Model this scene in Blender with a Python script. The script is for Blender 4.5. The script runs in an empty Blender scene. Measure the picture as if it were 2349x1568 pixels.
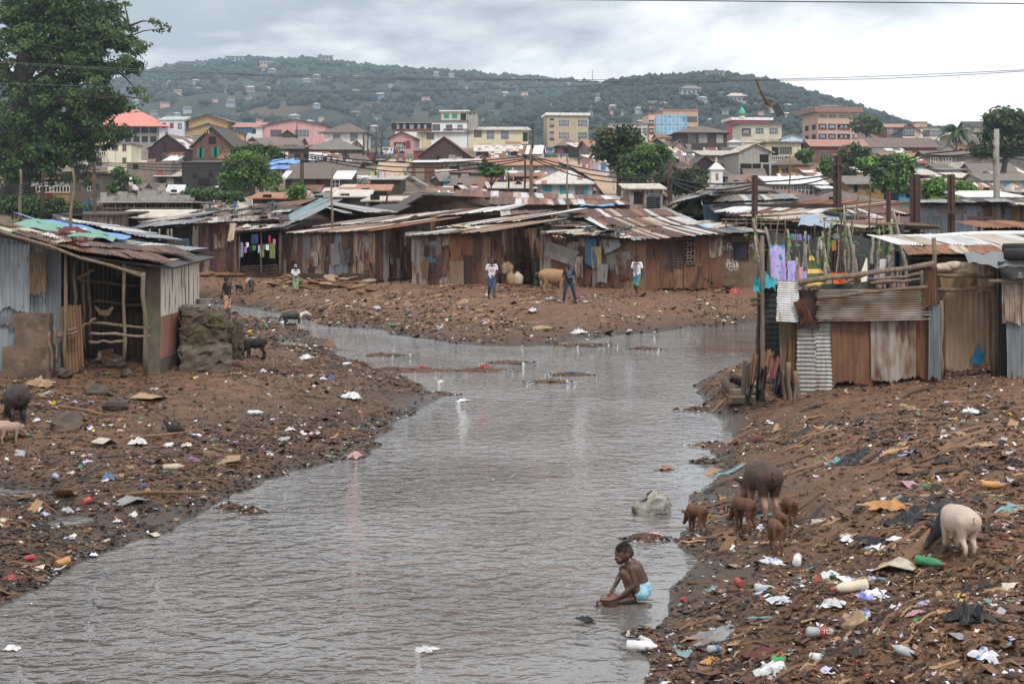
import bpy, math, random
import numpy as np
from mathutils import Vector, Matrix
SC = bpy.context.scene
COL = SC.collection
R = random.Random(11)
PI = math.pi
FD, CX, CY, CH = 3263.0, 1174.5, 516.8, 4.2
def X(px, Y): return (px - CX) * Y / FD
def Z(py, Y): return CH - (py - CY) * Y / FD
def W(px, py, Y): return Vector((X(px, Y), Y, Z(py, Y)))
cam = bpy.data.objects.new('camera', bpy.data.cameras.new('camera'))
COL.objects.link(cam)
cam.location = (0, 0, CH)
cam.rotation_euler = (PI / 2, 0, 0)
cam.data.sensor_width = 36
cam.data.lens = 36 * FD / 2349
cam.data.shift_y = -(784 - CY) / 2349
cam.data.clip_start = 0.5
cam.data.clip_end = 9000
SC.camera = cam
SC.view_settings.view_transform = 'Standard'
SC.view_settings.look = 'None'
SC.view_settings.exposure = 0.68
SC.view_settings.gamma = 1
SC.cycles.volume_bounces = 0
SC.cycles.max_bounces = 6
SC.cycles.diffuse_bounces = 3
SC.cycles.glossy_bounces = 3
SC.cycles.transparent_max_bounces = 6
SC.cycles.caustics_reflective = False
SC.cycles.caustics_refractive = False
SC.cycles.use_denoising = True
SUN_EL, SUN_AZ = math.radians(52), math.radians(160)
wd = bpy.data.worlds.new('World'); SC.world = wd; wd.use_nodes = True
nt = wd.node_tree; nt.nodes.clear()
def N(tree, t, **k):
 n = tree.nodes.new(t)
 for a, b in k.items():
  if a in n.inputs.keys() if isinstance(a, str) and hasattr(n, 'inputs') else False: n.inputs[a].default_value = b
  else: setattr(n, a, b)
 return n
def ramp(tree, pts):
 n = tree.nodes.new('ShaderNodeValToRGB')
 e = n.color_ramp.elements
 while len(e) < len(pts): e.new(0.5)
 for el, (p, c) in zip(e, pts):
  el.position = p; el.color = (*c, 1) if len(c) == 3 else c
 return n
sky = N(nt, 'ShaderNodeTexSky', sky_type='NISHITA', sun_disc=False, sun_elevation=SUN_EL, sun_rotation=SUN_AZ)
bg1 = N(nt, 'ShaderNodeBackground'); bg1.inputs[1].default_value = 0.1
nt.links.new(sky.outputs[0], bg1.inputs[0])
tc = N(nt, 'ShaderNodeTexCoord')
sep = N(nt, 'ShaderNodeSeparateXYZ'); nt.links.new(tc.outputs['Generated'], sep.inputs[0])
zz = N(nt, 'ShaderNodeMath', operation='ADD'); zz.inputs[1].default_value = 0.3
nt.links.new(sep.outputs[2], zz.inputs[0])
dv = N(nt, 'ShaderNodeVectorMath', operation='DIVIDE')
cb = N(nt, 'ShaderNodeCombineXYZ')
for i in range(3): nt.links.new(zz.outputs[0], cb.inputs[i])
nt.links.new(tc.outputs['Generated'], dv.inputs[0]); nt.links.new(cb.outputs[0], dv.inputs[1])
mp = N(nt, 'ShaderNodeMapping'); mp.inputs['Location'].default_value = (2.3, 4.1, 0); mp.inputs['Scale'].default_value = (1.0, 0.9, 1)
nt.links.new(dv.outputs[0], mp.inputs[0])
n1 = N(nt, 'ShaderNodeTexNoise'); n1.inputs['Scale'].default_value = 1.5; n1.inputs['Detail'].default_value = 7; n1.inputs['Roughness'].default_value = 0.55
n1.inputs['Distortion'].default_value = 0.5
nt.links.new(mp.outputs[0], n1.inputs['Vector'])
ml = N(nt, 'ShaderNodeMath', operation='MULTIPLY_ADD'); ml.inputs[1].default_value = 3.2
nt.links.new(sep.outputs[2], ml.inputs[0])
ml.inputs[2].default_value = -0.34
mx_ = N(nt, 'ShaderNodeMath', operation='MULTIPLY_ADD'); mx_.inputs[1].default_value = -0.42
nt.links.new(sep.outputs[0], mx_.inputs[0]); nt.links.new(ml.outputs[0], mx_.inputs[2])
ad = N(nt, 'ShaderNodeMath', operation='ADD'); na = N(nt, 'ShaderNodeMath', operation='MULTIPLY_ADD'); na.inputs[1].default_value = 1.25; na.inputs[2].default_value = -0.14; nt.links.new(n1.outputs[0], na.inputs[0]); nt.links.new(na.outputs[0], ad.inputs[0]); nt.links.new(mx_.outputs[0], ad.inputs[1])
rp = ramp(nt, [(0.30, (0.95, 0.95, 0.95)), (0.44, (0.80, 0.805, 0.81)), (0.53, (0.52, 0.54, 0.56)), (0.61, (0.31, 0.335, 0.365)), (0.74, (0.38, 0.405, 0.435)), (0.84, (0.84, 0.85, 0.86)), (0.95, (0.92, 0.925, 0.93)), (1.0, (0.78, 0.79, 0.8))])
nt.links.new(ad.outputs[0], rp.inputs[0])
bg2 = N(nt, 'ShaderNodeBackground'); bg2.inputs[1].default_value = 1.0
nt.links.new(rp.outputs[0], bg2.inputs[0])
mxs = N(nt, 'ShaderNodeMixShader'); mxs.inputs[0].default_value = 0.95
nt.links.new(bg1.outputs[0], mxs.inputs[1]); nt.links.new(bg2.outputs[0], mxs.inputs[2])
wo = N(nt, 'ShaderNodeOutputWorld'); nt.links.new(mxs.outputs[0], wo.inputs[0])
sun = bpy.data.objects.new('sun', bpy.data.lights.new('sun', 'SUN')); COL.objects.link(sun)
sun.data.energy = 1.5; sun.data.angle = math.radians(12); sun.data.color = (1, 0.96, 0.9)
sd = Vector((math.sin(SUN_AZ) * math.cos(SUN_EL), math.cos(SUN_AZ) * math.cos(SUN_EL), math.sin(SUN_EL)))
sun.rotation_euler = sd.to_track_quat('Z', 'Y').to_euler()
MATS = {}
def mat(name, c1, c2=None, rough=0.85, scale=4.0, stretch=(1, 1, 1), lo=0.35, hi=0.65, c3=None, s3=1.2, a3=0.55, metal=0.0, bump=0.0, bscale=None, spec=0.3, detail=5, trans=0, stripes=None, pos=False):
 """noise blend c1 -> c2, with patches of c3 (stains, rust) where a broader noise passes a3"""
 if name in MATS: return MATS[name]
 m = bpy.data.materials.new(name); m.use_nodes = True
 t = m.node_tree; b = t.nodes['Principled BSDF']; L = t.links.new
 b.inputs['Roughness'].default_value = rough; b.inputs['Metallic'].default_value = metal
 b.inputs['Specular IOR Level'].default_value = spec
 if c2 is None: c2 = tuple(x * 0.72 for x in c1)
 co = t.nodes.new('ShaderNodeTexCoord'); oi = t.nodes.new('ShaderNodeObjectInfo')
 rr = N(t, 'ShaderNodeMath', operation='MULTIPLY'); rr.inputs[1].default_value = 57.0; L(oi.outputs['Random'], rr.inputs[0])
 va = N(t, 'ShaderNodeVectorMath', operation='ADD')
 if pos:
  ge = t.nodes.new('ShaderNodeNewGeometry'); L(ge.outputs['Position'], va.inputs[0])
 else:
  L(co.outputs['Object'], va.inputs[0]); L(rr.outputs[0], va.inputs[1])
 mpn = t.nodes.new('ShaderNodeMapping'); mpn.inputs['Scale'].default_value = stretch; L(va.outputs[0], mpn.inputs[0])
 no = t.nodes.new('ShaderNodeTexNoise'); no.inputs['Scale'].default_value = scale; no.inputs['Detail'].default_value = detail; L(mpn.outputs[0], no.inputs['Vector'])
 rm = ramp(t, [(lo, c1), (hi, c2)]); L(no.outputs[0], rm.inputs[0]); out = rm.outputs[0]
 if stripes:
  cA, period, frac = stripes
  sx = t.nodes.new('ShaderNodeSeparateXYZ'); L(va.outputs[0], sx.inputs[0])
  fl = N(t, 'ShaderNodeMath', operation='DIVIDE'); fl.inputs[1].default_value = period; L(sx.outputs[0], fl.inputs[0])
  f2 = N(t, 'ShaderNodeMath', operation='FLOOR'); L(fl.outputs[0], f2.inputs[0])
  f3 = N(t, 'ShaderNodeMath', operation='DIVIDE'); f3.inputs[1].default_value = period * 2.6; L(sx.outputs[1], f3.inputs[0])
  f4 = N(t, 'ShaderNodeMath', operation='FLOOR'); L(f3.outputs[0], f4.inputs[0])
  cc = t.nodes.new('ShaderNodeCombineXYZ'); L(f2.outputs[0], cc.inputs[0]); L(f4.outputs[0], cc.inputs[1])
  wn = t.nodes.new('ShaderNodeTexWhiteNoise'); L(cc.outputs[0], wn.inputs['Vector'])
  lt = N(t, 'ShaderNodeMath', operation='LESS_THAN'); lt.inputs[1].default_value = frac; L(wn.outputs['Value'], lt.inputs[0])
  mm = N(t, 'ShaderNodeMix', data_type='RGBA'); L(lt.outputs[0], mm.inputs['Factor']); L(out, mm.inputs['A']); mm.inputs['B'].default_value = (*cA, 1); out = mm.outputs['Result']
 if c3 is not None:
  n3 = t.nodes.new('ShaderNodeTexNoise'); n3.inputs['Scale'].default_value = s3; n3.inputs['Detail'].default_value = 6; L(mpn.outputs[0], n3.inputs['Vector'])
  r3 = ramp(t, [(a3, (0, 0, 0)), (min(a3 + 0.07, 1), (1, 1, 1))]); L(n3.outputs[0], r3.inputs[0])
  mm = N(t, 'ShaderNodeMix', data_type='RGBA'); L(r3.outputs[0], mm.inputs['Factor']); L(out, mm.inputs['A']); mm.inputs['B'].default_value = (*c3, 1); out = mm.outputs['Result']
 hs = t.nodes.new('ShaderNodeHueSaturation'); mr = t.nodes.new('ShaderNodeMapRange'); mr.inputs['To Min'].default_value = 0.82; mr.inputs['To Max'].default_value = 1.15
 L(oi.outputs['Random'], mr.inputs['Value']); L(mr.outputs[0], hs.inputs['Value']); L(out, hs.inputs['Color'])
 L(hs.outputs[0], b.inputs['Base Color'])
 if bump:
  nb = t.nodes.new('ShaderNodeTexNoise'); nb.inputs['Scale'].default_value = bscale or scale * 4; nb.inputs['Detail'].default_value = 4; L(mpn.outputs[0], nb.inputs['Vector'])
  bp = t.nodes.new('ShaderNodeBump'); bp.inputs['Strength'].default_value = bump; bp.inputs['Distance'].default_value = 0.05
  L(nb.outputs[0], bp.inputs['Height']); L(bp.outputs[0], b.inputs['Normal'])
 if trans:
  tr = t.nodes.new('ShaderNodeBsdfTranslucent'); L(hs.outputs[0], tr.inputs[0])
  mxn = t.nodes.new('ShaderNodeMixShader'); mxn.inputs[0].default_value = trans
  L(b.outputs[0], mxn.inputs[1]); L(tr.outputs[0], mxn.inputs[2]); L(mxn.outputs[0], t.nodes['Material Output'].inputs[0])
 MATS[name] = m
 return m
V4 = (2.2, 2.2, 0.35)      # vertical streaks
RU, RU2, RUO = (0.105, 0.05, 0.031), (0.17, 0.08, 0.045), (0.26, 0.105, 0.045)
def T(n, *a, **k): return mat(n, *a, **{**dict(rough=0.62, scale=3.0, stretch=V4, spec=0.35), **k})
T('tin_rust', RU, RU2, c3=(0.055, 0.03, 0.024), a3=0.58)
T('tin_rust_dark', (0.052, 0.03, 0.026), (0.085, 0.045, 0.035), c3=(0.03, 0.022, 0.02), a3=0.6)
T('tin_rust_orange', (0.2, 0.085, 0.04), (0.3, 0.13, 0.06), c3=(0.09, 0.045, 0.03), a3=0.57)
T('tin_mud', (0.25, 0.15, 0.085), (0.16, 0.095, 0.058), c3=RU, a3=0.57)
T('tin_grey', (0.32, 0.31, 0.3), (0.22, 0.21, 0.2), c3=RU2, a3=0.62, metal=0.15, rough=0.5)
T('tin_blue_grey', (0.25, 0.275, 0.3), (0.17, 0.185, 0.2), c3=(0.12, 0.075, 0.05), a3=0.63, metal=0.15, rough=0.5)
T('tin_streaked', (0.34, 0.31, 0.28), (0.16, 0.09, 0.055), c3=RU, a3=0.52)
T('tin_tan', (0.33, 0.24, 0.165), (0.22, 0.155, 0.105), c3=RU2, a3=0.56)
T('tin_white', (0.62, 0.62, 0.62), (0.48, 0.47, 0.46), c3=(0.33, 0.2, 0.13), a3=0.64, metal=0.1, rough=0.45)
T('tin_cream', (0.5, 0.45, 0.39), (0.38, 0.31, 0.25), c3=(0.3, 0.15, 0.08), a3=0.57)
T('tin_blue', (0.07, 0.16, 0.28), (0.1, 0.2, 0.3), c3=(0.1, 0.07, 0.05), a3=0.6)
T('tin_teal', (0.2, 0.3, 0.31), (0.13, 0.2, 0.22), c3=(0.12, 0.08, 0.06), a3=0.58)
T('tin_yellow', (0.45, 0.36, 0.1), (0.3, 0.25, 0.12), c3=(0.1, 0.13, 0.16), a3=0.53)
T('board_dark', (0.03, 0.025, 0.022), (0.045, 0.035, 0.03))
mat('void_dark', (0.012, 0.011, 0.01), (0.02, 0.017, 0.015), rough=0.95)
mat('stick', (0.2, 0.15, 0.11), (0.12, 0.09, 0.065), scale=6, stretch=(3, 3, 0.5))
mat('stick_pale', (0.32, 0.28, 0.23), (0.17, 0.14, 0.115), scale=9, c3=(0.08, 0.07, 0.055), a3=0.58, s3=7)
mat('stick_dark', (0.06, 0.045, 0.036), (0.1, 0.07, 0.05), scale=6)
mat('plank', (0.2, 0.14, 0.095), (0.12, 0.085, 0.06), scale=4, stretch=(4, 4, 0.4))
mat('rail_rust', (0.075, 0.04, 0.034), (0.05, 0.03, 0.027), scale=5, rough=0.7)
mat('concrete', (0.3, 0.285, 0.265), (0.22, 0.205, 0.19), scale=2, c3=(0.15, 0.13, 0.11), a3=0.6)
mat('block', (0.2, 0.17, 0.145), (0.14, 0.115, 0.095), scale=2.2, c3=(0.1, 0.08, 0.065), a3=0.6, s3=0.8, bump=0.2)
mat('mud_block', (0.22, 0.15, 0.105), (0.15, 0.105, 0.078), scale=2.5, c3=(0.11, 0.08, 0.06), a3=0.58, bump=0.3)
mat('plaster_cream', (0.62, 0.57, 0.47), (0.5, 0.45, 0.36), scale=1.2, stretch=V4, c3=(0.16, 0.13, 0.1), a3=0.66)
mat('stone_wet', (0.05, 0.04, 0.03), (0.1, 0.075, 0.052), scale=4, c3=(0.07, 0.08, 0.025), a3=0.6, bump=0.6, bscale=14)
mat('rock_pale', (0.36, 0.34, 0.3), (0.16, 0.15, 0.135), scale=5, c3=(0.04, 0.04, 0.04), a3=0.5, s3=4, bump=0.8)
mat('rock', (0.12, 0.095, 0.075), (0.07, 0.058, 0.048), scale=4, bump=0.5)
mat('rubber', (0.022, 0.021, 0.02), (0.035, 0.032, 0.03), rough=0.7)
mat('rubber_muddy', (0.12, 0.09, 0.065), (0.07, 0.055, 0.045), rough=0.8)
mat('plastic_black', (0.014, 0.014, 0.016), (0.028, 0.028, 0.03), rough=0.32, bump=0.3, bscale=9, spec=0.5)
mat('tank_black', (0.02, 0.024, 0.026), (0.028, 0.03, 0.032), rough=0.4)
mat('net_dark', (0.03, 0.034, 0.036), (0.05, 0.052, 0.052), scale=8, rough=0.9)
mat('sack', (0.33, 0.24, 0.16), (0.2, 0.14, 0.095), scale=5, bump=0.4, c3=(0.13, 0.085, 0.06), a3=0.58)
mat('sack_pale', (0.5, 0.42, 0.33), (0.34, 0.27, 0.2), scale=5, bump=0.4)
mat('leaf_deep', (0.02, 0.045, 0.014), (0.038, 0.075, 0.023), rough=0.55, scale=0.5, trans=0.25)
mat('leaf_mid', (0.06, 0.11, 0.03), (0.085, 0.15, 0.04), rough=0.55, scale=0.7, trans=0.3)
mat('leaf_bright', (0.1, 0.2, 0.04), (0.15, 0.27, 0.06), rough=0.55, scale=0.7, trans=0.3)
mat('leaf_olive', (0.09, 0.1, 0.04), (0.13, 0.12, 0.05), rough=0.55, scale=0.7, trans=0.25)
mat('bark', (0.045, 0.036, 0.03), (0.08, 0.065, 0.052), scale=2, stretch=(2, 2, 0.4), bump=0.4)
mat('cable_black', (0.012, 0.012, 0.013), (0.018, 0.018, 0.018), rough=0.6)
mat('wire_grey', (0.12, 0.12, 0.12), (0.08, 0.08, 0.08))
mat('white_paint', (0.72, 0.72, 0.7), (0.62, 0.62, 0.6), rough=0.6)
mat('glass_dark', (0.03, 0.035, 0.04), (0.05, 0.055, 0.06), rough=0.15, spec=0.5)
mat('glass_blue', (0.13, 0.3, 0.42), (0.2, 0.38, 0.5), rough=0.1, spec=0.6, scale=0.3)
def solid(name, c, rough=0.7, var=0.8, **k): return mat(name, c, tuple(x * var for x in c), rough=rough, **k)
class MB:
 def __init__(s): s.v, s.f, s.m = [], [], []
 def add(s, vs, fs, m=0):
  o = len(s.v); s.v += [tuple(v) for v in vs]; s.f += [tuple(i + o for i in f) for f in fs]; s.m += [m] * len(fs); return s
 def box(s, x0, x1, y0, y1, z0, z1, m=0, mt=None):
  vs = [Vector((x, y, z)) for z in (z0, z1) for y in (y0, y1) for x in (x0, x1)]
  if mt is not None: vs = [mt @ v for v in vs]
  return s.add(vs, [(0, 2, 3, 1), (4, 5, 7, 6), (0, 1, 5, 4), (1, 3, 7, 5), (3, 2, 6, 7), (2, 0, 4, 6)], m)
 def quad(s, a, b, c, d, m=0): return s.add([a, b, c, d], [(0, 1, 2, 3)], m)
 def slab(s, a, b, c, d, th, m=0):
  n = (Vector(b) - Vector(a)).cross(Vector(d) - Vector(a)).normalized() * th
  t = [Vector(p) for p in (a, b, c, d)]; u = [p - n for p in t]
  return s.add(t + u, [(0, 1, 2, 3), (7, 6, 5, 4), (0, 4, 5, 1), (1, 5, 6, 2), (2, 6, 7, 3), (3, 7, 4, 0)], m)
 def tube(s, pts, rads, n=6, m=0, cap=True):
  pts = [Vector(p) for p in pts]
  if not hasattr(rads, '__len__'): rads = [rads] * len(pts)
  o = len(s.v); up = Vector((0, 0, 1)); k = len(pts)
  for i, p in enumerate(pts):
   d = (pts[min(i + 1, k - 1)] - pts[max(i - 1, 0)]).normalized()
   a = d.cross(up if abs(d.z) < 0.95 else Vector((0, 1, 0))).normalized(); b = a.cross(d)
   for j in range(n):
    t = 2 * PI * j / n; s.v.append(tuple(p + (a * math.cos(t) + b * math.sin(t)) * rads[i]))
  for i in range(k - 1):
   for j in range(n):
    q = (j + 1) % n; s.f.append((o + i * n + j, o + i * n + q, o + (i + 1) * n + q, o + (i + 1) * n + j)); s.m.append(m)
  if cap:
   s.f.append(tuple(o + j for j in range(n))[::-1]); s.f.append(tuple(o + (k - 1) * n + j for j in range(n))); s.m += [m, m]
  return s
 def cap(s, p, q, r1, r2=None, n=10, m=0):
  p, q = Vector(p), Vector(q); r2 = r1 if r2 is None else r2
  d = q - p; L = d.length; d = d / L if L > 1e-6 else Vector((0, 0, 1))
  pts, rs = [], []
  for t in (-1, -0.8, -0.45, 0): pts.append(p + d * r1 * t); rs.append(max(r1 * math.sqrt(max(0, 1 - t * t)), r1 * 0.06))
  for t in (0, 0.45, 0.8, 1): pts.append(q + d * r2 * t); rs.append(max(r2 * math.sqrt(max(0, 1 - t * t)), r2 * 0.06))
  if L < 1e-6: pts.pop(4); rs.pop(4)
  return s.tube(pts, rs, n, m)
 def ell(s, c, r, n=12, k=8, m=0, mt=None, zlo=-1, zhi=1):
  vs, fs = [], []; c = Vector(c)
  for i in range(k + 1):
   zt = zlo + (zhi - zlo) * i / k; th = math.asin(max(-1, min(1, zt))) if (zlo, zhi) != (-1, 1) else -PI / 2 + PI * i / k
   for j in range(n):
    a = 2 * PI * j / n
    v = Vector((math.cos(th) * math.cos(a) * r[0], math.cos(th) * math.sin(a) * r[1], math.sin(th) * r[2]))
    vs.append(c + (mt @ v if mt is not None else v))
  for i in range(k):
   for j in range(n): fs.append((i * n + j, i * n + (j + 1) % n, (i + 1) * n + (j + 1) % n, (i + 1) * n + j))
  return s.add(vs, fs, m)
 def lathe(s, prof, n=10, m=0, mt=None):
  vs, fs = [], []
  for r, z in prof:
   for j in range(n):
    v = Vector((r * math.cos(2 * PI * j / n), r * math.sin(2 * PI * j / n), z)); vs.append(mt @ v if mt is not None else v)
  k = len(prof)
  for i in range(k - 1):
   for j in range(n): fs.append((i * n + j, i * n + (j + 1) % n, (i + 1) * n + (j + 1) % n, (i + 1) * n + j))
  fs.append(tuple(range(n))[::-1]); fs.append(tuple((k - 1) * n + j for j in range(n)))
  return s.add(vs, fs, m)
 def poly(s, pts, y0, y1, m=0):
  """outline in x,z pushed from y0 to y1"""
  n = len(pts); vs = [(x, y0, z) for x, z in pts] + [(x, y1, z) for x, z in pts]
  return s.add(vs, [tuple(range(n)), tuple(range(2 * n - 1, n - 1, -1))] + [(i, i + n, (i + 1) % n + n, (i + 1) % n) for i in range(n)], m)
 def mesh(s, name, mats):
  me = bpy.data.meshes.new(name); me.from_pydata(s.v, [], s.f)
  for mm in mats: me.materials.append(MATS[mm] if isinstance(mm, str) else mm)
  if len(mats) > 1: me.polygons.foreach_set('material_index', s.m)
  me.update(); return me
 def obj(s, name, mats, parent=None, loc=(0, 0, 0), smooth=False, rz=0):
  if isinstance(mats, str) or not hasattr(mats, '__len__'): mats = [mats]
  me = s.mesh(name, mats)
  if smooth: me.polygons.foreach_set('use_smooth', [True] * len(me.polygons))
  return link(name, me, parent, loc, rz)
def link(name, me, parent=None, loc=(0, 0, 0), rz=0):
 o = bpy.data.objects.new(name, me); COL.objects.link(o); o.location = loc
 if rz: o.rotation_euler = (0, 0, rz)
 if parent: o.parent = parent
 return o
def tag(o, label, cat, group=None, kind=None):
 if label: o['label'] = label
 if cat: o['category'] = cat
 if group: o['group'] = group
 if kind: o['kind'] = kind
 return o
def thing(name, label, cat, loc=(0, 0, 0), rz=0, group=None):
 o = link(name, None, None, loc, rz); o.empty_display_size = 0.2
 return tag(o, label, cat, group)
def dup(o, parent=None):
 c = o.copy(); COL.objects.link(c)
 if parent: c.parent = parent
 for ch in KIDS(o): dup(ch, c)
 return c
_kids = {}
def KIDS(o): return list(o.children)
def setmat(o, m):
 if isinstance(m, str): m = MATS[m]
 o.material_slots[0].link = 'OBJECT'; o.material_slots[0].material = m
def npmesh(name, V, F, mats, mi=None, parent=None, smooth=False):
 V = np.asarray(V, dtype=np.float32); F = np.asarray(F, dtype=np.int32); k = F.shape[1]
 me = bpy.data.meshes.new(name); me.vertices.add(len(V)); me.vertices.foreach_set('co', V.ravel())
 me.loops.add(F.size); me.loops.foreach_set('vertex_index', F.ravel())
 me.polygons.add(len(F)); me.polygons.foreach_set('loop_start', np.arange(0, F.size, k, dtype=np.int32)); me.polygons.foreach_set('loop_total', np.full(len(F), k, dtype=np.int32))
 for m in mats: me.materials.append(MATS[m] if isinstance(m, str) else m)
 if mi is not None: me.polygons.foreach_set('material_index', np.asarray(mi, dtype=np.int32))
 if smooth: me.polygons.foreach_set('use_smooth', np.ones(len(F), dtype=bool))
 me.update(calc_edges=True); me.validate()
 return link(name, me, parent)
def fuse(o, voxel, smooth=4):
 """one continuous skin over overlapping limb shapes"""
 r = o.modifiers.new('r', 'REMESH'); r.mode = 'VOXEL'; r.voxel_size = voxel; r.use_smooth_shade = True
 sm = o.modifiers.new('s', 'SMOOTH'); sm.iterations = smooth; sm.factor = 0.5
 dg = bpy.context.evaluated_depsgraph_get(); ev = o.evaluated_get(dg)
 me = bpy.data.meshes.new_from_object(ev); o.modifiers.clear()
 old = o.data; me.materials.clear()
 for m in old.materials: me.materials.append(m)
 o.data = me
 me.polygons.foreach_set('use_smooth', [True] * len(me.polygons)); me.update()
 return o
_rs = np.random.RandomState(5); _tab = _rs.rand(256, 256)
def vn(x, y):
 xi = np.floor(x).astype(int); yi = np.floor(y).astype(int); fx = x - xi; fy = y - yi
 fx = fx * fx * (3 - 2 * fx); fy = fy * fy * (3 - 2 * fy)
 a = _tab[xi & 255, yi & 255]; b = _tab[(xi + 1) & 255, yi & 255]; c = _tab[xi & 255, (yi + 1) & 255]; d = _tab[(xi + 1) & 255, (yi + 1) & 255]
 return (a * (1 - fx) + b * fx) * (1 - fy) + (c * (1 - fx) + d * fx) * fy - 0.5
def onz(px, py, z=0.0):
 Y = (CH - z) * FD / (py - CY); return (X(px, Y), Y)
RIV = [(-14, 5)] + [onz(*p) for p in [(-60, 1410), (0, 1385), (150, 1325), (300, 1238), (470, 1168), (600, 1108), (750, 1062), (830, 1040), (900, 985), (1000, 925), (1012, 897), (962, 874), (870, 850),
 (800, 824), (770, 797), (700, 767), (640, 744), (560, 730), (500, 714), (455, 714), (380, 714), (380, 688), (455, 690), (480, 697), (530, 703), (620, 715), (700, 733), (780, 748), (860, 757), (960, 772),
 (1040, 782), (1150, 796), (1260, 793), (1350, 784), (1450, 769), (1600, 752), (1740, 742), (1900, 738), (2300, 735), (2300, 762), (1900, 795), (1740, 828), (1640, 852), (1598, 905), (1612, 940), (1690, 955),
 (1652, 1000), (1662, 1045), (1625, 1110), (1604, 1165), (1562, 1245), (1546, 1330), (1532, 1400), (1502, 1480), (1488, 1568)]] + [(1.3, 5)]
RIV = np.array(RIV)
def riv_sd(x, y):
 """signed distance to the water line, positive on land"""
 x = np.asarray(x, float); y = np.asarray(y, float); best = np.full(x.shape, 1e9); ins = np.zeros(x.shape, bool)
 n = len(RIV)
 for i in range(n):
  ax, ay = RIV[i]; bx, by = RIV[(i + 1) % n]; dx, dy = bx - ax, by - ay
  t = np.clip(((x - ax) * dx + (y - ay) * dy) / (dx * dx + dy * dy + 1e-9), 0, 1)
  best = np.minimum(best, (x - ax - t * dx) ** 2 + (y - ay - t * dy) ** 2)
  c = ((ay > y) != (by > y)) & (x < (bx - ax) * (y - ay) / (by - ay + 1e-12) + ax); ins ^= c
 d = np.sqrt(best); return np.where(ins, -d, d)
CT = []
for p in [(100, 1100, .2), (300, 1050, .2), (500, 1000, .2), (700, 950, .15), (850, 900, .13), (700, 850, .2), (600, 800, .28), (550, 765, .35), (30, 980, .38), (200, 900, .42), (300, 872, .5), (150, 852, .72), (0, 850, .75),
          (400, 856, .55), (30, 1250, .15), (522, 742, .42), (660, 772, .1), (600, 750, .12), (-200, 900, .8), (720, 785, .1), (600, 680, .5), (680, 672, .62), (750, 700, .35), (900, 730, .3), (900, 690, .8), (1000, 700, .75), (1128, 685, 1.0), (1200, 740, .35),
          (1305, 695, 1.0), (1300, 760, .2), (1460, 680, 1.05), (1500, 730, .4), (1620, 670, 1.1), (1700, 720, .4), (1740, 660, 1.2), (700, 645, 1.1), (950, 650, 1.2), (1100, 655, 1.25), (1400, 660, 1.2), (1650, 655, 1.25),
          (500, 632, 1.1), (1850, 930, .4), (1950, 900, .6), (2150, 880, .7), (2300, 870, .8), (1750, 960, .3), (2000, 1000, .65), (2300, 1000, .9), (1800, 1050, .35), (2100, 1150, .6), (2340, 1200, .95), (1700, 1200, .15),
          (1800, 1300, .25), (2000, 1350, .5), (2300, 1400, .85), (1700, 1450, .25), (1900, 1550, .5), (2300, 1560, .8), (1560, 1560, .08)]:
 a = onz(*p); CT.append((a[0], a[1], p[2]))
CT += [(-10, 36, .8), (-14, 36, .9), (-12, 45, .9), (-12, 55, .8), (9, 34, .8), (14, 34, .9), (14, 20, 1.0), (6, 8, .9), (14, 45, .8), (8, 42, .6), (6.5, 38, .5), (20, 78, 1.2), (28, 75, 1.2), (-20, 80, 1.2), (-25, 60, 1.1)]
CT = np.array(CT)
TY = np.array([0, 95, 118, 140, 180, 237, 267, 330, 475, 700, 1200]); TZ = np.array([1.2, 1.25, 2.0, 3.0, 5.8, 10.2, 13.6, 18.5, 30, 38, 44])
def ground(x, y, micro=True):
 x = np.asarray(x, float); y = np.asarray(y, float)
 d = riv_sd(x, y) + 0.9 * vn(x * 0.55, y * 0.35) * np.clip(y / 40, .35, 1.3) + 0.35 * vn(x * 1.9 + 7, y * 1.4)
 w = np.zeros(x.shape); s = np.zeros(x.shape)
 for cx, cy, cz in CT:
  q = 1.0 / ((x - cx) ** 2 + (y - cy) ** 2 + 0.3) ** 1.6; w += q; s += q * cz
 zc = s / w
 k = np.clip(d / 2.6, 0, 1); k = k * (2 - k)
 pud = np.clip((-vn(x * .8 + 20, y * .5 + 5) - .1) * 4, 0, 1) * .3 * np.clip(1 - (x + 1) / 2, 0, 1) * np.clip((25.5 - y) / 2, 0, 1) * (y > 12) + np.clip((-vn(x * .5 + 3, y * .22) - .1) * 4, 0, 1) * .3 * np.clip((y - 44) / 4, 0, 1) * np.clip((66 - y) / 5, 0, 1) * np.clip((9 - x) / 3, 0, 1)
 z = np.where(d > 0, (zc - np.clip(pud, 0, np.where(zc < .5, 1, 0))) * k + 0.012, np.maximum(-0.5, d * 0.22))
 b = np.clip((y - 88) / 14, 0, 1)
 z = z * (1 - b) + (np.interp(y, TY, TZ) + 0.6 * vn(x * 0.03, y * 0.03)) * b
 if micro:
  a = np.clip(d / 0.8, 0.15, 1) * (1 - b)
  z = z + a * (0.10 * vn(x * 0.9, y * 0.9) + 0.07 * vn(x * 2.6 + 9, y * 2.6) + 0.035 * vn(x * 6.5, y * 6.5 + 3) + 0.02 * vn(x * 15, y * 15))
 return z
def gz(x, y): return float(ground(np.array([x]), np.array([y]))[0])
def gpt(px, py, lo=9.0, hi=420.0):
 """where the line of sight meets the ground"""
 Y = np.concatenate([np.arange(lo, 40, 0.05), np.arange(40, min(hi, 110), 0.15), np.arange(110, max(hi, 111), 0.6)]); x = X(px, Y); z = Z(py, Y); g = ground(x, Y)
 i = np.argmax(g >= z)
 if g[i] < z[i]: i = len(Y) - 1
 return Vector((x[i], Y[i], max(g[i], 0.0)))
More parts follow.
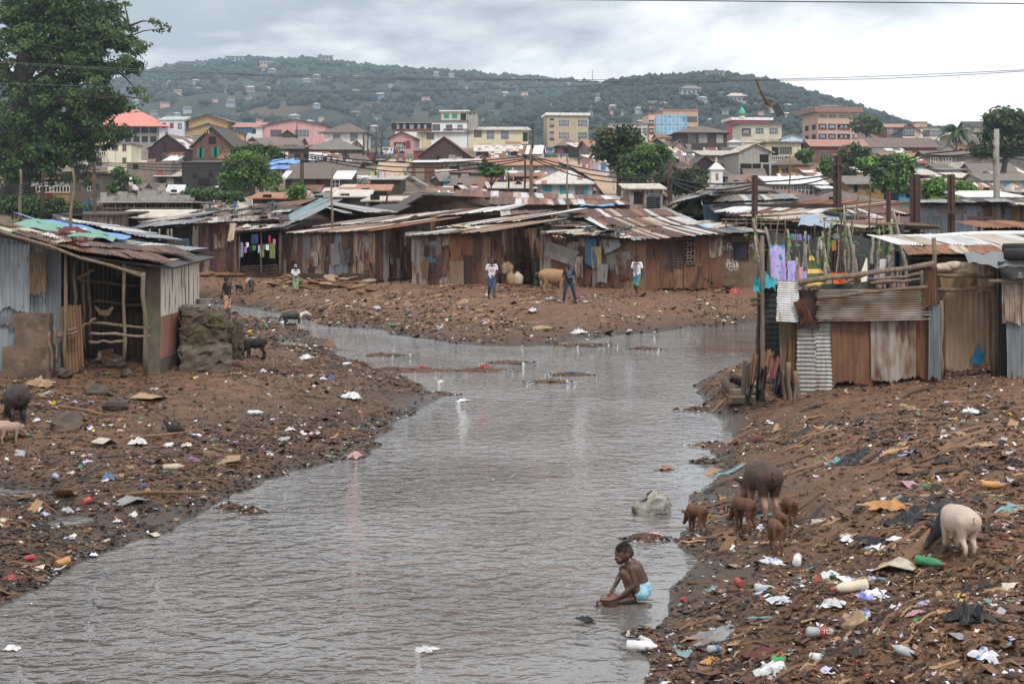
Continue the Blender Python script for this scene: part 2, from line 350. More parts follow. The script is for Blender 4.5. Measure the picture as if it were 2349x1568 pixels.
def grids():
 ys = np.concatenate([np.geomspace(6, 92, 470), np.geomspace(93, 900, 60)]); t = np.linspace(-1, 1, 380)
 gx = t[None, :] * (0.40 * ys[:, None] + 5); gy = np.repeat(ys[:, None], len(t), 1)
 gzz = ground(gx, gy); n, m = gx.shape
 V = np.stack([gx, gy, gzz], -1).reshape(-1, 3); i = np.arange(n * m).reshape(n, m)
 F = np.stack([i[:-1, :-1], i[:-1, 1:], i[1:, 1:], i[1:, :-1]], -1).reshape(-1, 4)
 return V, F
def ground_mat():
 m = bpy.data.materials.new('bank_mud'); m.use_nodes = True; t = m.node_tree; b = t.nodes['Principled BSDF']; L = t.links.new
 g = t.nodes.new('ShaderNodeNewGeometry'); sp = t.nodes.new('ShaderNodeSeparateXYZ'); L(g.outputs['Position'], sp.inputs[0])
 def noise(sc, det=6, dim=None):
  n = t.nodes.new('ShaderNodeTexNoise'); n.inputs['Scale'].default_value = sc; n.inputs['Detail'].default_value = det; n.inputs['Roughness'].default_value = 0.65; L(g.outputs['Position'], n.inputs['Vector']); return n
 def mix(f, a, bb):
  q = N(t, 'ShaderNodeMix', data_type='RGBA'); L(f, q.inputs['Factor'])
  for key, v in (('A', a), ('B', bb)):
   if isinstance(v, tuple): q.inputs[key].default_value = (*v, 1)
   else: L(v, q.inputs[key])
  return q.outputs['Result']
 def mr(src, a, c, to0=0, to1=1):
  q = t.nodes.new('ShaderNodeMapRange'); q.inputs['From Min'].default_value = a; q.inputs['From Max'].default_value = c; q.inputs['To Min'].default_value = to0; q.inputs['To Max'].default_value = to1; L(src, q.inputs['Value']); return q.outputs[0]
 base = ramp(t, [(0.3, (0.074, 0.041, 0.026)), (0.5, (0.14, 0.076, 0.045)), (0.68, (0.2, 0.105, 0.06))]); L(noise(3.2).outputs[0], base.inputs[0])
 n2 = noise(0.5, 4)
 hz = N(t, 'ShaderNodeMath', operation='MULTIPLY_ADD'); hz.inputs[1].default_value = 0.55; L(n2.outputs[0], hz.inputs[0]); L(sp.outputs[2], hz.inputs[2])
 c = mix(mr(hz.outputs[0], 0.9, 1.35), base.outputs[0], (0.16, 0.082, 0.05))
 n4 = noise(9, 5); sp4 = ramp(t, [(0.6, (0, 0, 0)), (0.66, (1, 1, 1))]); L(n4.outputs[0], sp4.inputs[0])
 c = mix(sp4.outputs[0], c, (0.045, 0.035, 0.028))
 n5 = noise(14, 3); sp5 = ramp(t, [(0.66, (0, 0, 0)), (0.7, (1, 1, 1))]); L(n5.outputs[0], sp5.inputs[0])
 c = mix(sp5.outputs[0], c, (0.27, 0.19, 0.13))
 c = mix(mr(hz.outputs[0], 0.35, 0.72, 1, 0), c, mix(n4.outputs[0], (0.06, 0.04, 0.029), (0.085, 0.056, 0.04)))
 wz = N(t, 'ShaderNodeMath', operation='MULTIPLY_ADD'); wz.inputs[1].default_value = 0.3; L(n2.outputs[0], wz.inputs[0]); L(sp.outputs[2], wz.inputs[2])
 wet = mr(wz.outputs[0], 0.17, 0.27, 1, 0)
 c = mix(wet, c, mix(n4.outputs[0], (0.032, 0.026, 0.022), (0.062, 0.047, 0.037)))
 tw = ramp(t, [(0.4, (0.05, 0.05, 0.028)), (0.5, (0.13, 0.095, 0.065)), (0.62, (0.24, 0.165, 0.11))]); L(noise(0.12, 6).outputs[0], tw.inputs[0])
 c = mix(mr(sp.outputs[1], 92, 112), c, tw.outputs[0])
 L(c, b.inputs['Base Color']); L(mr(wet, 0, 1, 0.85, 0.42), b.inputs['Roughness']); b.inputs['Specular IOR Level'].default_value = 0.4
 bp = t.nodes.new('ShaderNodeBump'); bp.inputs['Strength'].default_value = 0.9; bp.inputs['Distance'].default_value = 0.06
 L(noise(7, 8).outputs[0], bp.inputs['Height']); L(bp.outputs[0], b.inputs['Normal'])
 MATS['bank_mud'] = m; return m
V_, F_ = grids()
tag(npmesh('ground', V_, F_, [ground_mat()], smooth=True), None, None, kind='structure')
def water_mat():
 m = bpy.data.materials.new('river_water'); m.use_nodes = True; t = m.node_tree; b = t.nodes['Principled BSDF']; L = t.links.new
 g = t.nodes.new('ShaderNodeNewGeometry')
 n0 = t.nodes.new('ShaderNodeTexNoise'); n0.inputs['Scale'].default_value = 0.35; L(g.outputs['Position'], n0.inputs['Vector'])
 r0 = ramp(t, [(0.35, (0.1, 0.09, 0.083)), (0.65, (0.16, 0.15, 0.142))]); L(n0.outputs[0], r0.inputs[0]); L(r0.outputs[0], b.inputs['Base Color'])
 b.inputs['Roughness'].default_value = 0.03; b.inputs['IOR'].default_value = 1.45; b.inputs['Specular IOR Level'].default_value = 1.0
 wv = []
 for sc, st, rot, dist in ((2.5, (1.0, 1.35, 1), -0.35, 0.7), (5.5, (1.0, 1.5, 1), 0.25, 0.4), (14, (1, 1.3, 1), 0, 0.0)):
  mpn = t.nodes.new('ShaderNodeMapping'); mpn.inputs['Scale'].default_value = st; mpn.inputs['Rotation'].default_value = (0, 0, rot); L(g.outputs['Position'], mpn.inputs[0])
  n = t.nodes.new('ShaderNodeTexNoise'); n.inputs['Scale'].default_value = sc; n.inputs['Detail'].default_value = 2; n.inputs['Distortion'].default_value = dist; L(mpn.outputs[0], n.inputs['Vector']); wv.append(n.outputs[0])
 a = N(t, 'ShaderNodeMath', operation='MULTIPLY_ADD'); a.inputs[1].default_value = 0.36; L(wv[1], a.inputs[0]); L(wv[0], a.inputs[2])
 a2 = N(t, 'ShaderNodeMath', operation='MULTIPLY_ADD'); a2.inputs[1].default_value = 0.08; L(wv[2], a2.inputs[0]); L(a.outputs[0], a2.inputs[2])
 bp = t.nodes.new('ShaderNodeBump'); bp.inputs['Distance'].default_value = 0.2
 mr = t.nodes.new('ShaderNodeMapRange'); mr.inputs['From Min'].default_value = 0.3; mr.inputs['From Max'].default_value = 0.6; mr.inputs['To Min'].default_value = 0.2; mr.inputs['To Max'].default_value = 1.15
 n9 = t.nodes.new('ShaderNodeTexNoise'); n9.inputs['Scale'].default_value = 0.16; L(g.outputs['Position'], n9.inputs['Vector']); L(n9.outputs[0], mr.inputs['Value'])
 sp = t.nodes.new('ShaderNodeSeparateXYZ'); L(g.outputs['Position'], sp.inputs[0]); b1 = N(t, 'ShaderNodeMath', operation='MULTIPLY_ADD'); b1.inputs[1].default_value = 0.145; b1.inputs[2].default_value = -0.5; L(sp.outputs[1], b1.inputs[0])
 b2 = N(t, 'ShaderNodeMath', operation='SUBTRACT'); L(b1.outputs[0], b2.inputs[0]); L(sp.outputs[0], b2.inputs[1]); b3 = t.nodes.new('ShaderNodeMapRange'); b3.inputs['From Max'].default_value = 2.2; b3.inputs['To Min'].default_value = 0.14; L(b2.outputs[0], b3.inputs['Value'])
 b4 = N(t, 'ShaderNodeMath', operation='MULTIPLY'); L(b3.outputs[0], b4.inputs[0]); L(mr.outputs[0], b4.inputs[1]); L(b4.outputs[0], bp.inputs['Strength'])
 L(a2.outputs[0], bp.inputs['Height']); L(bp.outputs[0], b.inputs['Normal'])
 MATS['river_water'] = m; return m
q = MB(); q.quad((-45, 4, 0), (60, 4, 0), (60, 93, 0), (-45, 93, 0))
tag(q.obj('river_water', water_mat()), None, None, kind='structure')
RID_F = np.array([(-400, 200), (0, 172), (100, 200), (200, 205), (270, 190), (330, 172), (400, 160), (480, 150), (560, 142), (650, 143), (740, 140), (800, 150), (860, 158), (950, 165), (1050, 170), (1150, 176), (1250, 186), (1350, 196), (1450, 205), (1700, 240), (2000, 290), (2349, 320), (2800, 340)], float)
RID_N = np.array([(900, 330), (1100, 285), (1250, 240), (1350, 208), (1450, 190), (1550, 182), (1620, 174), (1660, 173), (1700, 180), (1750, 190), (1800, 204), (1850, 220), (1900, 235), (1950, 250), (2000, 266), (2050, 283), (2120, 300), (2349, 330), (2700, 345)], float)
def hill(name, RID, Y0, Y1, base_py, dz):
 us = np.linspace(RID[0, 0], RID[-1, 0], 220); ts = np.linspace(0, 1, 70)
 ry = np.interp(us, RID[:, 0], RID[:, 1]); P = np.zeros((70, 220, 3))
 for i, t in enumerate(ts):
  Y = Y0 + (Y1 - Y0) * t; py = base_py + (ry - base_py) * (1 - (1 - t) ** 1.6)
  P[i, :, 0] = X(us, Y); P[i, :, 1] = Y; P[i, :, 2] = CH - (py - CY) * Y / FD + dz * vn(P[i, :, 0] * 0.008, np.full(220, Y * 0.008)) * math.sin(PI * t)
 return P
def hill_obj(name, P, m):
 n, k = P.shape[:2]; B = P[-1].copy(); B[:, 1] += 500; B[:, 2] -= 160
 V = np.concatenate([P.reshape(-1, 3), B]); i = np.arange((n + 1) * k).reshape(n + 1, k)
 F = np.stack([i[:-1, :-1], i[:-1, 1:], i[1:, 1:], i[1:, :-1]], -1).reshape(-1, 4)
 return tag(npmesh(name, V, F, [m], smooth=True), None, None, kind='structure')
mat('hill_green', (0.022, 0.036, 0.018), (0.04, 0.05, 0.026), scale=0.012, c3=(0.1, 0.075, 0.05), s3=0.009, a3=0.6, pos=True, detail=8)
HF = hill('f', RID_F, 900, 2700, 420, 40); HN = hill('n', RID_N, 800, 1700, 420, 30)
hill_obj('hills', HF, 'hill_green'); hill_obj('hill', HN, 'hill_green')
def hill_pt(P, u, t):
 i = t * (P.shape[0] - 1.001); j = u * (P.shape[1] - 1.001); a, b = int(i), int(j); fi, fj = i - a, j - b
 return (P[a, b] * (1 - fi) + P[a + 1, b] * fi) * (1 - fj) + (P[a, b + 1] * (1 - fi) + P[a + 1, b + 1] * fi) * fj
def woods():
 bpy_ico = [(0, 0, 1)] + [(0.894 * math.cos(2 * PI * k / 5), 0.894 * math.sin(2 * PI * k / 5), 0.447) for k in range(5)] + [(0.894 * math.cos(2 * PI * (k + .5) / 5), 0.894 * math.sin(2 * PI * (k + .5) / 5), -0.447) for k in range(5)] + [(0, 0, -1)]
 ico = np.array(bpy_ico); fc = [(0, 1 + k, 1 + (k + 1) % 5) for k in range(5)] + [(1 + k, 6 + k, 1 + (k + 1) % 5) for k in range(5)] + [(1 + (k + 1) % 5, 6 + k, 6 + (k + 1) % 5) for k in range(5)] + [(11, 6 + (k + 1) % 5, 6 + k) for k in range(5)]
 fc = np.array(fc); rs = np.random.RandomState(3); Vs, Fs, mi = [], [], []; o = 0
 for P, n, r0, ulo, uhi in ((HF, 9500, 7.5, .1, 1), (HN, 7000, 5, 0.12, 1)):
  for _ in range(n):
   u, t = rs.uniform(ulo, uhi), 1 - rs.rand() ** 1.5 * 0.97
   if rs.rand() < 0.03: t = 0.99
   p = hill_pt(P, u, t)
   if vn(np.array([p[0] * 0.012]), np.array([p[1] * 0.012]))[0] > 0.18 and rs.rand() < .8: continue
   for _k in range(rs.randint(1, 4)):
    r = r0 * rs.uniform(.35, 1.0); c = p + np.array([rs.normal(0, r0 * .6), rs.normal(0, r0 * .6), r * rs.uniform(.2, .8)])
    v = ico * r * rs.uniform(.65, 1.35, (12, 1)) * np.array([1, 1, rs.uniform(.6, 1.1)]) + c
    Vs.append(v); Fs.append(fc + o); mi.append(np.full(20, rs.randint(0, 3))); o += 12
 return np.concatenate(Vs), np.concatenate(Fs), np.concatenate(mi)
solid('wood_a', (0.014, 0.027, 0.014)); solid('wood_b', (0.018, 0.032, 0.016)); solid('wood_c', (0.024, 0.035, 0.018))
v, f, mi = woods()
tag(npmesh('hillside_woods', v, f, ['wood_a', 'wood_b', 'wood_c'], mi), 'dark green woods covering the far hills', 'woods', kind='stuff')
hz = bpy.data.materials.new('haze_air'); hz.use_nodes = True; ht = hz.node_tree; ht.nodes.clear()
ho = ht.nodes.new('ShaderNodeOutputMaterial'); hv = ht.nodes.new('ShaderNodeVolumePrincipled')
hv.inputs['Color'].default_value = (0.6, 0.75, 0.94, 1); hv.inputs['Density'].default_value = 0.00016
ht.links.new(hv.outputs[0], ho.inputs['Volume'])
q = MB(); q.box(-2600, 2600, -60, 2950, -3, 345)
tag(q.obj('haze', hz), 'pale bluish haze over the town and hills', 'haze', kind='stuff')
P_ = dict(scale=1.0, stretch=V4, rough=0.85)
def wall(n, c, k=0.8, dirt=(0.14, 0.12, 0.1), a=0.66): return mat(n, c, tuple(x * k for x in c), c3=dirt, a3=a, s3=0.9, **P_)
wall('w_cream', (0.66, 0.6, 0.46)); wall('w_yellow', (0.56, 0.47, 0.29)); wall('w_paleyellow', (0.64, 0.56, 0.38), a=0.72); wall('w_ochre', (0.46, 0.3, 0.14), a=0.68); wall('w_orange', (0.45, 0.29, 0.12), a=0.64)
wall('w_white', (0.72, 0.71, 0.69), a=0.7); wall('w_lilac', (0.66, 0.63, 0.7), a=0.74); wall('w_pink', (0.62, 0.34, 0.32), a=0.72); wall('w_peach', (0.62, 0.42, 0.32), a=0.74); wall('w_hotpink', (0.5, 0.14, 0.18), a=0.75)
wall('w_beige', (0.52, 0.41, 0.27), a=0.74); wall('w_red', (0.2, 0.075, 0.065), a=0.62); wall('w_maroon', (0.055, 0.03, 0.034), 0.75, (0.03, 0.02, 0.02)); wall('w_grey', (0.31, 0.29, 0.265), a=0.64); wall('w_blockbrown', (0.2, 0.16, 0.13))
wall('w_bluegrey', (0.33, 0.36, 0.4), a=0.7); wall('w_wood', (0.07, 0.052, 0.042), 0.7, (0.03, 0.025, 0.02), 0.6); wall('w_slate', (0.07, 0.085, 0.1), 0.7, (0.03, 0.03, 0.03)); wall('w_skyblue', (0.5, 0.62, 0.75), a=0.75); wall('w_blue', (0.08, 0.28, 0.45)); wall('w_woodgrey', (0.2, 0.19, 0.175), 0.7, (0.09, 0.08, 0.07), 0.58)
def roofm(n, c, c3=None, a=0.62, st=None, **k): return mat(n, c, tuple(x * 0.72 for x in c), rough=0.7, scale=1.2, stretch=(2.5, 0.5, 0.5), c3=c3, a3=a, s3=0.7, stripes=st, **k)
roofm('r_brown', (0.17, 0.125, 0.105), (0.24, 0.16, 0.12)); roofm('r_grey', (0.2, 0.175, 0.155), (0.26, 0.16, 0.11)); roofm('r_dark', (0.075, 0.06, 0.052)); roofm('r_rust', (0.22, 0.1, 0.06), (0.12, 0.06, 0.04)); roofm('r_orange', (0.36, 0.17, 0.1), (0.5, 0.4, 0.32), 0.66)
roofm('r_white', (0.74, 0.74, 0.73), (0.5, 0.42, 0.36), 0.7); roofm('r_cream', (0.55, 0.49, 0.42), (0.36, 0.2, 0.12), 0.58); roofm('r_red', (0.6, 0.22, 0.17)); roofm('r_yellow', (0.55, 0.47, 0.26)); roofm('r_green', (0.42, 0.5, 0.44)); roofm('r_pinkbrown', (0.36, 0.19, 0.15))
roofm('r_stripe', (0.2, 0.09, 0.06), None, st=((0.6, 0.57, 0.53), 0.9, 0.35)); roofm('r_stripe_grey', (0.17, 0.13, 0.11), None, st=((0.58, 0.54, 0.5), 1.0, 0.3)); roofm('r_stripe_cream', (0.56, 0.52, 0.47), None, st=((0.3, 0.15, 0.09), 0.9, 0.25)); roofm('r_patch', (0.13, 0.1, 0.085), None, st=((0.7, 0.7, 0.69), 3.5, 0.28))
for n, c in dict(green=(0.03, 0.22, 0.17), blue=(0.06, 0.25, 0.42), skyblue=(0.12, 0.38, 0.6), brown=(0.16, 0.1, 0.07), red=(0.25, 0.04, 0.05), grey=(0.32, 0.31, 0.3), wood=(0.25, 0.19, 0.14), cream=(0.6, 0.56, 0.46), rustred=(0.3, 0.1, 0.07), teal=(0.04, 0.26, 0.28)).items(): solid('p_' + n, c)
_gy = np.linspace(100, 700, 1200); _gp = CY - (np.interp(_gy, TY, TZ) - CH) * FD / _gy
def gY(py): return float(_gy[np.argmax(_gp <= py)]) if (_gp <= py).any() else 600.0
def window(root, x, z, w, h, kind, y=-0.0):
 """a window of its own in the front wall: frame, bars, pane; shutters, doors and balconies likewise"""
 q = MB(); k, _, c = kind.partition(':')
 if k == 'hole': q.box(x - w / 2, x + w / 2, y - 0.02, y + 0.1, z, z + h, 0); return q.obj('window_opening', ['void_dark'], root)
 if k == 'door': q.box(x - w / 2, x + w / 2, y - 0.05, y + 0.05, z, z + h, 0); q.box(x - w / 2 - .08, x + w / 2 + .08, y - 0.03, y + 0.04, z, z + h + .08, 1); return q.obj('door', ['p_' + (c or 'brown'), 'p_wood'], root)
 if k == 'shut':
  q.box(x - w / 2, x + w / 2, y - 0.03, y + 0.05, z, z + h, 0); o = q.obj('window', ['void_dark'], root)
  for s in (-1, 1):
   s_ = MB(); s_.box(x + s * w * .5 - w * .24, x + s * w * .5 + w * .24, y - 0.12, y - 0.05, z - .05, z + h + .05, 0); s_.obj('shutter', ['p_' + (c or 'green')], o)
  return o
 if k == 'vent':
  q.box(x - w / 2, x + w / 2, y - 0.03, y + 0.05, z, z + h, 0); n = max(2, round(w / 0.5))
  for i in range(n + 1): q.box(x - w / 2 + w * i / n - .07, x - w / 2 + w * i / n + .07, y - 0.07, y - .032, z, z + h, 1)
  for t in (0, .5, 1): q.box(x - w / 2, x + w / 2, y - 0.08, y - .034, z + h * t - .06, z + h * t + .06, 1)
  return q.obj('vent_grille', ['void_dark', 'p_cream'], root)
 if k == 'bal':
  q.box(x - w / 2, x + w / 2, y - 0.02, y + 0.1, z, z + h, 0); o = q.obj('balcony', ['void_dark'], root); r = MB(); n = max(3, round(w / 0.45))
  r.box(x - w / 2, x + w / 2, y - 0.2, y - 0.08, z + .82, z + .95); r.box(x - w / 2, x + w / 2, y - 0.2, y - 0.08, z - .06, z + .08)
  for i in range(n + 1): r.box(x - w / 2 + w * i / n - .08, x - w / 2 + w * i / n + .08, y - 0.18, y - 0.1, z + .082, z + .818)
  r.obj('railing', ['p_' + (c or 'cream')], o)
  p = MB()
  for i in range(1, max(2, int(w / 3.4)) + 1):
   xx = x - w / 2 + w * i / (max(2, int(w / 3.4)) + 1)
   p.box(xx - .5, xx + .5, y - 0.04, y - .022, z + .96, z + h * .8)
  p.obj('pane', ['glass_blue' if R.random() < .3 else 'p_grey'], o); return o
 if k == 'curtain':
  q.box(x - w / 2, x + w / 2, y - 0.03, y + 0.05, z, z + h, 0); o = q.obj('glass_front', ['white_paint'], root)
  n, mm = max(2, round(w / 1.6)), max(2, round(h / 1.6))
  for i in range(n):
   for j in range(mm):
    p = MB(); p.box(x - w / 2 + w * i / n + .08, x - w / 2 + w * (i + 1) / n - .08, y - 0.07, y - .032, z + h * j / mm + .08, z + h * (j + 1) / mm - .08); p.obj('pane', ['glass_blue'], o)
  return o
 fr = {'win': 'white_paint', 'wind': 'p_wood', 'winb': 'p_skyblue'}[k]
 q.box(x - w / 2 - .1, x + w / 2 + .1, y - 0.04, y + 0.05, z - .1, z + h + .1, 0); o = q.obj('window', [fr], root)
 p = MB(); p.box(x - w / 2, x + w / 2, y - 0.055, y - .042, z, z + h, 0); p.obj('pane', ['glass_dark'], o)
 b = MB(); n = max(2, round(w / 0.55))
 for i in range(1, n): b.box(x - w / 2 + w * i / n - .045, x - w / 2 + w * i / n + .045, y - 0.085, y - .058, z, z + h)
 b.box(x - w / 2, x + w / 2, y - 0.083, y - .06, z + h * .5 - .04, z + h * .5 + .04)
 b.obj('bars', [fr], o); return o
def house(name, label, x0, x1, yt, yb, Y, roof='gable', rp=10, wm='w_cream', rm='r_brown', win=(), dep=9.0, yaw=0.0, oh=0.5, cat='house', group=None, side=(), plinth=None):
 """front wall given by where it is seen (x0..x1, eave yt, foot yb) at distance Y; true sizes follow from the distance"""
 Yg = gY(yb) if Y > 140 else Y; kk = Yg / Y; Y = Yg; dep *= kk; oh *= kk
 s = Y / FD; w = (x1 - x0) * s; h = (yb - yt) * s; cx = (x0 + x1) / 2; rh = rp * s
 if roof in ('shed', 'gable', 'hip'): rh = Z(yt - rp, Y + dep * (1 if roof == 'shed' else .5)) - Z(yt, Y)
 root = thing(name, label, cat, (X(cx, Y), Y, Z(yb, Y)), math.radians(yaw), group)
 a = w / 2; q = MB(); zb = min(-1.0, gz(X(cx, Y), Y) - Z(yb, Y) - 1.0)
 q.box(-a, a, 0, dep, zb, h, 0)
 o2 = oh
 if roof in ('gable', 'shed', 'gable_low'):
  if roof == 'shed': q.poly([(0, 0)] * 0 or [(-a, h), (a, h), (a, h + .01), (-a, h + .01)], 0, .01)
 if roof == 'front': q.add([(-a, 0, h), (a, 0, h), (0, 0, h + rh), (-a, dep, h), (a, dep, h), (0, dep, h + rh)], [(0, 1, 2), (4, 3, 5)])
 if roof == 'gable':
  for sx in (-a, a): q.add([(sx, 0, h), (sx, dep, h), (sx, dep / 2, h + rh)], [(0, 1, 2)] if sx > 0 else [(1, 0, 2)])
 if roof == 'shed':
  for sx in (-a, a): q.add([(sx, 0, h), (sx, dep, h), (sx, dep, h + rh)], [(0, 1, 2)] if sx > 0 else [(1, 0, 2)])
  q.quad((a, dep, h), (-a, dep, h), (-a, dep, h + rh), (a, dep, h + rh))
 q.obj('wall', [wm], root)
 r = MB(); t = .12; d = dep
 if roof == 'gable':
  k = rh / (d / 2); e = -o2 * k
  r.slab((-a - o2, -o2, h + e + t), (a + o2, -o2, h + e + t), (a + o2, d / 2, h + rh + t), (-a - o2, d / 2, h + rh + t), t)
  r.slab((a + o2, d + o2, h + e + t), (-a - o2, d + o2, h + e + t), (-a - o2, d / 2, h + rh + t), (a + o2, d / 2, h + rh + t), t)
 elif roof == 'front':
  k = rh / a; e = -o2 * k
  r.slab((-a - o2, -o2, h + e + t), (0, -o2, h + rh + t), (0, d + o2, h + rh + t), (-a - o2, d + o2, h + e + t), t)
  r.slab((0, -o2, h + rh + t), (a + o2, -o2, h + e + t), (a + o2, d + o2, h + e + t), (0, d + o2, h + rh + t), t)
 elif roof == 'hip':
  b = max(a - d / 2, a * .12); c = [(-a - o2, -o2, h), (a + o2, -o2, h), (a + o2, d + o2, h), (-a - o2, d + o2, h)]; e, f = (-b, d / 2, h + rh), (b, d / 2, h + rh)
  r.add(c + [e, f] + [(x, y, h - .15) for x, y, _ in c], [(0, 1, 5, 4), (1, 2, 5), (2, 3, 4, 5), (3, 0, 4), (9, 8, 7, 6), (0, 6, 7, 1), (1, 7, 8, 2), (2, 8, 9, 3), (3, 9, 6, 0)])
 elif roof == 'shed':
  k = rh / d; r.slab((-a - o2, -o2, h - o2 * k + t), (a + o2, -o2, h - o2 * k + t), (a + o2, d + o2, h + rh + o2 * k + t), (-a - o2, d + o2, h + rh + o2 * k + t), t)
 elif roof == 'flat':
  r.box(-a - o2, a + o2, -o2, d + o2, h, h + max(rh, .25))
 if roof != 'none': r.obj('roof', [rm], root)
 for u, v, ww, hh, k in win:
  window(root, (u - .5) * w, v * h, ww * kk, hh * kk, k)
 for i, (u, v, ww, hh, k) in enumerate(side):        # openings of the right-hand end wall, under a turned child
  o = window(root, 0, v * h, ww * kk, hh * kk, k); o.rotation_euler = (0, 0, PI / 2 if u > 0 else -PI / 2); o.location = ((a if u > 0 else -a), abs(u) * dep, 0)
 return root
def row(n, v, w, h, k, a=0.12, b=0.88): return [(a + (b - a) * (i / (n - 1) if n > 1 else .5), v, w, h, k) for i in range(n)]
H = house
H('apartment_block', 'half built house under a bright red hip roof behind the great tree', 195, 372, 290, 330, 330, 'hip', 38, 'w_grey', 'r_red', row(8, .62, 1.6, 1.5, 'hole') + row(8, .1, 1.4, 1.4, 'hole'), 14, 4, 1.5)
H('lilac_house', 'small white lilac house with red windows and pale green roof', 364, 424, 275, 318, 345, 'gable', 7, 'w_lilac', 'r_green', [(.2, .55, .9, 1.3, 'door:red'), (.5, .55, .9, 1.3, 'door:red'), (.82, .5, 1, 1.5, 'win'), (.3, .1, .8, 1.2, 'win')], 9, -6, .3)
H('ochre_hall', 'large ochre hall with stepped front gable and brown eaves', 432, 522, 277, 322, 300, 'front', 15, 'w_ochre', 'r_brown', [(.5, .72, 1.2, .8, 'win'), (.2, .05, 2.5, 1, 'vent')], 22, -4, .7, 'hall')
H('ochre_annex', 'low ochre side aisle of the stepped gable hall', 395, 562, 306, 330, 299, 'front', 22, 'w_ochre', 'r_brown', [(.2, .35, 2.6, .9, 'vent')], 12, -4, .5, 'hall')
H('glazed_house', 'house with pinkish tin roof and a glazed blue upper floor', 536, 602, 291, 318, 325, 'gable', 9, 'w_white', 'r_pinkbrown', [(.35, .5, 4, 1.3, 'winb'), (.7, .4, 1, 1.2, 'hole')], 8, -5)
H('pink_hall', 'big salmon pink hall with a low two-pitch roof', 602, 748, 288, 332, 310, 'front', 14, 'w_pink', 'r_dark', [(.21, .42, 2.4, 1.5, 'wind'), (.42, .48, .7, .8, 'vent'), (.62, .4, 3.2, 1.6, 'win'), (.9, .52, .7, .7, 'win')], 18, -3, .5, 'hall')
H('white_house', 'white two storey house under a steep brown hip roof', 746, 834, 304, 345, 272, 'hip', 20, 'w_white', 'r_brown', [(.3, .5, 1.4, 1.4, 'win'), (.75, .5, 1.4, 1.5, 'win'), (.5, .08, 1.2, 1.3, 'win')], 9, -3, .9)
H('pink_house', 'small pink house with columns and balcony beside the upper street', 894, 950, 315, 352, 300, 'front', 13, 'w_pink', 'r_rust', [(.4, .25, 2.4, 1.5, 'bal:cream'), (.75, .3, 1, 1.6, 'door:red'), (.4, -.1, 2.2, 1, 'hole')], 8, -5, .6)
H('apartment_block', 'long weathered cream apartment block with pillared balconies', 906, 1072, 280, 316, 385, 'flat', 4, 'w_white', 'r_grey', [(.13, .42, 7, 2.2, 'bal:rustred'), (.33, .42, 7, 2.2, 'bal:rustred'), (.57, .45, 2, 1.7, 'wind'), (.75, .45, 1.6, 1.6, 'wind'), (.9, .45, 1.4, 1.6, 'win')], 12, -2, .3, 'building')
H('roof_house', 'cream rooftop storey with green shutters over the apartment block', 1012, 1072, 256, 280, 389, 'flat', 3, 'w_cream', 'r_white', [(.2, .35, 1.3, 1.2, 'door:green'), (.52, .35, 1.3, 1.2, 'door:green'), (.85, .1, 1.6, 2.1, 'hole')], 9, -2, .6, 'building')
H('stair_tower', 'bare grey stair tower at the end of the apartment block', 1073, 1093, 258, 300, 386, 'flat', 2, 'w_grey', 'r_grey', [(.3, .85, .4, .6, 'hole'), (.7, .85, .4, .6, 'hole')], 8, -2, .2, 'tower')
H('hip_house', 'brown hip roofed house half hidden before the apartment block', 1022, 1072, 296, 310, 320, 'hip', 13, 'w_maroon', 'r_brown', [(.5, .2, 1, 1, 'hole')], 8, 0)
H('yellow_house', 'yellow house with low brown hip roof and barred windows', 966, 1073, 304, 330, 290, 'hip', 9, 'w_yellow', 'r_brown', row(4, .38, 1.5, 1.4, 'wind', .2, .9), 9, 0, .8)
H('yellow_block', 'long pale yellow block with three barred windows and patched tin roof', 1074, 1212, 298, 336, 280, 'shed', 6, 'w_paleyellow', 'r_stripe_cream', [(.16, .55, 1.5, 1.5, 'wind'), (.37, .42, 1.5, 1.9, 'win'), (.61, .42, 1.5, 1.9, 'win'), (.95, .3, 1, 1.8, 'hole')], 9, 3, .6)
H('beige_house', 'tall beige house with white roof edge and stacked side balconies', 1256, 1350, 265, 332, 330, 'flat', 6, 'w_beige', 'r_white', [(.4, .62, 2.3, 1.6, 'win'), (.86, .62, 2.2, 1.6, 'win'), (.4, .2, 2.3, 1.6, 'win'), (.86, .2, 2.2, 1.6, 'win'), (.1, .6, 1, 2, 'bal:rustred'), (.1, .15, 1, 2, 'bal:rustred')], 9, 5, .5)
H('white_block', 'long white block with yellow corner behind the street trees', 1396, 1486, 287, 330, 390, 'flat', 4, 'w_white', 'r_slate' if 'r_slate' in MATS else 'r_grey', row(5, .55, 1.4, 1.6, 'win', .3, .93) + [(.08, .4, 3, 1.6, 'bal:cream')], 10, 0, .2)
gf = H('office_block', 'tan office block with blue glass front and red roof rails', 1520, 1602, 254, 312, 382, 'flat', 3, 'w_peach', 'r_pinkbrown', [(.25, .05, 8.6, 5.4, 'curtain'), (.75, .55, 4.2, 1.5, 'wind'), (.75, .15, 4.2, 1.4, 'wind')], 12, 5, .2, 'building')
H('office_wing', 'peach stair wing with red balconies beside the blue glass front', 1488, 1519, 262, 316, 384, 'flat', 2, 'w_peach', 'r_pinkbrown', [(.2, .5, 1.4, 1.6, 'bal:rustred'), (.2, .15, 1.4, 1.6, 'bal:rustred'), (.65, .6, .9, 1.2, 'hole'), (.65, .25, .9, 1.2, 'hole')], 10, 5, .2, 'building')
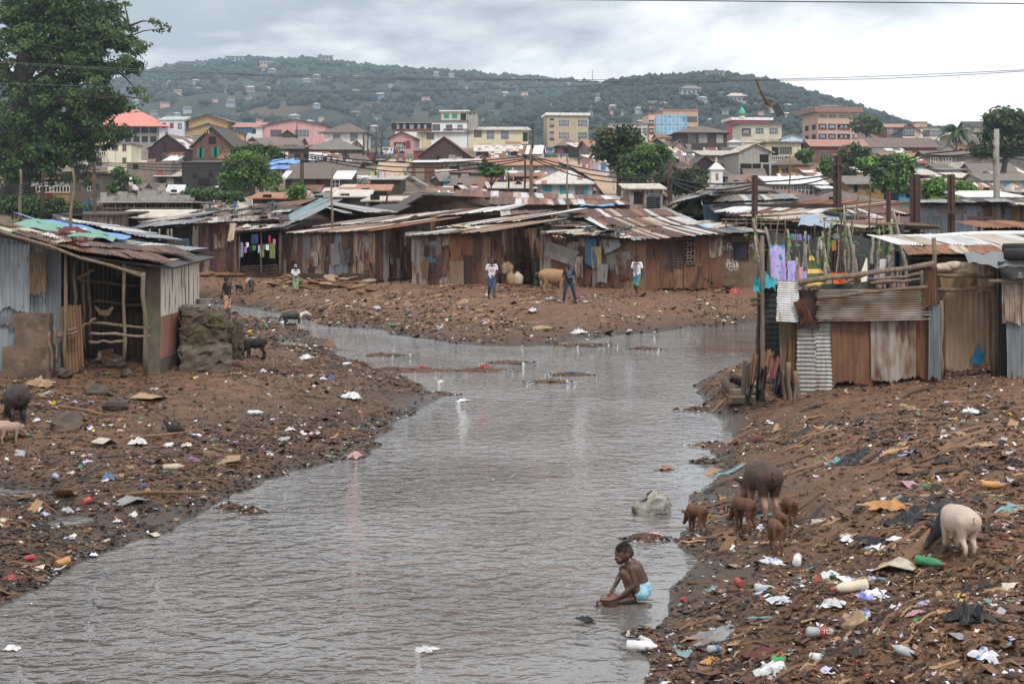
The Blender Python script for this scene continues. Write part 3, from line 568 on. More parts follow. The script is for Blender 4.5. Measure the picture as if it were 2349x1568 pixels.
H('wood_house', 'wide dark timber house under a brown hip roof and satellite dish', 1557, 1668, 304, 352, 262, 'hip', 15, 'w_wood', 'r_brown', [(.27, .5, 1.3, 1.6, 'wind'), (.5, .5, 1.5, 1.6, 'door:grey'), (.85, .5, 1.2, 1.5, 'door:grey'), (.2, .05, 1, 1.5, 'door:grey')], 9, 2, .8)
H('pink_block', 'hot pink block with white roof slab below the green dome', 1682, 1766, 276, 330, 405, 'flat', 6, 'w_hotpink', 'r_white', [(.13, .6, 1, 1.6, 'win'), (.42, .7, 2, 1.2, 'win'), (.75, .55, 4, 2.2, 'hole')], 10, 6, .9, 'building')
H('cream_house', 'clean cream house with two window bands and corner balcony', 1700, 1794, 284, 340, 342, 'flat', 2, 'w_cream', 'r_brown', [(.45, .58, 2, 1.5, 'win'), (.8, .58, 2, 1.5, 'win'), (.45, .3, 3, .4, 'vent'), (.82, .3, 2.6, .4, 'vent'), (.12, .5, 2.2, 1.8, 'bal:grey')], 9, 5, .8)
H('white_roof_house', 'small house with bright white hip roof in front of cream house', 1674, 1732, 326, 340, 300, 'hip', 12, 'w_white', 'r_white', (), 8, 0, .5)
H('blue_house', 'pale blue house with blue trimmed gable', 1792, 1846, 318, 340, 372, 'front', 8, 'w_skyblue', 'r_cream', row(3, .2, 1.1, 1.2, 'win'), 9, 4, .3)
pb = H('peach_block', 'four storey peach block with brown roof slab and rounded balconies', 1874, 1968, 258, 325, 425, 'flat', 12, 'w_peach', 'r_pinkbrown', [(.13, .8, 2.3, 1.1, 'vent'), (.37, .8, 2.3, 1.1, 'vent'), (.68, .8, 3.6, 1.1, 'vent'), (.93, .8, 1.6, 1.1, 'vent'), (.12, .4, 2.5, 1.8, 'bal:rustred'), (.36, .4, 2.4, 1.8, 'bal:rustred'), (.66, .4, 4, 1.8, 'bal:rustred'), (.91, .46, 1.1, 1.3, 'win'), (.12, .06, 2.5, 1.8, 'bal:rustred'), (.36, .06, 2.4, 1.8, 'bal:rustred'), (.66, .06, 4, 1.8, 'bal:rustred'), (.91, .12, 1.1, 1.3, 'win')], 13, 9, 1.4, 'building', side=[(-.25, .42, 3, 1.6, 'hole'), (-.25, .08, 3, 1.6, 'hole'), (-.7, .42, 3, 1.6, 'hole'), (-.7, .08, 3, 1.6, 'hole')])
H('red_house', 'red plastered house with barred windows at the foot of the peach block', 1862, 1990, 335, 372, 322, 'gable', 14, 'w_red', 'r_pinkbrown', [(.22, .3, 1.8, 1.3, 'wind'), (.55, .3, 1.6, 2.0, 'win'), (.82, .35, 1.6, 1.9, 'win')], 10, 3, .6)
H('red_house', 'long low red house under a wide weathered brown roof', 1985, 2150, 337, 360, 320, 'gable', 20, 'w_red', 'r_brown', [(.15, .1, 1, 1, 'win'), (.3, .1, 1, 1, 'win'), (.55, .1, 3, 1, 'win')], 12, 2, .6)
H('slate_house', 'dark slate gabled house with two white attic windows', 2050, 2118, 306, 330, 375, 'front', 22, 'w_slate', 'r_brown', [(.42, .9, 1.2, 2.2, 'win'), (.62, .9, 1.2, 2.2, 'win')], 10, 2, .6)
H('red_attic_house', 'dark red house wing behind the slate gable', 2034, 2112, 292, 312, 382, 'gable', 7, 'w_red', 'r_pinkbrown', [(.1, .3, 1.4, 1.4, 'win')], 8, 2, .4)
H('cream_house', 'cream house with roof terrace beside the oil palm', 2111, 2156, 294, 330, 385, 'flat', 3, 'w_cream', 'r_brown', [(.3, .45, 1.6, 1.8, 'wind'), (.73, .45, 3, 1.9, 'win'), (.7, .05, 2, .9, 'bal:grey')], 8, 2, .3)
H('terrace_room', 'small peach room on the roof terrace near the palm', 2098, 2127, 281, 290, 392, 'flat', 2, 'w_peach', 'r_pinkbrown', (), 6, 2, .2)
H('yellow_house', 'yellow brown house with a tin hip roof right of the palm', 2175, 2228, 311, 332, 330, 'hip', 12, 'w_yellow', 'r_stripe_grey', [(.25, .1, 1.2, 1.8, 'hole'), (.65, .15, 1.2, 1.6, 'win')], 8, 3, .6)
H('dark_house', 'dark house with a row of white windows near the great right tree', 2226, 2262, 303, 332, 320, 'gable', 12, 'w_wood', 'r_brown', row(3, .4, .8, 1.4, 'win'), 8, -8, .6)
H('cream_gable_house', 'cream gabled house with barred porch under the right tree', 2252, 2302, 300, 330, 325, 'front', 13, 'w_paleyellow', 'r_pinkbrown', [(.4, .15, 3, 1.7, 'wind')], 8, -6, .5)
H('white_attic_house', 'pale upper house with dark tin roof behind the right tree', 2222, 2300, 290, 305, 372, 'gable', 11, 'w_cream', 'r_dark', row(3, .3, 1, .9, 'win'), 9, -4, .8)
H('balcony_house', 'cream balcony wing with yellow roof and white balustrade', 150, 247, 332, 382, 240, 'gable', 22, 'w_cream', 'r_yellow', [(.3, .5, 3.2, 1.6, 'bal:cream'), (.75, .5, 2.8, 1.6, 'bal:cream'), (.25, .02, 2.4, 1.4, 'wind'), (.7, .02, 2.2, 1.4, 'wind')], 9, 3, .6)
H('plain_house', 'plain two storey cream house with small square windows', 248, 301, 331, 406, 236, 'flat', 3, 'w_cream', 'r_grey', [(.3, .82, .9, .8, 'wind'), (.7, .8, .5, 1, 'wind'), (.7, .42, .5, .9, 'wind')], 8, 3, .2)
H('maroon_house', 'plain dark maroon gable house left of the rusty gable', 338, 430, 340, 372, 236, 'front', 32, 'w_maroon', 'r_stripe_grey', [(.43, .75, .5, 1.6, 'hole'), (.43, .1, .7, 1.2, 'wind'), (.7, .2, .8, 1, 'hole')], 10, -8, .3)
H('rusty_gable_house', 'tall rust streaked gable house with green shutters and hanging wash', 441, 534, 333, 378, 226, 'front', 42, 'tin_rust', 'r_dark', [(.2, .35, .8, 1.6, 'shut:green'), (.58, .4, .9, 1.6, 'shut:green'), (.5, 1.05, 1.2, 1.2, 'hole'), (.85, .3, .8, 1.4, 'wind'), (.8, .02, 1.3, 1.2, 'door:grey')], 9, -7, .5)
H('dormer_shed', 'rusty side wing with blue and yellow shutters right of the tall gable', 528, 563, 306, 335, 230, 'shed', 7, 'tin_rust_dark', 'r_grey', [(.4, .2, .9, 1.2, 'door:skyblue'), (.8, .25, .6, 1, 'door:cream')], 5, -7, .3, 'shed')
H('long_house', 'long cream house under a broad brown roof behind the bright tree', 567, 680, 331, 350, 262, 'gable', 14, 'w_cream', 'r_brown', (), 9, -3, .7)
H('small_gable_house', 'tiny dark gable peeping before the pink hall', 640, 680, 312, 330, 285, 'front', 13, 'w_wood', 'r_dark', [(.5, .4, .8, .8, 'hole')], 8, -6, .3)
H('tin_house', 'tin clad house with wide pyramid roof behind a washing line', 708, 818, 343, 376, 236, 'hip', 25, 'tin_streaked', 'r_grey', [(.22, .4, 1, 1.2, 'wind'), (.65, .4, 1, 1.2, 'wind'), (.5, .1, 1, 1.6, 'door:brown')], 9, -2, .9)
H('dark_shack', 'dark plank shack beside the bright green tree', 618, 690, 342, 380, 232, 'shed', 6, 'w_wood', 'r_dark', [(.3, .1, .9, 1.4, 'hole'), (.7, .1, 1, 1.6, 'door:grey')], 7, -3, .4, 'shack')
H('brown_roof_shack', 'large dark shack whose roof is half brown half shining white', 654, 798, 409, 450, 180, 'shed', 32, 'tin_rust_dark', 'r_patch', [(.16, .45, .9, 1.1, 'door:wood'), (.53, .4, .6, 1.2, 'hole'), (.8, .45, 1, 1, 'win')], 8, -2, .6, 'shack')
H('tar_house', 'tarred black and brown plank block on the grassy slope', 416, 510, 373, 440, 192, 'shed', 3, 'board_dark', 'r_dark', [(.33, .45, .7, .7, 'hole'), (.72, .5, .6, .7, 'hole'), (.55, .2, 1.6, 1, 'hole')], 7, -4, .2, 'shack')
H('porch_shack', 'small shack with pale tin roof against the tarred block', 362, 414, 404, 438, 190, 'shed', 13, 'w_wood', 'r_cream', [(.55, .12, .8, 1.4, 'door:grey'), (.2, .3, .7, .8, 'hole')], 6, 4, .5, 'shack')
H('block_ruin', 'unfinished brown block building with flat broken top', 291, 392, 372, 438, 205, 'none', 0, 'w_blockbrown', 'r_grey', [(.75, .3, .8, 1.7, 'door:rustred'), (.2, .75, .8, .8, 'hole')], 8, 0, .2, 'building')
H('ochre_balcony_house', 'ochre house with pierced balcony front behind the great tree', 62, 168, 398, 468, 172, 'flat', 3, 'w_ochre', 'r_grey', [(.28, .38, 3.2, 1.6, 'bal:cream'), (.75, .38, 2.6, 1.6, 'bal:cream'), (.3, .02, 2.6, 1.2, 'door:red')], 8, 4, .4)
H('grey_house', 'grey brown block house with small windows beside the black pole', 162, 232, 398, 468, 168, 'flat', 3, 'w_blockbrown', 'r_brown', [(.25, .45, .7, .9, 'wind'), (.65, .45, .6, .9, 'win'), (.9, .45, .4, .8, 'wind')], 8, 4, .5)
H('rust_gable_house', 'broad rust brown gable house above the stairway', 962, 1076, 356, 386, 216, 'front', 42, 'tin_rust_dark', 'r_rust', [(.38, .35, .7, 1.2, 'hole'), (.66, .1, 1, 1.8, 'door:grey'), (.8, .05, .8, 1.6, 'door:grey')], 9, -4, .4)
H('red_lean_to', 'red painted lean-to with white window on the rust gable', 949, 995, 346, 376, 212, 'shed', 5, 'w_red', 'r_brown', [(.72, .3, 1, 1.1, 'door:cream')], 3, -4, .2, 'shack')
H('plank_row', 'low dark row of tin stalls under rusty white roofs', 1092, 1238, 347, 366, 242, 'shed', 13, 'tin_rust_dark', 'r_stripe_cream', [(.3, .1, 1, 1.1, 'door:grey'), (.5, .1, 1, 1.1, 'door:skyblue'), (.8, .1, 2.6, .9, 'hole')], 7, 0, .5, 'stalls')
H('orange_roof_house', 'long low house with a single orange rust roof', 1118, 1272, 379, 402, 202, 'shed', 15, 'w_bluegrey', 'r_orange', [(.4, .15, .8, 1, 'door:grey'), (.7, .15, .8, 1, 'door:wood'), (.15, .1, .8, 1, 'hole')], 9, -2, .6)
H('curved_roof_shack', 'tin shack with sagging white roof edge beside the steps', 944, 1008, 374, 418, 176, 'shed', 5, 'tin_rust', 'r_white', [(.3, .1, 1, 1.5, 'door:wood')], 6, -3, .3, 'shack')
H('curved_roof_shack', 'patched grey tin shack with rust edged roof and dish', 1012, 1100, 372, 412, 172, 'shed', 6, 'tin_streaked', 'r_stripe_cream', [(.35, .1, 1.2, 1.4, 'hole'), (.75, .3, 1.6, .9, 'wind')], 6, 2, .3, 'shack')
gs = H('chalked_shack', 'leaning brown tin shack with white painted scrawl', 1084, 1128, 398, 434, 158, 'shed', 4, 'tin_rust', 'r_dark', (), 5, 6, .2, 'shack')
H('stilt_shack', 'patchwork shack with pale door panel left of the scrawled one', 1032, 1082, 396, 430, 160, 'shed', 4, 'tin_rust_dark', 'r_rust', [(.7, .05, .8, 1.5, 'door:cream'), (.2, .1, .8, 1.2, 'door:grey')], 5, -3, .2, 'shack')
H('blue_door_house', 'grey tin house with blue doors under a rust mottled hip roof', 1230, 1358, 421, 450, 152, 'hip', 32, 'w_bluegrey', 'r_stripe_cream', [(.2, .06, .8, 1.1, 'door:teal'), (.5, .06, .8, 1.1, 'door:teal'), (.78, .1, .9, .9, 'wind'), (.88, .08, .4, 1, 'door:teal')], 10, -4, .5)
H('rag_roof_shack', 'low shack under rumpled white sheets left of the blue doors', 1128, 1222, 432, 452, 150, 'shed', 12, 'tin_rust_dark', 'r_cream', (), 8, 3, .5, 'shack')
H('dark_fence_shack', 'dark plank shack with tin roof edge below the orange roof', 1148, 1232, 405, 434, 165, 'shed', 8, 'w_wood', 'r_rust', [(.4, .1, .8, 1, 'hole')], 7, 4, .4, 'shack')
H('shop_house', 'dark red shop under a brown hip roof at the street corner', 1282, 1328, 334, 352, 262, 'hip', 16, 'w_red', 'r_brown', [(.5, 0, 2, 1, 'hole')], 8, 4, .6, 'shop')
H('shop_stall', 'rusty roofed stall with pink awning on the street side', 1324, 1364, 338, 362, 252, 'shed', 9, 'w_wood', 'r_stripe_cream', [(.4, 0, 1.2, 1.3, 'hole')], 7, 12, .5, 'shop')
H('shop_stall', 'orange tin roofed stall just left of the street trees', 1352, 1392, 336, 366, 240, 'gable', 13, 'tin_streaked', 'r_orange', [(.5, .1, 1.2, 1.3, 'door:skyblue')], 7, 12, .5, 'shop')
H('lilac_kiosk', 'pink and lilac kiosk with dark shutter at the street bend', 1352, 1384, 362, 392, 215, 'shed', 5, 'w_pink', 'r_white', [(.5, .45, 1.2, .8, 'hole')], 5, 10, .3, 'kiosk')
H('lilac_kiosk', 'narrow blue lilac kiosk with open blue shutter', 1374, 1398, 372, 402, 205, 'shed', 4, 'w_lilac', 'r_cream', [(.4, .4, .6, .9, 'door:blue')], 4, 10, .2, 'kiosk')
H('gable_shed', 'plain brown gable shed right of the big street trees', 1482, 1530, 335, 352, 262, 'front', 18, 'w_maroon', 'r_brown', (), 8, 3, .3, 'shed')
H('yellow_cottage', 'small yellow cottage below the office block', 1512, 1556, 315, 345, 285, 'gable', 6, 'w_paleyellow', 'r_rust', [(.5, .3, 1.2, 1.4, 'wind')], 7, 4, .4)
H('grey_block_house', 'bare grey concrete block house with empty window holes', 1694, 1770, 348, 412, 232, 'front', 18, 'w_grey', 'r_cream', [(.78, .62, 1.5, 1.3, 'hole'), (.22, .2, 1.9, 1.7, 'hole'), (.55, .2, 1.4, 1.7, 'hole'), (.84, 0, 1, 2.5, 'hole')], 10, 6, .5)
H('grey_annex', 'grey block annex with barred window left of the bare block house', 1614, 1690, 356, 388, 240, 'shed', 9, 'w_blockbrown', 'r_cream', [(.25, .15, .9, 1, 'wind'), (.66, .15, 1.3, 1.3, 'wind')], 8, 4, .5)
H('balcony_house', 'cream house with dark balcony and white posts right of grey block', 1758, 1838, 328, 372, 282, 'flat', 3, 'w_paleyellow', 'r_brown', [(.25, .35, 1.4, 1.7, 'hole'), (.55, .42, 2.4, 1.4, 'wind'), (.5, .12, 5.5, .8, 'bal:cream')], 8, 2, .6)
H('yellow_hip_house', 'faded yellow cottage under a brown hip roof below the balcony house', 1786, 1858, 378, 406, 216, 'hip', 15, 'w_orange', 'r_brown', [(.2, .1, .9, 1.1, 'wind'), (.7, .1, .9, 1.2, 'wind')], 8, 3, .6)
H('dark_gable', 'small dark brown gable left of the white minaret', 1592, 1642, 378, 402, 205, 'front', 20, 'w_maroon', 'r_dark', (), 8, 5, .3, 'shed')
H('long_white_roof_house', 'long grey house with bright white roof and barred windows', 1768, 1888, 421, 462, 166, 'gable', 15, 'w_grey', 'r_white', [(.2, .4, 2.2, 1, 'win'), (.62, .3, 2.2, 1.4, 'win'), (.8, 0, .9, .8, 'door:rustred')], 9, 2, .6)
H('ochre_shed', 'small ochre shed left of the long white roof', 1735, 1768, 418, 436, 172, 'shed', 6, 'w_ochre', 'r_grey', [(.5, .3, .8, .6, 'hole')], 6, 2, .3, 'shed')
H('vent_annex', 'grey annex wall with pierced vent blocks', 1886, 1908, 432, 465, 166, 'shed', 12, 'w_grey', 'r_white', [(.5, .2, 1.2, .9, 'vent')], 7, 4, .4)
H('yellow_house', 'orange yellow plank house with red side and wooden shutters', 1946, 2028, 422, 460, 172, 'gable', 17, 'w_orange', 'r_grey', [(.2, .5, .9, 1, 'shut:wood'), (.66, .5, .9, 1, 'shut:wood')], 9, 3, .5)
H('red_wing', 'red wing attached left of the orange yellow plank house', 1906, 1948, 420, 456, 173, 'gable', 12, 'w_red', 'r_brown', [(.6, .3, .9, .9, 'wind'), (.15, .3, .6, .8, 'hole')], 8, 3, .4)
H('hip_roof_house', 'broad low brown hip roof with one red patch', 1884, 2040, 466, 480, 122, 'hip', 28, 'w_blockbrown', 'r_brown', (), 11, 2, .6)
H('hip_roof_house', 'small brown pyramid roof beside the white minaret', 1668, 1762, 436, 450, 135, 'hip', 20, 'w_blockbrown', 'r_brown', (), 9, 2, .6)
H('block_house', 'long brown block house with three white windows under striped roof', 2128, 2290, 357, 388, 252, 'gable', 10, 'w_blockbrown', 'r_brown', [(.1, .3, 1.2, 1.3, 'win'), (.28, .3, 1.4, 1.3, 'win'), (.47, .3, 1.4, 1.3, 'wind'), (.7, .3, 1.4, 1.2, 'wind')], 9, -3, .5)
H('rust_roof_house', 'brown house with rusty striped roof left of the long block house', 2062, 2124, 374, 408, 240, 'gable', 14, 'w_blockbrown', 'r_stripe', [(.8, .3, .8, 1.2, 'door:blue')], 8, 3, .5)
H('stripe_roof_house', 'house with brown roof patched white and orange below the red house', 2082, 2160, 341, 356, 300, 'gable', 10, 'w_wood', 'r_stripe', [(.3, .1, 1, 1, 'hole'), (.6, .1, .8, 1, 'door:skyblue')], 8, 2, .5)
H('patch_roof_house', 'low house with grey roof striped pale beside the mango tree', 1994, 2078, 352, 366, 292, 'gable', 11, 'w_wood', 'r_stripe_grey', (), 8, 2, .5)
H('terracotta_house', 'low cream house with plain terracotta roof', 2030, 2112, 360, 372, 272, 'gable', 8, 'w_cream', 'r_orange', (), 8, 2, .4)
H('brown_gable_house', 'ochre brown gable house with mossy tin roof', 2160, 2232, 344, 358, 292, 'front', 18, 'w_ochre', 'r_brown', [(.6, .6, .6, .8, 'hole')], 10, -16, .5)
H('grey_roof_house', 'dark plank house under a wide grey brown roof near concrete pole', 2238, 2330, 398, 415, 215, 'gable', 22, 'w_woodgrey', 'r_grey', [(.2, .2, .8, .7, 'hole')], 9, -4, .5)
H('blue_window_house', 'grey block house with sky blue windows at the right edge', 2256, 2362, 414, 444, 192, 'gable', 15, 'w_grey', 'r_grey', [(.2, .2, .9, 1.3, 'win'), (.55, .25, 1.1, 1.3, 'door:skyblue'), (.95, .25, 1, 1.3, 'door:skyblue')], 9, 3, .4)
H('grey_gable_house', 'pale weathered plank gable house cut by the right edge', 2312, 2400, 362, 405, 226, 'front', 18, 'w_woodgrey', 'r_dark', [(.3, .2, 1, .8, 'hole')], 9, -4, .5)
H('zinc_shed', 'blue grey zinc shed beside the grey roofed plank house', 2160, 2222, 390, 415, 218, 'shed', 3, 'tin_blue_grey', 'r_grey', [(.85, .1, .8, 1.4, 'hole')], 6, 2, .2, 'shed')
H('wood_annex', 'weathered plank lean-to with sloping zinc roof', 2202, 2250, 408, 438, 200, 'shed', 10, 'w_woodgrey', 'r_cream', [(.4, .4, .6, .8, 'wind')], 7, 4, .4, 'shed')
H('blue_shack', 'small bright blue shack under crumpled pale tin', 2062, 2096, 440, 460, 150, 'shed', 7, 'w_blue', 'r_cream', [(.7, .3, .7, .6, 'hole')], 7, 3, .4, 'shack')
H('white_roof_shack', 'long shack with chalk white roof behind the right corrugated shack', 2222, 2336, 452, 468, 132, 'shed', 11, 'w_bluegrey', 'r_white', (), 8, -2, .5, 'shack')
H('tin_hut', 'low grey tin hut with pale roof left of the round yellow green tree', 2080, 2140, 402, 425, 190, 'shed', 6, 'tin_streaked', 'r_cream', [(.5, .1, .8, 1.3, 'hole')], 6, 0, .3, 'shack')
H('tin_hut', 'small tin hut with rusty white roof above the banana clump', 2156, 2214, 418, 440, 176, 'shed', 7, 'tin_tan', 'r_stripe_cream', [(.4, .1, .7, 1.2, 'door:green')], 6, 0, .3, 'shack')
for a in [('red mottled low roof left of the small green bush', 580, 690, 456, 474, 132, 12, 'r_orange'), ('grey littered low roof right of the black pole', 706, 790, 456, 476, 132, 12, 'r_grey'), ('white and red low roof in the dip right of the pole', 770, 842, 452, 474, 128, 14, 'r_stripe_cream'),
          ('rusty low roof scattered with stones left of the steps', 818, 888, 438, 458, 140, 12, 'r_orange'), ('pale low roof dotted with stones below the steps', 838, 912, 462, 476, 122, 9, 'r_cream'), ('dark tin hut with tented white roof left of the steps', 850, 918, 412, 446, 150, 8, 'r_cream'),
          ('bluish tin hut between washing and brown shack', 806, 850, 408, 428, 165, 4, 'r_white'), ('long cream roof below the half built block wall', 246, 442, 500, 520, 112, 16, 'r_cream'), ('dark pole roof in front of the block wall', 140, 262, 494, 512, 108, 6, 'r_dark'),
          ('small open shelter with pale roof on the grassy slope', 496, 560, 430, 452, 148, 5, 'r_cream'), ('blue tarp covered shack beside the bright tree', 604, 690, 388, 420, 205, 8, 'r_blue'),
          ('red brown low roof left of the minaret', 1570, 1634, 424, 442, 150, 12, 'r_stripe_cream'), ('white low roof strip before the broad hip roof', 1880, 1990, 476, 484, 112, 5, 'r_white'), ('rumpled canvas shelter under the dark mango tree', 1440, 1520, 434, 470, 128, 10, 'r_cream')]:
 if a[7] == 'r_blue' and 'r_blue' not in MATS: roofm('r_blue', (0.1, 0.22, 0.55), (0.5, 0.55, 0.7), 0.6)
 H('low_roof_shack', a[0], a[1], a[2], a[3], a[4], a[5], 'shed', a[6], R.choice(['tin_rust_dark', 'w_wood', 'tin_streaked', 'w_blockbrown']), a[7], [(.3, .05, .8, 1.1, 'hole')], 8, R.uniform(-5, 5), .4, 'shack')
mat('street_dust', (0.52, 0.36, 0.24), (0.42, 0.29, 0.19), scale=0.5, pos=True, c3=(0.26, 0.19, 0.13), s3=0.25, a3=0.58)
def street(name, L_, R_):
 q = MB(); n = 26; rows = []
 for i in range(n + 1):
  t = i / n * (len(L_) - 1); k = min(int(t), len(L_) - 2); f = t - k; r = []
  a = [L_[k][j] * (1 - f) + L_[k + 1][j] * f for j in (0, 1)]; b = [R_[k][j] * (1 - f) + R_[k + 1][j] * f for j in (0, 1)]
  pa, pb = gpt(*a, lo=100), gpt(*b, lo=100)
  for j in range(7):
   p = pa.lerp(pb, j / 6); r.append(Vector((p.x, p.y, gz(p.x, p.y) + .7)))
  rows.append(r)
 vs = [v for r in rows for v in r]; q.add(vs, [(i * 7 + j, i * 7 + j + 1, (i + 1) * 7 + j + 1, (i + 1) * 7 + j) for i in range(n) for j in range(6)])
 return tag(q.obj(name, ['street_dust']), None, None, kind='structure')
street('road', [(1395, 470), (1361, 422), (1320, 396), (1281, 377), (1255, 366)], [(1450, 466), (1432, 445), (1396, 414), (1345, 388), (1300, 366)])
street('street', [(862, 425), (862, 402), (866, 388), (872, 372)], [(925, 425), (928, 402), (938, 388), (944, 372)])
def steps():
 p0, p1 = gpt(945, 446, lo=120), gpt(935, 410, lo=120); q = MB(); n = 13
 for i in range(n):
  t = i / n; y = p0.y + (p1.y - p0.y) * t; py = 446 - 36 * t; w = 3.2 - t * .6; x = X(946 - 12 * t, y); z = Z(py, y)
  q.box(x - w / 2, x + w / 2, y, y + (p1.y - p0.y) / n + .01, z - 2, z - .02 + .001 * i)
 tag(q.obj('stairway', ['concrete']), 'long concrete stairway climbing to the upper street', 'stairs')
 w = MB(); pts = [gpt(px, py, lo=120) + Vector((0, 0, .8)) for px, py in ((926, 398), (932, 406), (944, 416), (962, 428), (980, 439))]; w.tube(pts, .3, 6)
 tag(w.obj('parapet_wall', ['concrete']), 'curved concrete parapet running down beside the stairway', 'wall')
steps()
_pool = {}
def sheet_mesh(pitch, hor, var, rag=True, w=.8, h=2.0):
 k = (pitch, hor, var)
 if k in _pool: return _pool[k]
 r = np.random.RandomState(int(pitch * 1000) * 20 + hor * 10 + var); L_ = h if hor else w; nc = max(4, int(round(L_ / pitch)) * 4); nr = 6
 q = MB(); amp = pitch * .16
 for i in range(nr + 1):
  for j in range(nc + 1):
   a, b = j / nc, i / nr; off = amp * math.sin(a * L_ / pitch * 2 * PI) + .02 * math.sin(3 * a + var) * math.sin(4 * b + var * 2) + r.normal(0, .003)
   if hor: x, z = b * w, a * h
   else: x, z = a * w, b * h
   if rag and not hor:
    if i == 0: z += r.uniform(-.06, .05) + .08 * math.sin(a * 5 + var * 3)
    if i == nr: z += r.uniform(-.03, .03)
   if rag and hor:
    if i == 0: x += r.uniform(-.03, .03)
    if i == nr: x += r.uniform(-.05, .05)
   q.v.append((x, -off, z))
 for i in range(nr):
  for j in range(nc):
   a = i * (nc + 1) + j; q.f.append((a, a + 1, a + nc + 2, a + nc + 1)); q.m.append(0)
 me = q.mesh('tin_sheet', ['tin_grey']); me.polygons.foreach_set('use_smooth', [True] * len(me.polygons)); _pool[k] = me; return me
def sheet(parent, O, U, V, w, h, m, name='wall_sheet', pitch=.15, hor=False, var=None, roll=0, label=None):
 U = Vector(U).normalized(); V = Vector(V); V = (V - U * V.dot(U)).normalized(); Nn = V.cross(U)   # local y points into the wall
 if roll:
  c, s = math.cos(roll), math.sin(roll); U, V = U * c + V * s, V * c - U * s
 o = link(name, sheet_mesh(pitch, hor, R.randrange(6) if var is None else var), parent)
 O = Vector(O) - (parent.location if parent else Vector()); sx, sz = w / .8, h / 2.0
 o.matrix_basis = Matrix(((U.x * sx, Nn.x, V.x * sz, O.x), (U.y * sx, Nn.y, V.y * sz, O.y), (U.z * sx, Nn.z, V.z * sz, O.z), (0, 0, 0, 1)))
 setmat(o, m)
 if label: o['label'] = label
 return o
def pick(ms): return R.choice(ms) if not isinstance(ms, dict) else R.choices(list(ms), list(ms.values()))[0]
def patchwall(root, A, B, zb, zA, zB, ms, pitch=.15, wmin=.5, wmax=.95, layers=1.4, gaps=(), back='board_dark', horp=.1):
 """a wall of scrap sheets from A to B (x,y), foot zb, top zA..zB, nailed over dark boards"""
 A, B = Vector((*A, 0)), Vector((*B, 0)); L_ = (B - A).length; U = (B - A) / L_; Nn = Vector((U.y, -U.x, 0)); V = Vector((0, 0, 1))
 q = MB(); o = Vector((0, 0, 0)) - root.location
 def P(s, n, z): p = A + U * s + Nn * n + o; return (p.x, p.y, z + o.z)
 segs = []; s0 = 0
 for g0, g1 in sorted(gaps): segs.append((s0, g0)); s0 = g1
 segs.append((s0, L_))
 for a, b in segs:
  if b - a < .05: continue
  za, zc = zA + (zB - zA) * a / L_, zA + (zB - zA) * b / L_
  q.add([P(a, -.06, zb - .4), P(b, -.06, zb - .4), P(b, -.06, zc - .03), P(a, -.06, za - .03), P(a, -.14, zb - .4), P(b, -.14, zb - .4), P(b, -.14, zc - .03), P(a, -.14, za - .03)], [(0, 1, 2, 3), (7, 6, 5, 4), (3, 2, 6, 7), (0, 3, 7, 4), (1, 5, 6, 2)])
 q.obj('wall', [back], root)
 for a, b in segs:
  s = a
  while s < b - .1:
   w = min(R.uniform(wmin, wmax), b - s); w = b - s if b - s - w < .25 else w
   zt = zA + (zB - zA) * (s + w / 2) / L_; hh = zt - zb; z = zb - .05; part = 0
   while z < zt - .15:
    h = hh * R.choice([.38, .5, .62, 1.0]); h = min(h, zt - z)
    if zt - z - h < .35: h = zt - z
    hor = R.random() < horp
    sheet(root, A + U * (s - .02) + Nn * R.uniform(.005, .04) + V * (z - (.06 if part else 0)), U, V + U * R.uniform(-.02, .02), w + .06, h + (.06 if part else 0), pick(ms), pitch=pitch, hor=hor, roll=R.uniform(-.015, .015))
    z += h; part += 1
   s += w
 if layers:
  for _ in range(int(L_ * layers)):
   s = R.uniform(0, max(.1, L_ - .8));
   if any(g0 - .5 < s < g1 for g0, g1 in gaps): continue
   zt = zA + (zB - zA) * s / L_; h = R.uniform(.5, 1.4); w = R.uniform(.35, 1.0)
   sheet(root, A + U * s + Nn * R.uniform(.06, .1) + V * (zb + R.uniform(.1, 1) * max(.1, zt - zb - h)), U, V, w, min(h, zt - zb), pick(ms), pitch=pitch, hor=R.random() < .35, roll=R.uniform(-.2, .2))
def roofpatch(root, P0, P1, P2, P3, ms, cols, rows, pitch=.15, deck='board_dark', name='roof_sheet', over=.12):
 """P0 front-left, P1 front-right, P2 back-right, P3 back-left"""
 P0, P1, P2, P3 = map(Vector, (P0, P1, P2, P3)); o = root.location; q = MB(); d = Vector((0, 0, -.06))
 q.slab(*[p - o + d for p in (P0, P1, P2, P3)], .05); q.obj('roof_deck', [deck], root)
 def B(u, v): return (P0 * (1 - u) + P1 * u) * (1 - v) + (P3 * (1 - u) + P2 * u) * v
 for j in range(rows):
  for i in range(cols):
   u0, v0 = i / cols, j / rows; a, b, c = B(u0, v0), B((i + 1) / cols, v0), B(u0, (j + 1) / rows); U, V = b - a, c - a
   n = U.cross(V).normalized()
   sheet(root, a + n * (.03 + .05 * j + R.uniform(0, .03)) - V.normalized() * over * (1.6 if j == 0 else 1), U, V, U.length * 1.06, V.length + over * R.uniform(1.2, 2), pick(ms), name, pitch, roll=R.uniform(-.012, .012))
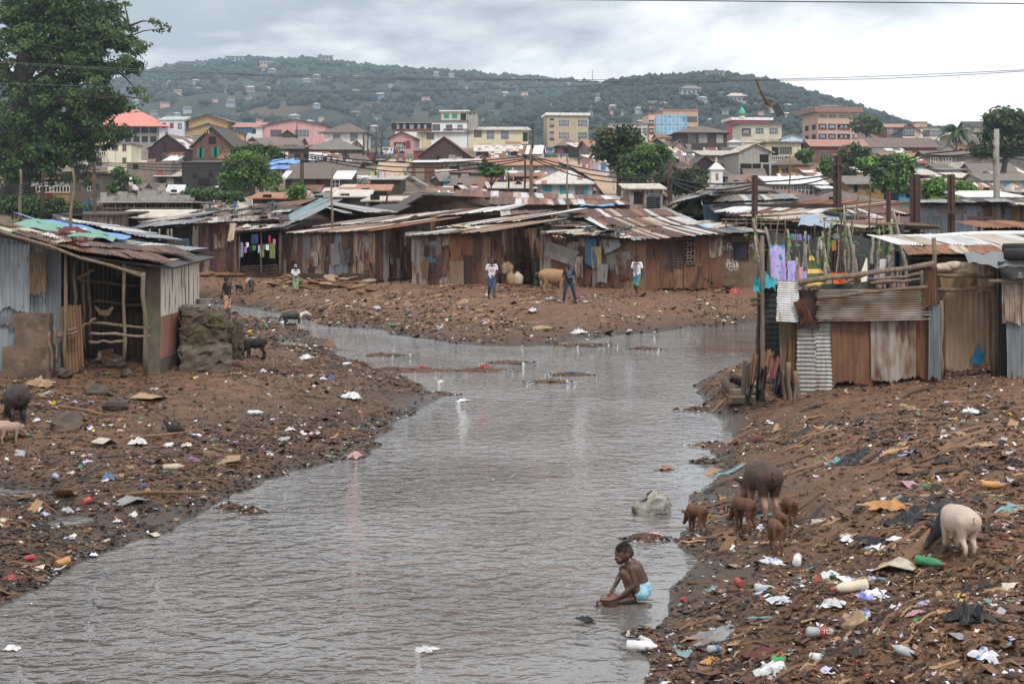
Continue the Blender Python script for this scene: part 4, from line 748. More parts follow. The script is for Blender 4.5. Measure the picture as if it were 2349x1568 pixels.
def pole(name, label, px, py0, py1, Y, r0, r1, m, cat='pole', lean=0, group=None, bend=.05, n=6, base=None):
 b = W(px, py1, Y) if base is None else base; t = W(px + lean, py0, Y); q = MB(); pts, rs = [], []
 for i in range(7):
  f = i / 6; p = b.lerp(t, f); s = math.sin(f * PI * 2 + px) * bend * (0 < i < 6); pts.append(p - b + Vector((s, s * .5, 0))); rs.append((r0 + (r1 - r0) * f) * R.uniform(.88, 1.12))
 pts[0] = pts[0] - Vector((0, 0, .5)); q.tube(pts, rs, n)
 return tag(q.obj(name, [m], None, b, smooth=True), label, cat, group)
def bar(root, a, b, r, m, name, n=6, wob=.03):
 a, b = Vector(a), Vector(b); q = MB(); o = root.location if root else Vector()
 pts = [a.lerp(b, i / 5) - o + Vector((R.uniform(-wob, wob), R.uniform(-wob, wob), R.uniform(-wob, wob))) * (0 < i < 5) for i in range(6)]
 q.tube(pts, [r * R.uniform(.85, 1.15) * (1 - .03 * i) for i in range(6)], n)
 return q.obj(name, [m], root, smooth=True)
RUST = {'tin_rust': 6, 'tin_rust_dark': 3, 'tin_grey': 2.4, 'tin_streaked': 3, 'tin_mud': 1.5, 'tin_tan': .8, 'tin_blue_grey': 1.2, 'tin_rust_orange': .4}
GREY = {'tin_grey': 5, 'tin_blue_grey': 4, 'tin_streaked': 2, 'tin_rust': 1}
MUDDY = {'tin_mud': 3, 'tin_rust': 4, 'tin_tan': 1, 'tin_grey': 2, 'tin_streaked': 3, 'tin_rust_dark': 2, 'tin_rust_orange': .5}
ROOFR = {'tin_rust': 6, 'tin_white': 2, 'tin_cream': 2, 'tin_rust_orange': 1, 'tin_grey': 1}
ROOFM = {'tin_cream': 4, 'tin_white': 4, 'tin_rust_orange': 2, 'tin_rust': 2, 'tin_grey': 2}
def shack(name, label, base, cat='shack'): return thing(name, label, cat, base)
t = shack('mud_block_house', 'mud block building with striped rust and zinc roof in the middle', W(1010, 515, 108))
q = MB(); o = t.location
g = [W(902, 487, 114), W(967, 446, 108), W(1108, 452, 105), W(1130, 470, 104)]
q.add([g[0] - o, g[1] - o, g[2] - o, g[3] - o, W(1130, 545, 104) - o, W(902, 545, 114) - o], [(5, 4, 3, 2, 1, 0)])
q.add([W(1130, 545, 104) - o, W(1445, 545, 104) - o, W(1445, 472, 104) - o, W(1130, 470, 104) - o], [(0, 1, 2, 3)])
q.obj('wall', ['mud_block'], t)
roofpatch(t, W(1118, 470, 103), W(1446, 470, 103), W(1400, 452, 113), W(960, 438, 113), {'tin_rust': 5, 'tin_white': 3, 'tin_cream': 2, 'tin_rust_orange': 2}, 22, 2)
q = MB(); q.slab(W(894, 490, 112) - o, W(968, 449, 105) - o, W(962, 436, 114) - o, W(900, 474, 120) - o, .15); q.obj('side_roof', ['tin_rust_dark'], t)
t = shack('white_roof_hall', 'low shed with a smooth pale zinc roof left of mud block house', W(840, 505, 100))
q = MB(); q.box(-3.2, 1.6, 1.5, 4, -2, .45); q.obj('wall', ['board_dark'], t)
roofpatch(t, W(784, 490, 98), W(905, 486, 100), W(960, 463, 110), W(870, 467, 112), ['tin_white', 'tin_grey'], 4, 1)
t = shack('zinc_roof_shed', 'long low shed with pale zinc sheets in front of mud block wall', W(1080, 512, 92))
q = MB(); q.box(-2.6, 4.4, 0, 4, -1.5, .55); q.obj('wall', ['tin_mud'], t)
roofpatch(t, W(1000, 497, 91), W(1170, 482, 90), W(1190, 470, 98), W(1010, 487, 99), {'tin_white': 3, 'tin_grey': 3, 'tin_cream': 1}, 8, 1)
t = shack('open_rafter_shed', 'collapsing shed with open rafters between two front shacks', W(1210, 520, 84))
q = MB(); q.box(-1.8, 8, 0, 5, -1.5, .2); q.obj('wall', ['board_dark'], t)
for i in range(7): bar(t, W(1185 + i * 14, 500 + i * 1.5, 83), W(1215 + i * 12, 484, 89), .05, 'stick', 'rafter')
roofpatch(t, W(1150, 497, 83), W(1215, 489, 83), W(1270, 478, 90), W(1180, 482, 90), ['tin_grey', 'tin_cream', 'tin_rust'], 3, 1)
t = shack('striped_roof_house', 'low house with rust red roof and white stripes behind stick yard', W(2020, 520, 86))
q = MB(); q.box(-3.6, 2.4, 0, 6, -1.5, .3); q.obj('wall', ['mud_block'], t)
roofpatch(t, W(1905, 508, 86), W(2098, 510, 86), W(2120, 478, 96), W(1926, 477, 96), {'tin_rust': 6, 'tin_white': 1, 'tin_cream': 1}, 14, 2)
t = shack('brown_shack', 'dark brown sheet shack with rubble strewn roof and laundry porch', W(500, 632, 88))
A, B = (X(433, 90), 90), (X(545, 87), 87)
patchwall(t, A, B, Z(634, 88), Z(513, 88), Z(514, 87), {'tin_rust_dark': 5, 'tin_rust': 5, 'tin_streaked': 1, 'plank': 1}, wmin=.35, wmax=.8)
patchwall(t, (X(545, 89), 90), (X(645, 89), 90), Z(634, 90), Z(522, 90), Z(525, 90), {'tin_rust_dark': 5, 'board_dark': 4}, layers=.2)
roofpatch(t, W(430, 514, 87), W(640, 503, 88), W(712, 462, 98), W(540, 478, 100), {'tin_grey': 3, 'tin_rust': 4, 'tin_cream': 2, 'tin_streaked': 3, 'tin_rust_dark': 2}, 9, 3)
q = MB(); o = t.location; q.add([p - o for p in (W(640, 530, 88), W(640, 504, 88), W(712, 463, 98), W(815, 500, 100), W(815, 540, 95))], [(4, 3, 2, 1, 0)]); q.obj('gable', ['tin_rust_dark'], t)
roofpatch(t, W(722, 470, 97), W(724, 466, 95), W(830, 500, 97), W(820, 502, 103), ['tin_rust', 'tin_grey'], 1, 1)
roofpatch(t, W(636, 505, 90), W(690, 505, 89), W(700, 470, 93), W(630, 470, 94), ['tin_teal', 'tin_blue_grey'], 2, 1)
roofpatch(t, W(528, 531, 84.5), W(652, 521, 84.5), W(700, 505, 92), W(545, 510, 92), {'tin_cream': 2, 'sack_pale': 2, 'plastic_black': 2, 'tin_tan': 2}, 4, 2, deck='stick')
for px in (541, 548, 600, 641): bar(t, W(px, 636, 85), W(px + R.uniform(-2, 2), 522, 85), .05, 'stick', 'porch_post')
for k in range(11): bar(t, W(545, 612 + k * 2.6, 85.2), W(640, 606 + k * 2.8, 85.2), .035, 'stick_dark', 'fence_stick')
t = shack('long_patch_shack', 'long patchwork tin shack with rust striped roof left of centre', W(780, 640, 82))
A, B = (X(640, 87), 87), (X(866, 79), 79); C_ = (X(956, 86), 86)
patchwall(t, A, B, Z(640, 84), Z(536, 87), Z(530, 79), {**RUST, 'tin_cream': 1, 'tin_blue': .35}, wmin=.4, wmax=.85)
patchwall(t, B, C_, Z(640, 80), Z(531, 79), Z(493, 88), {'tin_rust': 6, 'tin_rust_dark': 5, 'tin_grey': 1, 'tin_mud': 2}, horp=.3)
roofpatch(t, W(634, 536, 86.5), W(869, 529, 78.5), W(994, 490, 90), W(735, 513, 97), {'tin_cream': 4, 'tin_rust': 3, 'tin_white': 2, 'tin_rust_orange': 1, 'tin_grey': 2}, 14, 2)
q = MB(); a_, b_ = Vector((*A, 0)), Vector((*B, 0)); L_ = (b_ - a_); o = t.location
for f0, f1, h_ in ((.3, .66, .3), (.7, .99, .42)):
 p, r_ = a_ + L_ * f0, a_ + L_ * f1; n_ = Vector((L_.y, -L_.x, 0)).normalized() * .35
 q.slab(p + n_ - o + Vector((0, 0, Z(640, 83) + h_)), r_ + n_ - o + Vector((0, 0, Z(640, 83) + h_)), r_ - o + Vector((0, 0, Z(640, 83) + h_)), p - o + Vector((0, 0, Z(640, 83) + h_)), 1)
q.obj('footing', ['stone_wet'], t)
t = shack('corner_shack', 'muddy patchwork tin shack with bag strewn roof right of centre', W(1040, 655, 71))
A, B, C_ = (X(946, 73), 73), (X(1125, 69.5), 69.5), (X(1262, 79), 79)
patchwall(t, A, B, Z(656, 71), Z(541, 73), Z(533, 69.5), {**MUDDY, 'tin_blue': .25}, wmin=.45, layers=1.3)
patchwall(t, B, C_, Z(652, 70), Z(533, 69.5), Z(493, 80), {'tin_mud': 4, 'tin_rust': 4, 'tin_streaked': 2, 'tin_rust_orange': 1, 'tin_tan': 1}, horp=.75)
roofpatch(t, W(936, 540, 72.5), W(1128, 532, 68.8), W(1262, 489, 80), W(1060, 512, 84), {'tin_cream': 3, 'tin_white': 2, 'tin_rust': 3, 'tin_tan': 2, 'tin_grey': 1}, 9, 2)
for k in range(5): bar(t, W(930, 541 - k * 1.6, 72 + k * .3), W(1060 + 10 * k, 535 - k * 2, 71 + k * .4), .04, 'stick_pale', 'roof_pole')
t = shack('blue_patch_shack', 'patchwork shack with blue and yellow painted sheets and tarp roof', W(1360, 658, 69))
A, B = (X(1240, 71), 71), (X(1482, 67), 67)
patchwall(t, A, B, Z(660, 69), Z(533, 71), Z(547, 67), {**MUDDY, 'tin_rust_dark': 3}, layers=1.1)
a_, b_ = Vector((*A, 0)), Vector((*B, 0)); U_ = (b_ - a_).normalized(); n_ = Vector((U_.y, -U_.x, 0))
def on(s, z, d=.12): return a_ + U_ * s + n_ * d + Vector((0, 0, z))
zf = Z(660, 69); LL = (b_ - a_).length
for s, z, w, h, m, roll in ((.3, 1.5, 2.0, .8, 'tin_grey', -.25), (2.9, 1.15, .7, 1.4, 'tin_blue', 0), (3.3, .95, .6, 1.05, 'tin_yellow', 0.02), (2.3, .5, .5, 1.0, 'tin_streaked', .04), (4.1, 1.7, 1.0, .9, 'tin_blue_grey', .3), (3.6, .3, .65, .9, 'tin_grey', -.04)):
 sheet(t, on(s, zf + z, .13 + .02 * s), U_, (0, 0, 1), w, h, m, roll=roll, hor=w > 1.5)
roofpatch(t, W(1238, 534, 70.3), W(1484, 549, 66.3), W(1500, 512, 76), W(1290, 510, 80), {'tin_white': 2, 'tin_cream': 3, 'tin_rust': 3, 'plastic_black': 1, 'tin_grey': 2}, 8, 2)
t = shack('rust_shack', 'rust brown tin shack with barred stick window and striped roof', W(1566, 660, 67.5))
A, B = (X(1482, 67), 67), (X(1654, 67.6), 67.6); Lw = X(1654, 67.6) - X(1482, 67)
g0, g1 = Lw * .505, Lw * .64
patchwall(t, A, B, Z(660, 67), Z(546, 67), Z(536, 67.6), {'tin_rust': 8, 'tin_rust_dark': 3, 'tin_streaked': 2, 'tin_mud': 1}, wmin=.5, wmax=.8, layers=.35, gaps=[(g0, g1)])
xw = A[0]
q = MB(); o = t.location; q.box(xw + g0 - o.x, xw + g1 - o.x, 67.35 - o.y, 67.4 - o.y, Z(660, 67) - o.z, Z(543, 67) - o.z); q.obj('window_opening', ['void_dark'], t)
for k in range(9): bar(t, (xw + g0, 67.15, Z(608 - k * 7.2, 67.2)), (xw + g1, 67.15, Z(606 - k * 7.2 + R.uniform(-3, 3), 67.2)), .03, 'stick_pale', 'window_bar')
for k in range(3): bar(t, (xw + g0 + .15 + k * .16, 67.1, Z(610, 67)), (xw + g0 + .12 + k * .17, 67.1, Z(546, 67)), .03, 'stick', 'window_bar')
sheet(t, (xw + g0 - .05, 67.2, Z(661, 67)), (1, 0, 0), (0, 0, 1), .9, 1.05, 'tin_rust', roll=-.03)
roofpatch(t, W(1452, 552, 66.2), W(1664, 536, 67), W(1530, 486, 82), W(1262, 486, 82), {'tin_rust': 7, 'tin_white': 2, 'tin_cream': 2, 'tin_rust_orange': 1}, 18, 3)
roofpatch(t, W(1535, 514, 74), W(1640, 525, 73), W(1556, 492, 82), W(1480, 492, 82), ['tin_blue_sheet'] if 'tin_blue_sheet' in MATS else ['tin_white', 'tin_cream'], 4, 1)
t = shack('graffiti_house', 'mud brown plastered house with barred blue window and chalk scrawls', W(1698, 652, 69), 'house')
q = MB(); o = t.location; x0, x1 = X(1652, 69) - o.x, X(1748, 69) - o.x; zt = Z(537, 69) - o.z
q.box(x0, x1, 0, 6, -.6, zt); q.obj('wall', ['mud_block'], t)
w = MB(); xa, xb = X(1683, 69) - o.x, X(1716, 69) - o.x; za, zc = Z(595, 69) - o.z, Z(554, 69) - o.z
w.box(xa, xb, -.02, .05, za, zc); wo_ = w.obj('window', ['void_dark'], t)
p = MB(); p.box(xa + .05, xb - .05, -.035, -.022, za, zc); p.obj('curtain', [solid('cloth_navy', (0.04, 0.07, 0.16))], wo_)
p = MB()
for i in range(8): p.tube([(xa + (xb - xa) * i / 7, -.1, za - .03), (xa + (xb - xa) * i / 7, -.1, zc + .03)], .018, 5)
for i in range(3): p.tube([(xa - .06, -.1, za + (zc - za) * (.05 + .42 * i)), (xb + .06, -.1, za + (zc - za) * (.05 + .42 * i))], .018, 5)
p.obj('window_bars', ['rail_rust'], wo_)
roofpatch(t, W(1650, 536, 68.5), W(1760, 533, 68.5), W(1745, 522, 75), W(1640, 522, 75), ['tin_grey', 'tin_cream', 'plastic_black'], 5, 1)
def writing(txt, parent, loc, size, m, name='painted_writing', rot=(PI / 2, 0, 0), depth=.002):
 cu = bpy.data.curves.new(name, 'FONT'); cu.body = txt; cu.size = size; cu.extrude = depth; cu.align_x = 'CENTER'; cu.materials.append(MATS[m])
 ob = bpy.data.objects.new(name, cu); me = bpy.data.meshes.new_from_object(ob.evaluated_get(bpy.context.evaluated_depsgraph_get())) if False else None
 COL.objects.link(ob); dg = bpy.context.evaluated_depsgraph_get(); me = bpy.data.meshes.new_from_object(ob.evaluated_get(dg)); bpy.data.objects.remove(ob)
 o2 = link(name, me, parent, loc); o2.rotation_euler = rot; return o2
for txt, px, py, sz in (('G', 1672, 567, .3), ('STAR', 1674, 574, .3), ('JUN', 1680, 604, .3), ('STAR', 1680, 613, .28), ('C/O', 1682, 620, .26), ('MSR', 1732, 571, .4)):
 writing(txt, t, (X(px, 69) - o.x, -.006, Z(py, 69) - o.z), sz, 'white_paint')
t = shack('olive_tent_shed', 'shed hung with an olive canvas tarp beside the water tank', W(1580, 520, 86))
q = MB(); o = t.location; q.box(-1.2, 6.4, .6, 5, -2, .6); q.obj('wall', ['board_dark'], t)
def cloth(name, P0, P1, P2, P3, m, parent=None, fold=.12, freq=9, nu=18, nv=8, label=None, cat='cloth', group=None, sag=0.0):
 P0, P1, P2, P3 = map(Vector, (P0, P1, P2, P3)); n_ = (P1 - P0).cross(P3 - P0).normalized(); ph = R.uniform(0, 9); base = (P0 + P1) / 2 if parent is None else parent.location; q = MB()
 for j in range(nv + 1):
  for i in range(nu + 1):
   u, v = i / nu, j / nv; p = (P0 * (1 - u) + P1 * u) * (1 - v) + (P3 * (1 - u) + P2 * u) * v
   p = p + n_ * fold * (math.sin(u * freq + ph + v * 1.3) * .6 + .4 * math.sin(u * freq * 2.3 + ph * 2 - v * 3)) - Vector((0, 0, sag * math.sin(PI * u) * (1 - .3 * v))); q.v.append(tuple(p - base))
 for j in range(nv):
  for i in range(nu): a = j * (nu + 1) + i; q.f.append((a, a + 1, a + nu + 2, a + nu + 1)); q.m.append(0)
 ob = q.obj(name, [m], parent, (0, 0, 0) if parent else base, smooth=True)
 if label: tag(ob, label, cat, group)
 return ob
solid('canvas_olive', (0.13, 0.145, 0.075)); solid('canvas_blue', (0.07, 0.12, 0.18)); solid('tarp_blue', (0.13, 0.3, 0.6), .5); solid('tarp_sky', (0.32, 0.52, 0.78), .5); solid('tarp_green', (0.16, 0.36, 0.27), .55); solid('tarp_teal', (0.02, 0.32, 0.4), .5)
cloth('canvas_wall', W(1530, 484, 84), W(1616, 492, 83), W(1604, 446, 86), W(1588, 447, 86), 'canvas_olive', t)
cloth('canvas_flap', W(1618, 528, 82), W(1640, 520, 81), W(1652, 472, 82), W(1612, 468, 83), 'canvas_blue', t)
roofpatch(t, W(1526, 470, 83), W(1612, 450, 82), W(1620, 444, 90), W(1560, 446, 92), ['tin_grey', 'tin_streaked'], 4, 1)
roofpatch(t, W(1470, 483, 92), W(1640, 497, 82), W(1640, 492, 84), W(1480, 478, 94), ['tin_grey', 'plank'], 7, 1)
t = shack('open_pole_shed', 'wide open pole shed with white over rust roof on the right', W(1760, 545, 76))
q = MB(); o = t.location; q.box(X(1650, 80) - o.x, X(1960, 80) - o.x, 6, 6.3, -2, 1.9); q.obj('wall', ['board_dark'], t)
roofpatch(t, W(1640, 486, 78), W(1860, 498, 76), W(1860, 470, 86), W(1612, 462, 86), {'tin_white': 6, 'tin_cream': 1, 'tin_rust': 1}, 14, 1)
roofpatch(t, W(1668, 492, 77), W(1850, 512, 72), W(1850, 492, 78), W(1650, 480, 80), {'tin_rust': 4, 'tin_cream': 2, 'tin_white': 1}, 12, 1)
roofpatch(t, W(1612, 465, 85), W(1832, 456, 85), W(1832, 446, 87), W(1606, 450, 87), ['tin_grey', 'tin_streaked', 'tin_white', 'tin_blue_grey'], 14, 1, over=.05)
roofpatch(t, W(1740, 478, 84), W(1880, 488, 80), W(1830, 462, 88), W(1790, 458, 88), {'tin_rust': 4, 'tin_rust_orange': 2, 'tin_cream': 1}, 8, 1)
for px in (1668, 1690, 1712, 1742, 1768, 1800, 1832, 1860, 1890): bar(t, W(px, 548, 74), W(px + R.uniform(-6, 6), 500 + R.uniform(-4, 6), 74), .05, 'stick', 'post')
for py in (503, 512, 524, 535): bar(t, W(1655, py, 73.8), W(1905, py + R.uniform(-4, 8), 73), .045, 'stick', 'rail')
t = shack('bank_shack', 'near left shack with stick pen, rust roof and white over pink side wall', W(200, 830, 34))
o = t.location
patchwall(t, (X(-60, 33.4), 33.4), (X(136, 33.6), 33.6), .75, Z(512, 33.4), Z(572, 33.6), {'tin_blue_grey': 2, 'tin_grey': 1, 'tin_streaked': 2}, wmin=.6, wmax=1.0, pitch=.11)
for px, py0, py1, w, m in ((36, 590, 618, .28, 'tin_tan'), (62, 580, 672, .42, 'plank'), (44, 640, 705, .15, 'plank'), (-8, 560, 712, .75, 'tin_blue_grey')):
 z0 = Z(py1, 33.2); sheet(t, (X(px, 33.2), 33.22 + R.uniform(0, .1), z0), (1, 0, 0), (0, 0, 1), w, Z(py0, 33.2) - z0, m, pitch=.11)
patchwall(t, (X(136, 37), 36.8), (X(352, 37), 36.8), .7, Z(575, 36.8), Z(610, 36.8), {'tin_rust_dark': 4, 'board_dark': 4, 'tin_mud': 2, 'tin_rust': 1}, wmin=.5, pitch=.13, layers=.4)
sheet(t, (X(138, 33.4), 33.6, .75), (1, 0, 0), (0, 0, 1), .5, 1.55, 'tin_mud', roll=.05, pitch=.12)
q = MB(); q.box(X(34, 33) - o.x, X(113, 33) - o.x, -1.0, -.72, -.3, Z(719, 33) - o.z); q.box(X(10, 33) - o.x, X(116, 33) - o.x, -1.15, -.65, -.5, Z(795, 33) - o.z); q.obj('low_wall', [mat('mud_wall', (0.15, 0.105, 0.075), (0.09, 0.065, 0.048), scale=2.5, c3=(0.06, 0.047, 0.037), a3=.55, bump=.5)], t)
def wallquad(name, a, b, z0, z1, th, m, parent):
 a, b = Vector((*a, 0)), Vector((*b, 0)); n_ = Vector(((b - a).y, -(b - a).x, 0)).normalized(); zz0, zz1 = Vector((0, 0, z0)), Vector((0, 0, z1)); oo = parent.location; q = MB()
 q.slab(a + zz0 - oo, b + zz0 - oo, b + zz1 - oo, a + zz1 - oo, th); return q.obj(name, [m], parent)
mat('wall_limewash', (0.62, 0.57, 0.49), (0.5, 0.45, 0.37), scale=1.5, stretch=(2.5, 2.5, .35), c3=(0.1, 0.085, 0.06), s3=2.2, a3=0.54, bump=.3)
mat('wall_rose', (0.33, 0.15, 0.11), (0.24, 0.12, 0.09), scale=1.5, stretch=V4, c3=(0.07, 0.065, 0.035), s3=1.1, a3=0.57, bump=.3)
mat('wall_damp', (0.075, 0.065, 0.05), (0.12, 0.1, 0.075), scale=2.5, c3=(0.07, 0.08, 0.03), a3=0.58, bump=.5)
a, b = (X(369, 34.6), 34.6), (X(457, 39.3), 39.3)
wallquad('wall', a, b, .3, 3.35, .3, 'wall_limewash', t)
wallquad('lower_wall', (a[0] + .02, a[1] - .012), (b[0] + .012, b[1] - .008), .9, 1.98, .03, 'wall_rose', t)
wallquad('wall_foot', (a[0] + .06, a[1] - .03), (b[0] + .04, b[1] - .02), .1, .98, .06, 'wall_damp', t)
wallquad('pillar', (X(338, 34.5), 34.45), (a[0], a[1] - .02), .3, 3.3, .3, 'wall_damp', t)
roofpatch(t, W(-60, 514, 32.4), W(188, 580, 33), W(192, 568, 36.5), W(-60, 502, 36.5), {'tin_rust': 3, 'tin_rust_orange': 1, 'tin_cream': 2, 'tin_tan': 1}, 6, 2, pitch=.11)
roofpatch(t, W(178, 579, 33.1), W(398, 607, 34), W(494, 584, 39.5), W(186, 563, 38), {'tin_rust': 6, 'tin_rust_dark': 3}, 7, 2, pitch=.11)
for k in range(5): bar(t, W(-30, 522 + k * 3, 32.2 + k * .2), W(325 + 4 * k, 634 - k * 5, 33 + k * .5), .045, 'stick', 'roof_pole')
for px, py0, py1, Y, r in ((148, 580, 850, 33.3, .05), (172, 598, 800, 34, .045), (193, 585, 800, 34.6, .04), (208, 600, 790, 35, .04), (284, 600, 830, 33.6, .045), (334, 625, 860, 33.2, .055), (129, 750, 830, 33, .035), (118, 760, 850, 33, .05)):
 bar(t, W(px, py1, Y), W(px + R.uniform(-6, 4), py0, Y), r, 'stick', 'post')
for x0, y0, x1, y1, Y in ((115, 772, 176, 752, 33.4), (115, 778, 180, 760, 33.3), (208, 764, 344, 770, 33.2), (205, 784, 286, 782, 33.6), (180, 755, 220, 730, 33.7), (208, 740, 345, 752, 34.2), (180, 640, 345, 662, 36.4), (215, 690, 340, 702, 36.4), (178, 640, 215, 618, 34)):
 bar(t, W(x0, y0, Y), W(x1, y1, Y), .04, 'stick', 'rail')
cloth('tarp', W(20, 516, 38.3), W(258, 553, 38.4), W(272, 540, 42), W(60, 499, 43), 'tarp_green', None, .06, 12, 24, 8, 'wrinkled green tarp over the near left roof', 'tarp')
cloth('tarp', W(96, 515, 41), W(288, 548, 41), W(302, 541, 45), W(28, 487, 46), 'tarp_blue', None, .05, 10, 24, 8, 'blue and pale tarp behind the green one on left roof', 'tarp')
tz = shack('zinc_lean_to', 'low lean-to with long pale zinc sheets behind the tarps', W(300, 560, 47))
q = MB(); q.box(-4.5, 1.2, 1, 3, -1.5, .1); q.obj('wall', ['board_dark'], tz)
roofpatch(tz, W(140, 503, 46), W(344, 549, 46), W(362, 541, 50), W(120, 486, 52), ['tin_blue_grey', 'tin_white'], 5, 1)
roofpatch(tz, W(200, 560, 40.6), W(442, 578, 40.6), W(492, 575, 43), W(186, 548, 43), ['tin_white', 'tin_blue_grey'], 5, 1)
tb = shack('back_shack', 'dark open shack with rubble roof and stick fence behind the tarps', W(380, 600, 66))
patchwall(tb, (X(265, 62), 62), (X(432, 64), 64), .8, Z(555, 62), Z(555, 64), {'tin_rust_dark': 5, 'tin_rust': 3, 'board_dark': 2, 'tin_streaked': 1}, layers=.3)
patchwall(tb, (X(330, 70), 70), (X(440, 70), 70), .8, Z(518, 70), Z(518, 70), {'mud_block': 4, 'board_dark': 4}, layers=0)
roofpatch(tb, W(300, 525, 68), W(448, 512, 68), W(440, 495, 76), W(330, 505, 78), {'tin_grey': 3, 'tin_blue_grey': 2, 'tin_cream': 2, 'tin_rust_dark': 2, 'plastic_black': 2}, 7, 2)
for px in (310, 342, 365, 384, 392): bar(tb, W(px, 575, 61), W(px + 1, 525, 61), .05, 'stick_pale', 'post')
cloth('hanging_cloth', W(411, 577, 61.5), W(433, 577, 61.5), W(433, 547, 61.5), W(411, 547, 61.5), solid('cloth_denim', (0.05, 0.11, 0.19)), None, .05, 9, 8, 6, 'faded blue cloth hung on the dark fence behind left shack', 'cloth')
def roughbox(name, label, c, s, m, rz=0, j=.08, cat='stone block', n=9):
 """a weathered block: box grid with knocked edges"""
 q = MB(); rs = np.random.RandomState(len(label) * 13 % 997)
 bm_v = {}
 def vid(i, jj, k):
  key = (i, jj, k)
  if key not in bm_v:
   p = [(i / n - .5), (jj / n - .5), (k / n)]; e = sum(1 for a_ in (i, jj, k) if a_ in (0, n)); sh = 1 - (.07 if e == 3 else .03 if e == 2 else 0)
   bm_v[key] = len(q.v); q.v.append((p[0] * s[0] * sh + rs.normal(0, j * .45), p[1] * s[1] * sh + rs.normal(0, j * .45), (p[2] - (.5 * (1 - sh))) * s[2] + rs.normal(0, j * .4)))
  return bm_v[key]
 for a_ in range(n):
  for b_ in range(n):
   for f in ((lambda u, v: (u, v, n)), (lambda u, v: (v, u, 0)), (lambda u, v: (u, 0, v)), (lambda u, v: (v, n, u)), (lambda u, v: (0, v, u)), (lambda u, v: (n, u, v))):
    q.f.append(tuple(vid(*f(*w)) for w in ((a_, b_), (a_ + 1, b_), (a_ + 1, b_ + 1), (a_, b_ + 1)))); q.m.append(0)
 return tag(q.obj(name, [m], None, c, smooth=False, rz=rz), label, cat)
roughbox('stone_block', 'mossy boulder block under the square slab beside white wall', W(466, 795, 36.5), (1.15, 1.3, .85), 'stone_wet', .2)
roughbox('stone_block', 'square tan slab topping the mossy block', W(446, 728, 37), (.62, .9, .32), 'block', .15, .03)
roughbox('brick_base', 'broken brick footing below the mossy boulder block', W(470, 868, 36), (1.25, 1.2, .85), 'rock', .25, .06)
roughbox('stone_pillar', 'narrow mossy stone stump right of the brick footing', W(537, 820, 37.5), (.45, .5, .95), 'stone_wet', .1, .06)
q = MB(); q.lathe([(.13, 0), (.19, .24), (.2, .26), (.18, .25), (.12, .02)], 14); tag(q.obj('bucket', ['tin_grey'], None, W(466, 707, 39), smooth=False), 'grey metal bucket at the far end of the white wall', 'bucket')
f = thing('scrap_fence', 'scrap metal and stick fence standing on the right bank', 'fence', W(1960, 890, 31.5))
def panel(px0, px1, py0, py1, m, hor=False, Y=31.5, roll=0, pitch=.11, root=f, label=None):
 z0, z1 = Z(py1, Y), Z(py0, Y); return sheet(root, (X(px0, Y), Y, z0), (1, 0, 0), (0, 0, 1), X(px1, Y) - X(px0, Y), z1 - z0, m, 'fence_sheet', pitch, hor, roll=roll, label=label)
panel(1876, 2126, 662, 738, 'tin_streaked', True, 31.2, .015, .14); panel(1827, 1870, 740, 917, 'tin_grey', True, 31.4, -.01); panel(1868, 1912, 740, 905, 'tin_grey', True, 31.45)
panel(1909, 2002, 735, 880, 'tin_rust', False, 31.42, .01); panel(1998, 2100, 732, 870, 'tin_streaked', False, 31.36); panel(2094, 2132, 735, 868, 'tin_rust', False, 31.44); panel(2130, 2158, 698, 868, 'tin_blue_grey', False, 31.3)
panel(2117, 2150, 613, 700, 'tin_rust', False, 31.15); panel(1831, 1878, 665, 754, 'tin_rust_dark', False, 31.3, .02); panel(1838, 1868, 690, 745, 'tin_rust', False, 31.1, .35); panel(1781, 1830, 643, 737, 'tin_white', True, 31.2, -.04)
panel(1792, 1830, 735, 905, 'plank', False, 31.6, .03); panel(1805, 1828, 740, 880, 'tin_mud', False, 31.5, -.05); panel(1752, 1800, 655, 880, 'net_dark', True, 31.9, .02); panel(1776, 1806, 780, 930, 'plastic_black', False, 31.7, -.12)
wallquad('backing', (X(1830, 31.8), 31.8), (X(2156, 31.8), 31.8), .3, Z(690, 31.8), .05, 'board_dark', f)
for px, py0, py1, Y, r in ((1741, 600, 905, 32.2, .05), (1750, 540, 930, 31.6, .055), (1846, 640, 700, 31.8, .06), (1965, 628, 690, 31.3, .075), (1971, 640, 690, 31.25, .05), (2116, 620, 680, 31.9, .05), (2144, 545, 880, 31.6, .06), (2157, 690, 872, 31.9, .06), (1812, 830, 950, 31.3, .06), (1822, 850, 955, 31.25, .05), (1832, 860, 960, 31.3, .05), (1800, 850, 950, 31.4, .05)):
 bar(f, W(px, py1, Y), W(px + R.uniform(-3, 3), py0, Y), r, 'stick' if px > 1760 or px == 1750 else 'stick_dark', 'post')
for x0, y0, x1, y1, Y, r in ((1832, 648, 2142, 604, 31.1, .075), (1876, 684, 2126, 658, 31.0, .045), (1758, 655, 1850, 652, 31.8, .045), (1840, 660, 1990, 652, 32, .045), (1990, 640, 2130, 628, 32.3, .05), (1995, 650, 2125, 640, 32.2, .04), (1930, 655, 1985, 630, 31.8, .04), (1722, 690, 1760, 684, 32, .05), (1725, 700, 1758, 688, 31.9, .04)):
 bar(f, W(x0, y0, Y), W(x1, y1, Y), r, 'stick', 'rail')
cloth('cloth_screen', W(1881, 683, 31.7), W(2000, 672, 31.7), W(1998, 648, 31.7), W(1881, 652, 31.7), 'net_dark', f)
solid('foam_tan', (0.16, 0.12, 0.08)); solid('cloth_teal', (0.02, 0.3, 0.36)); solid('net_grey', (0.05, 0.055, 0.058))
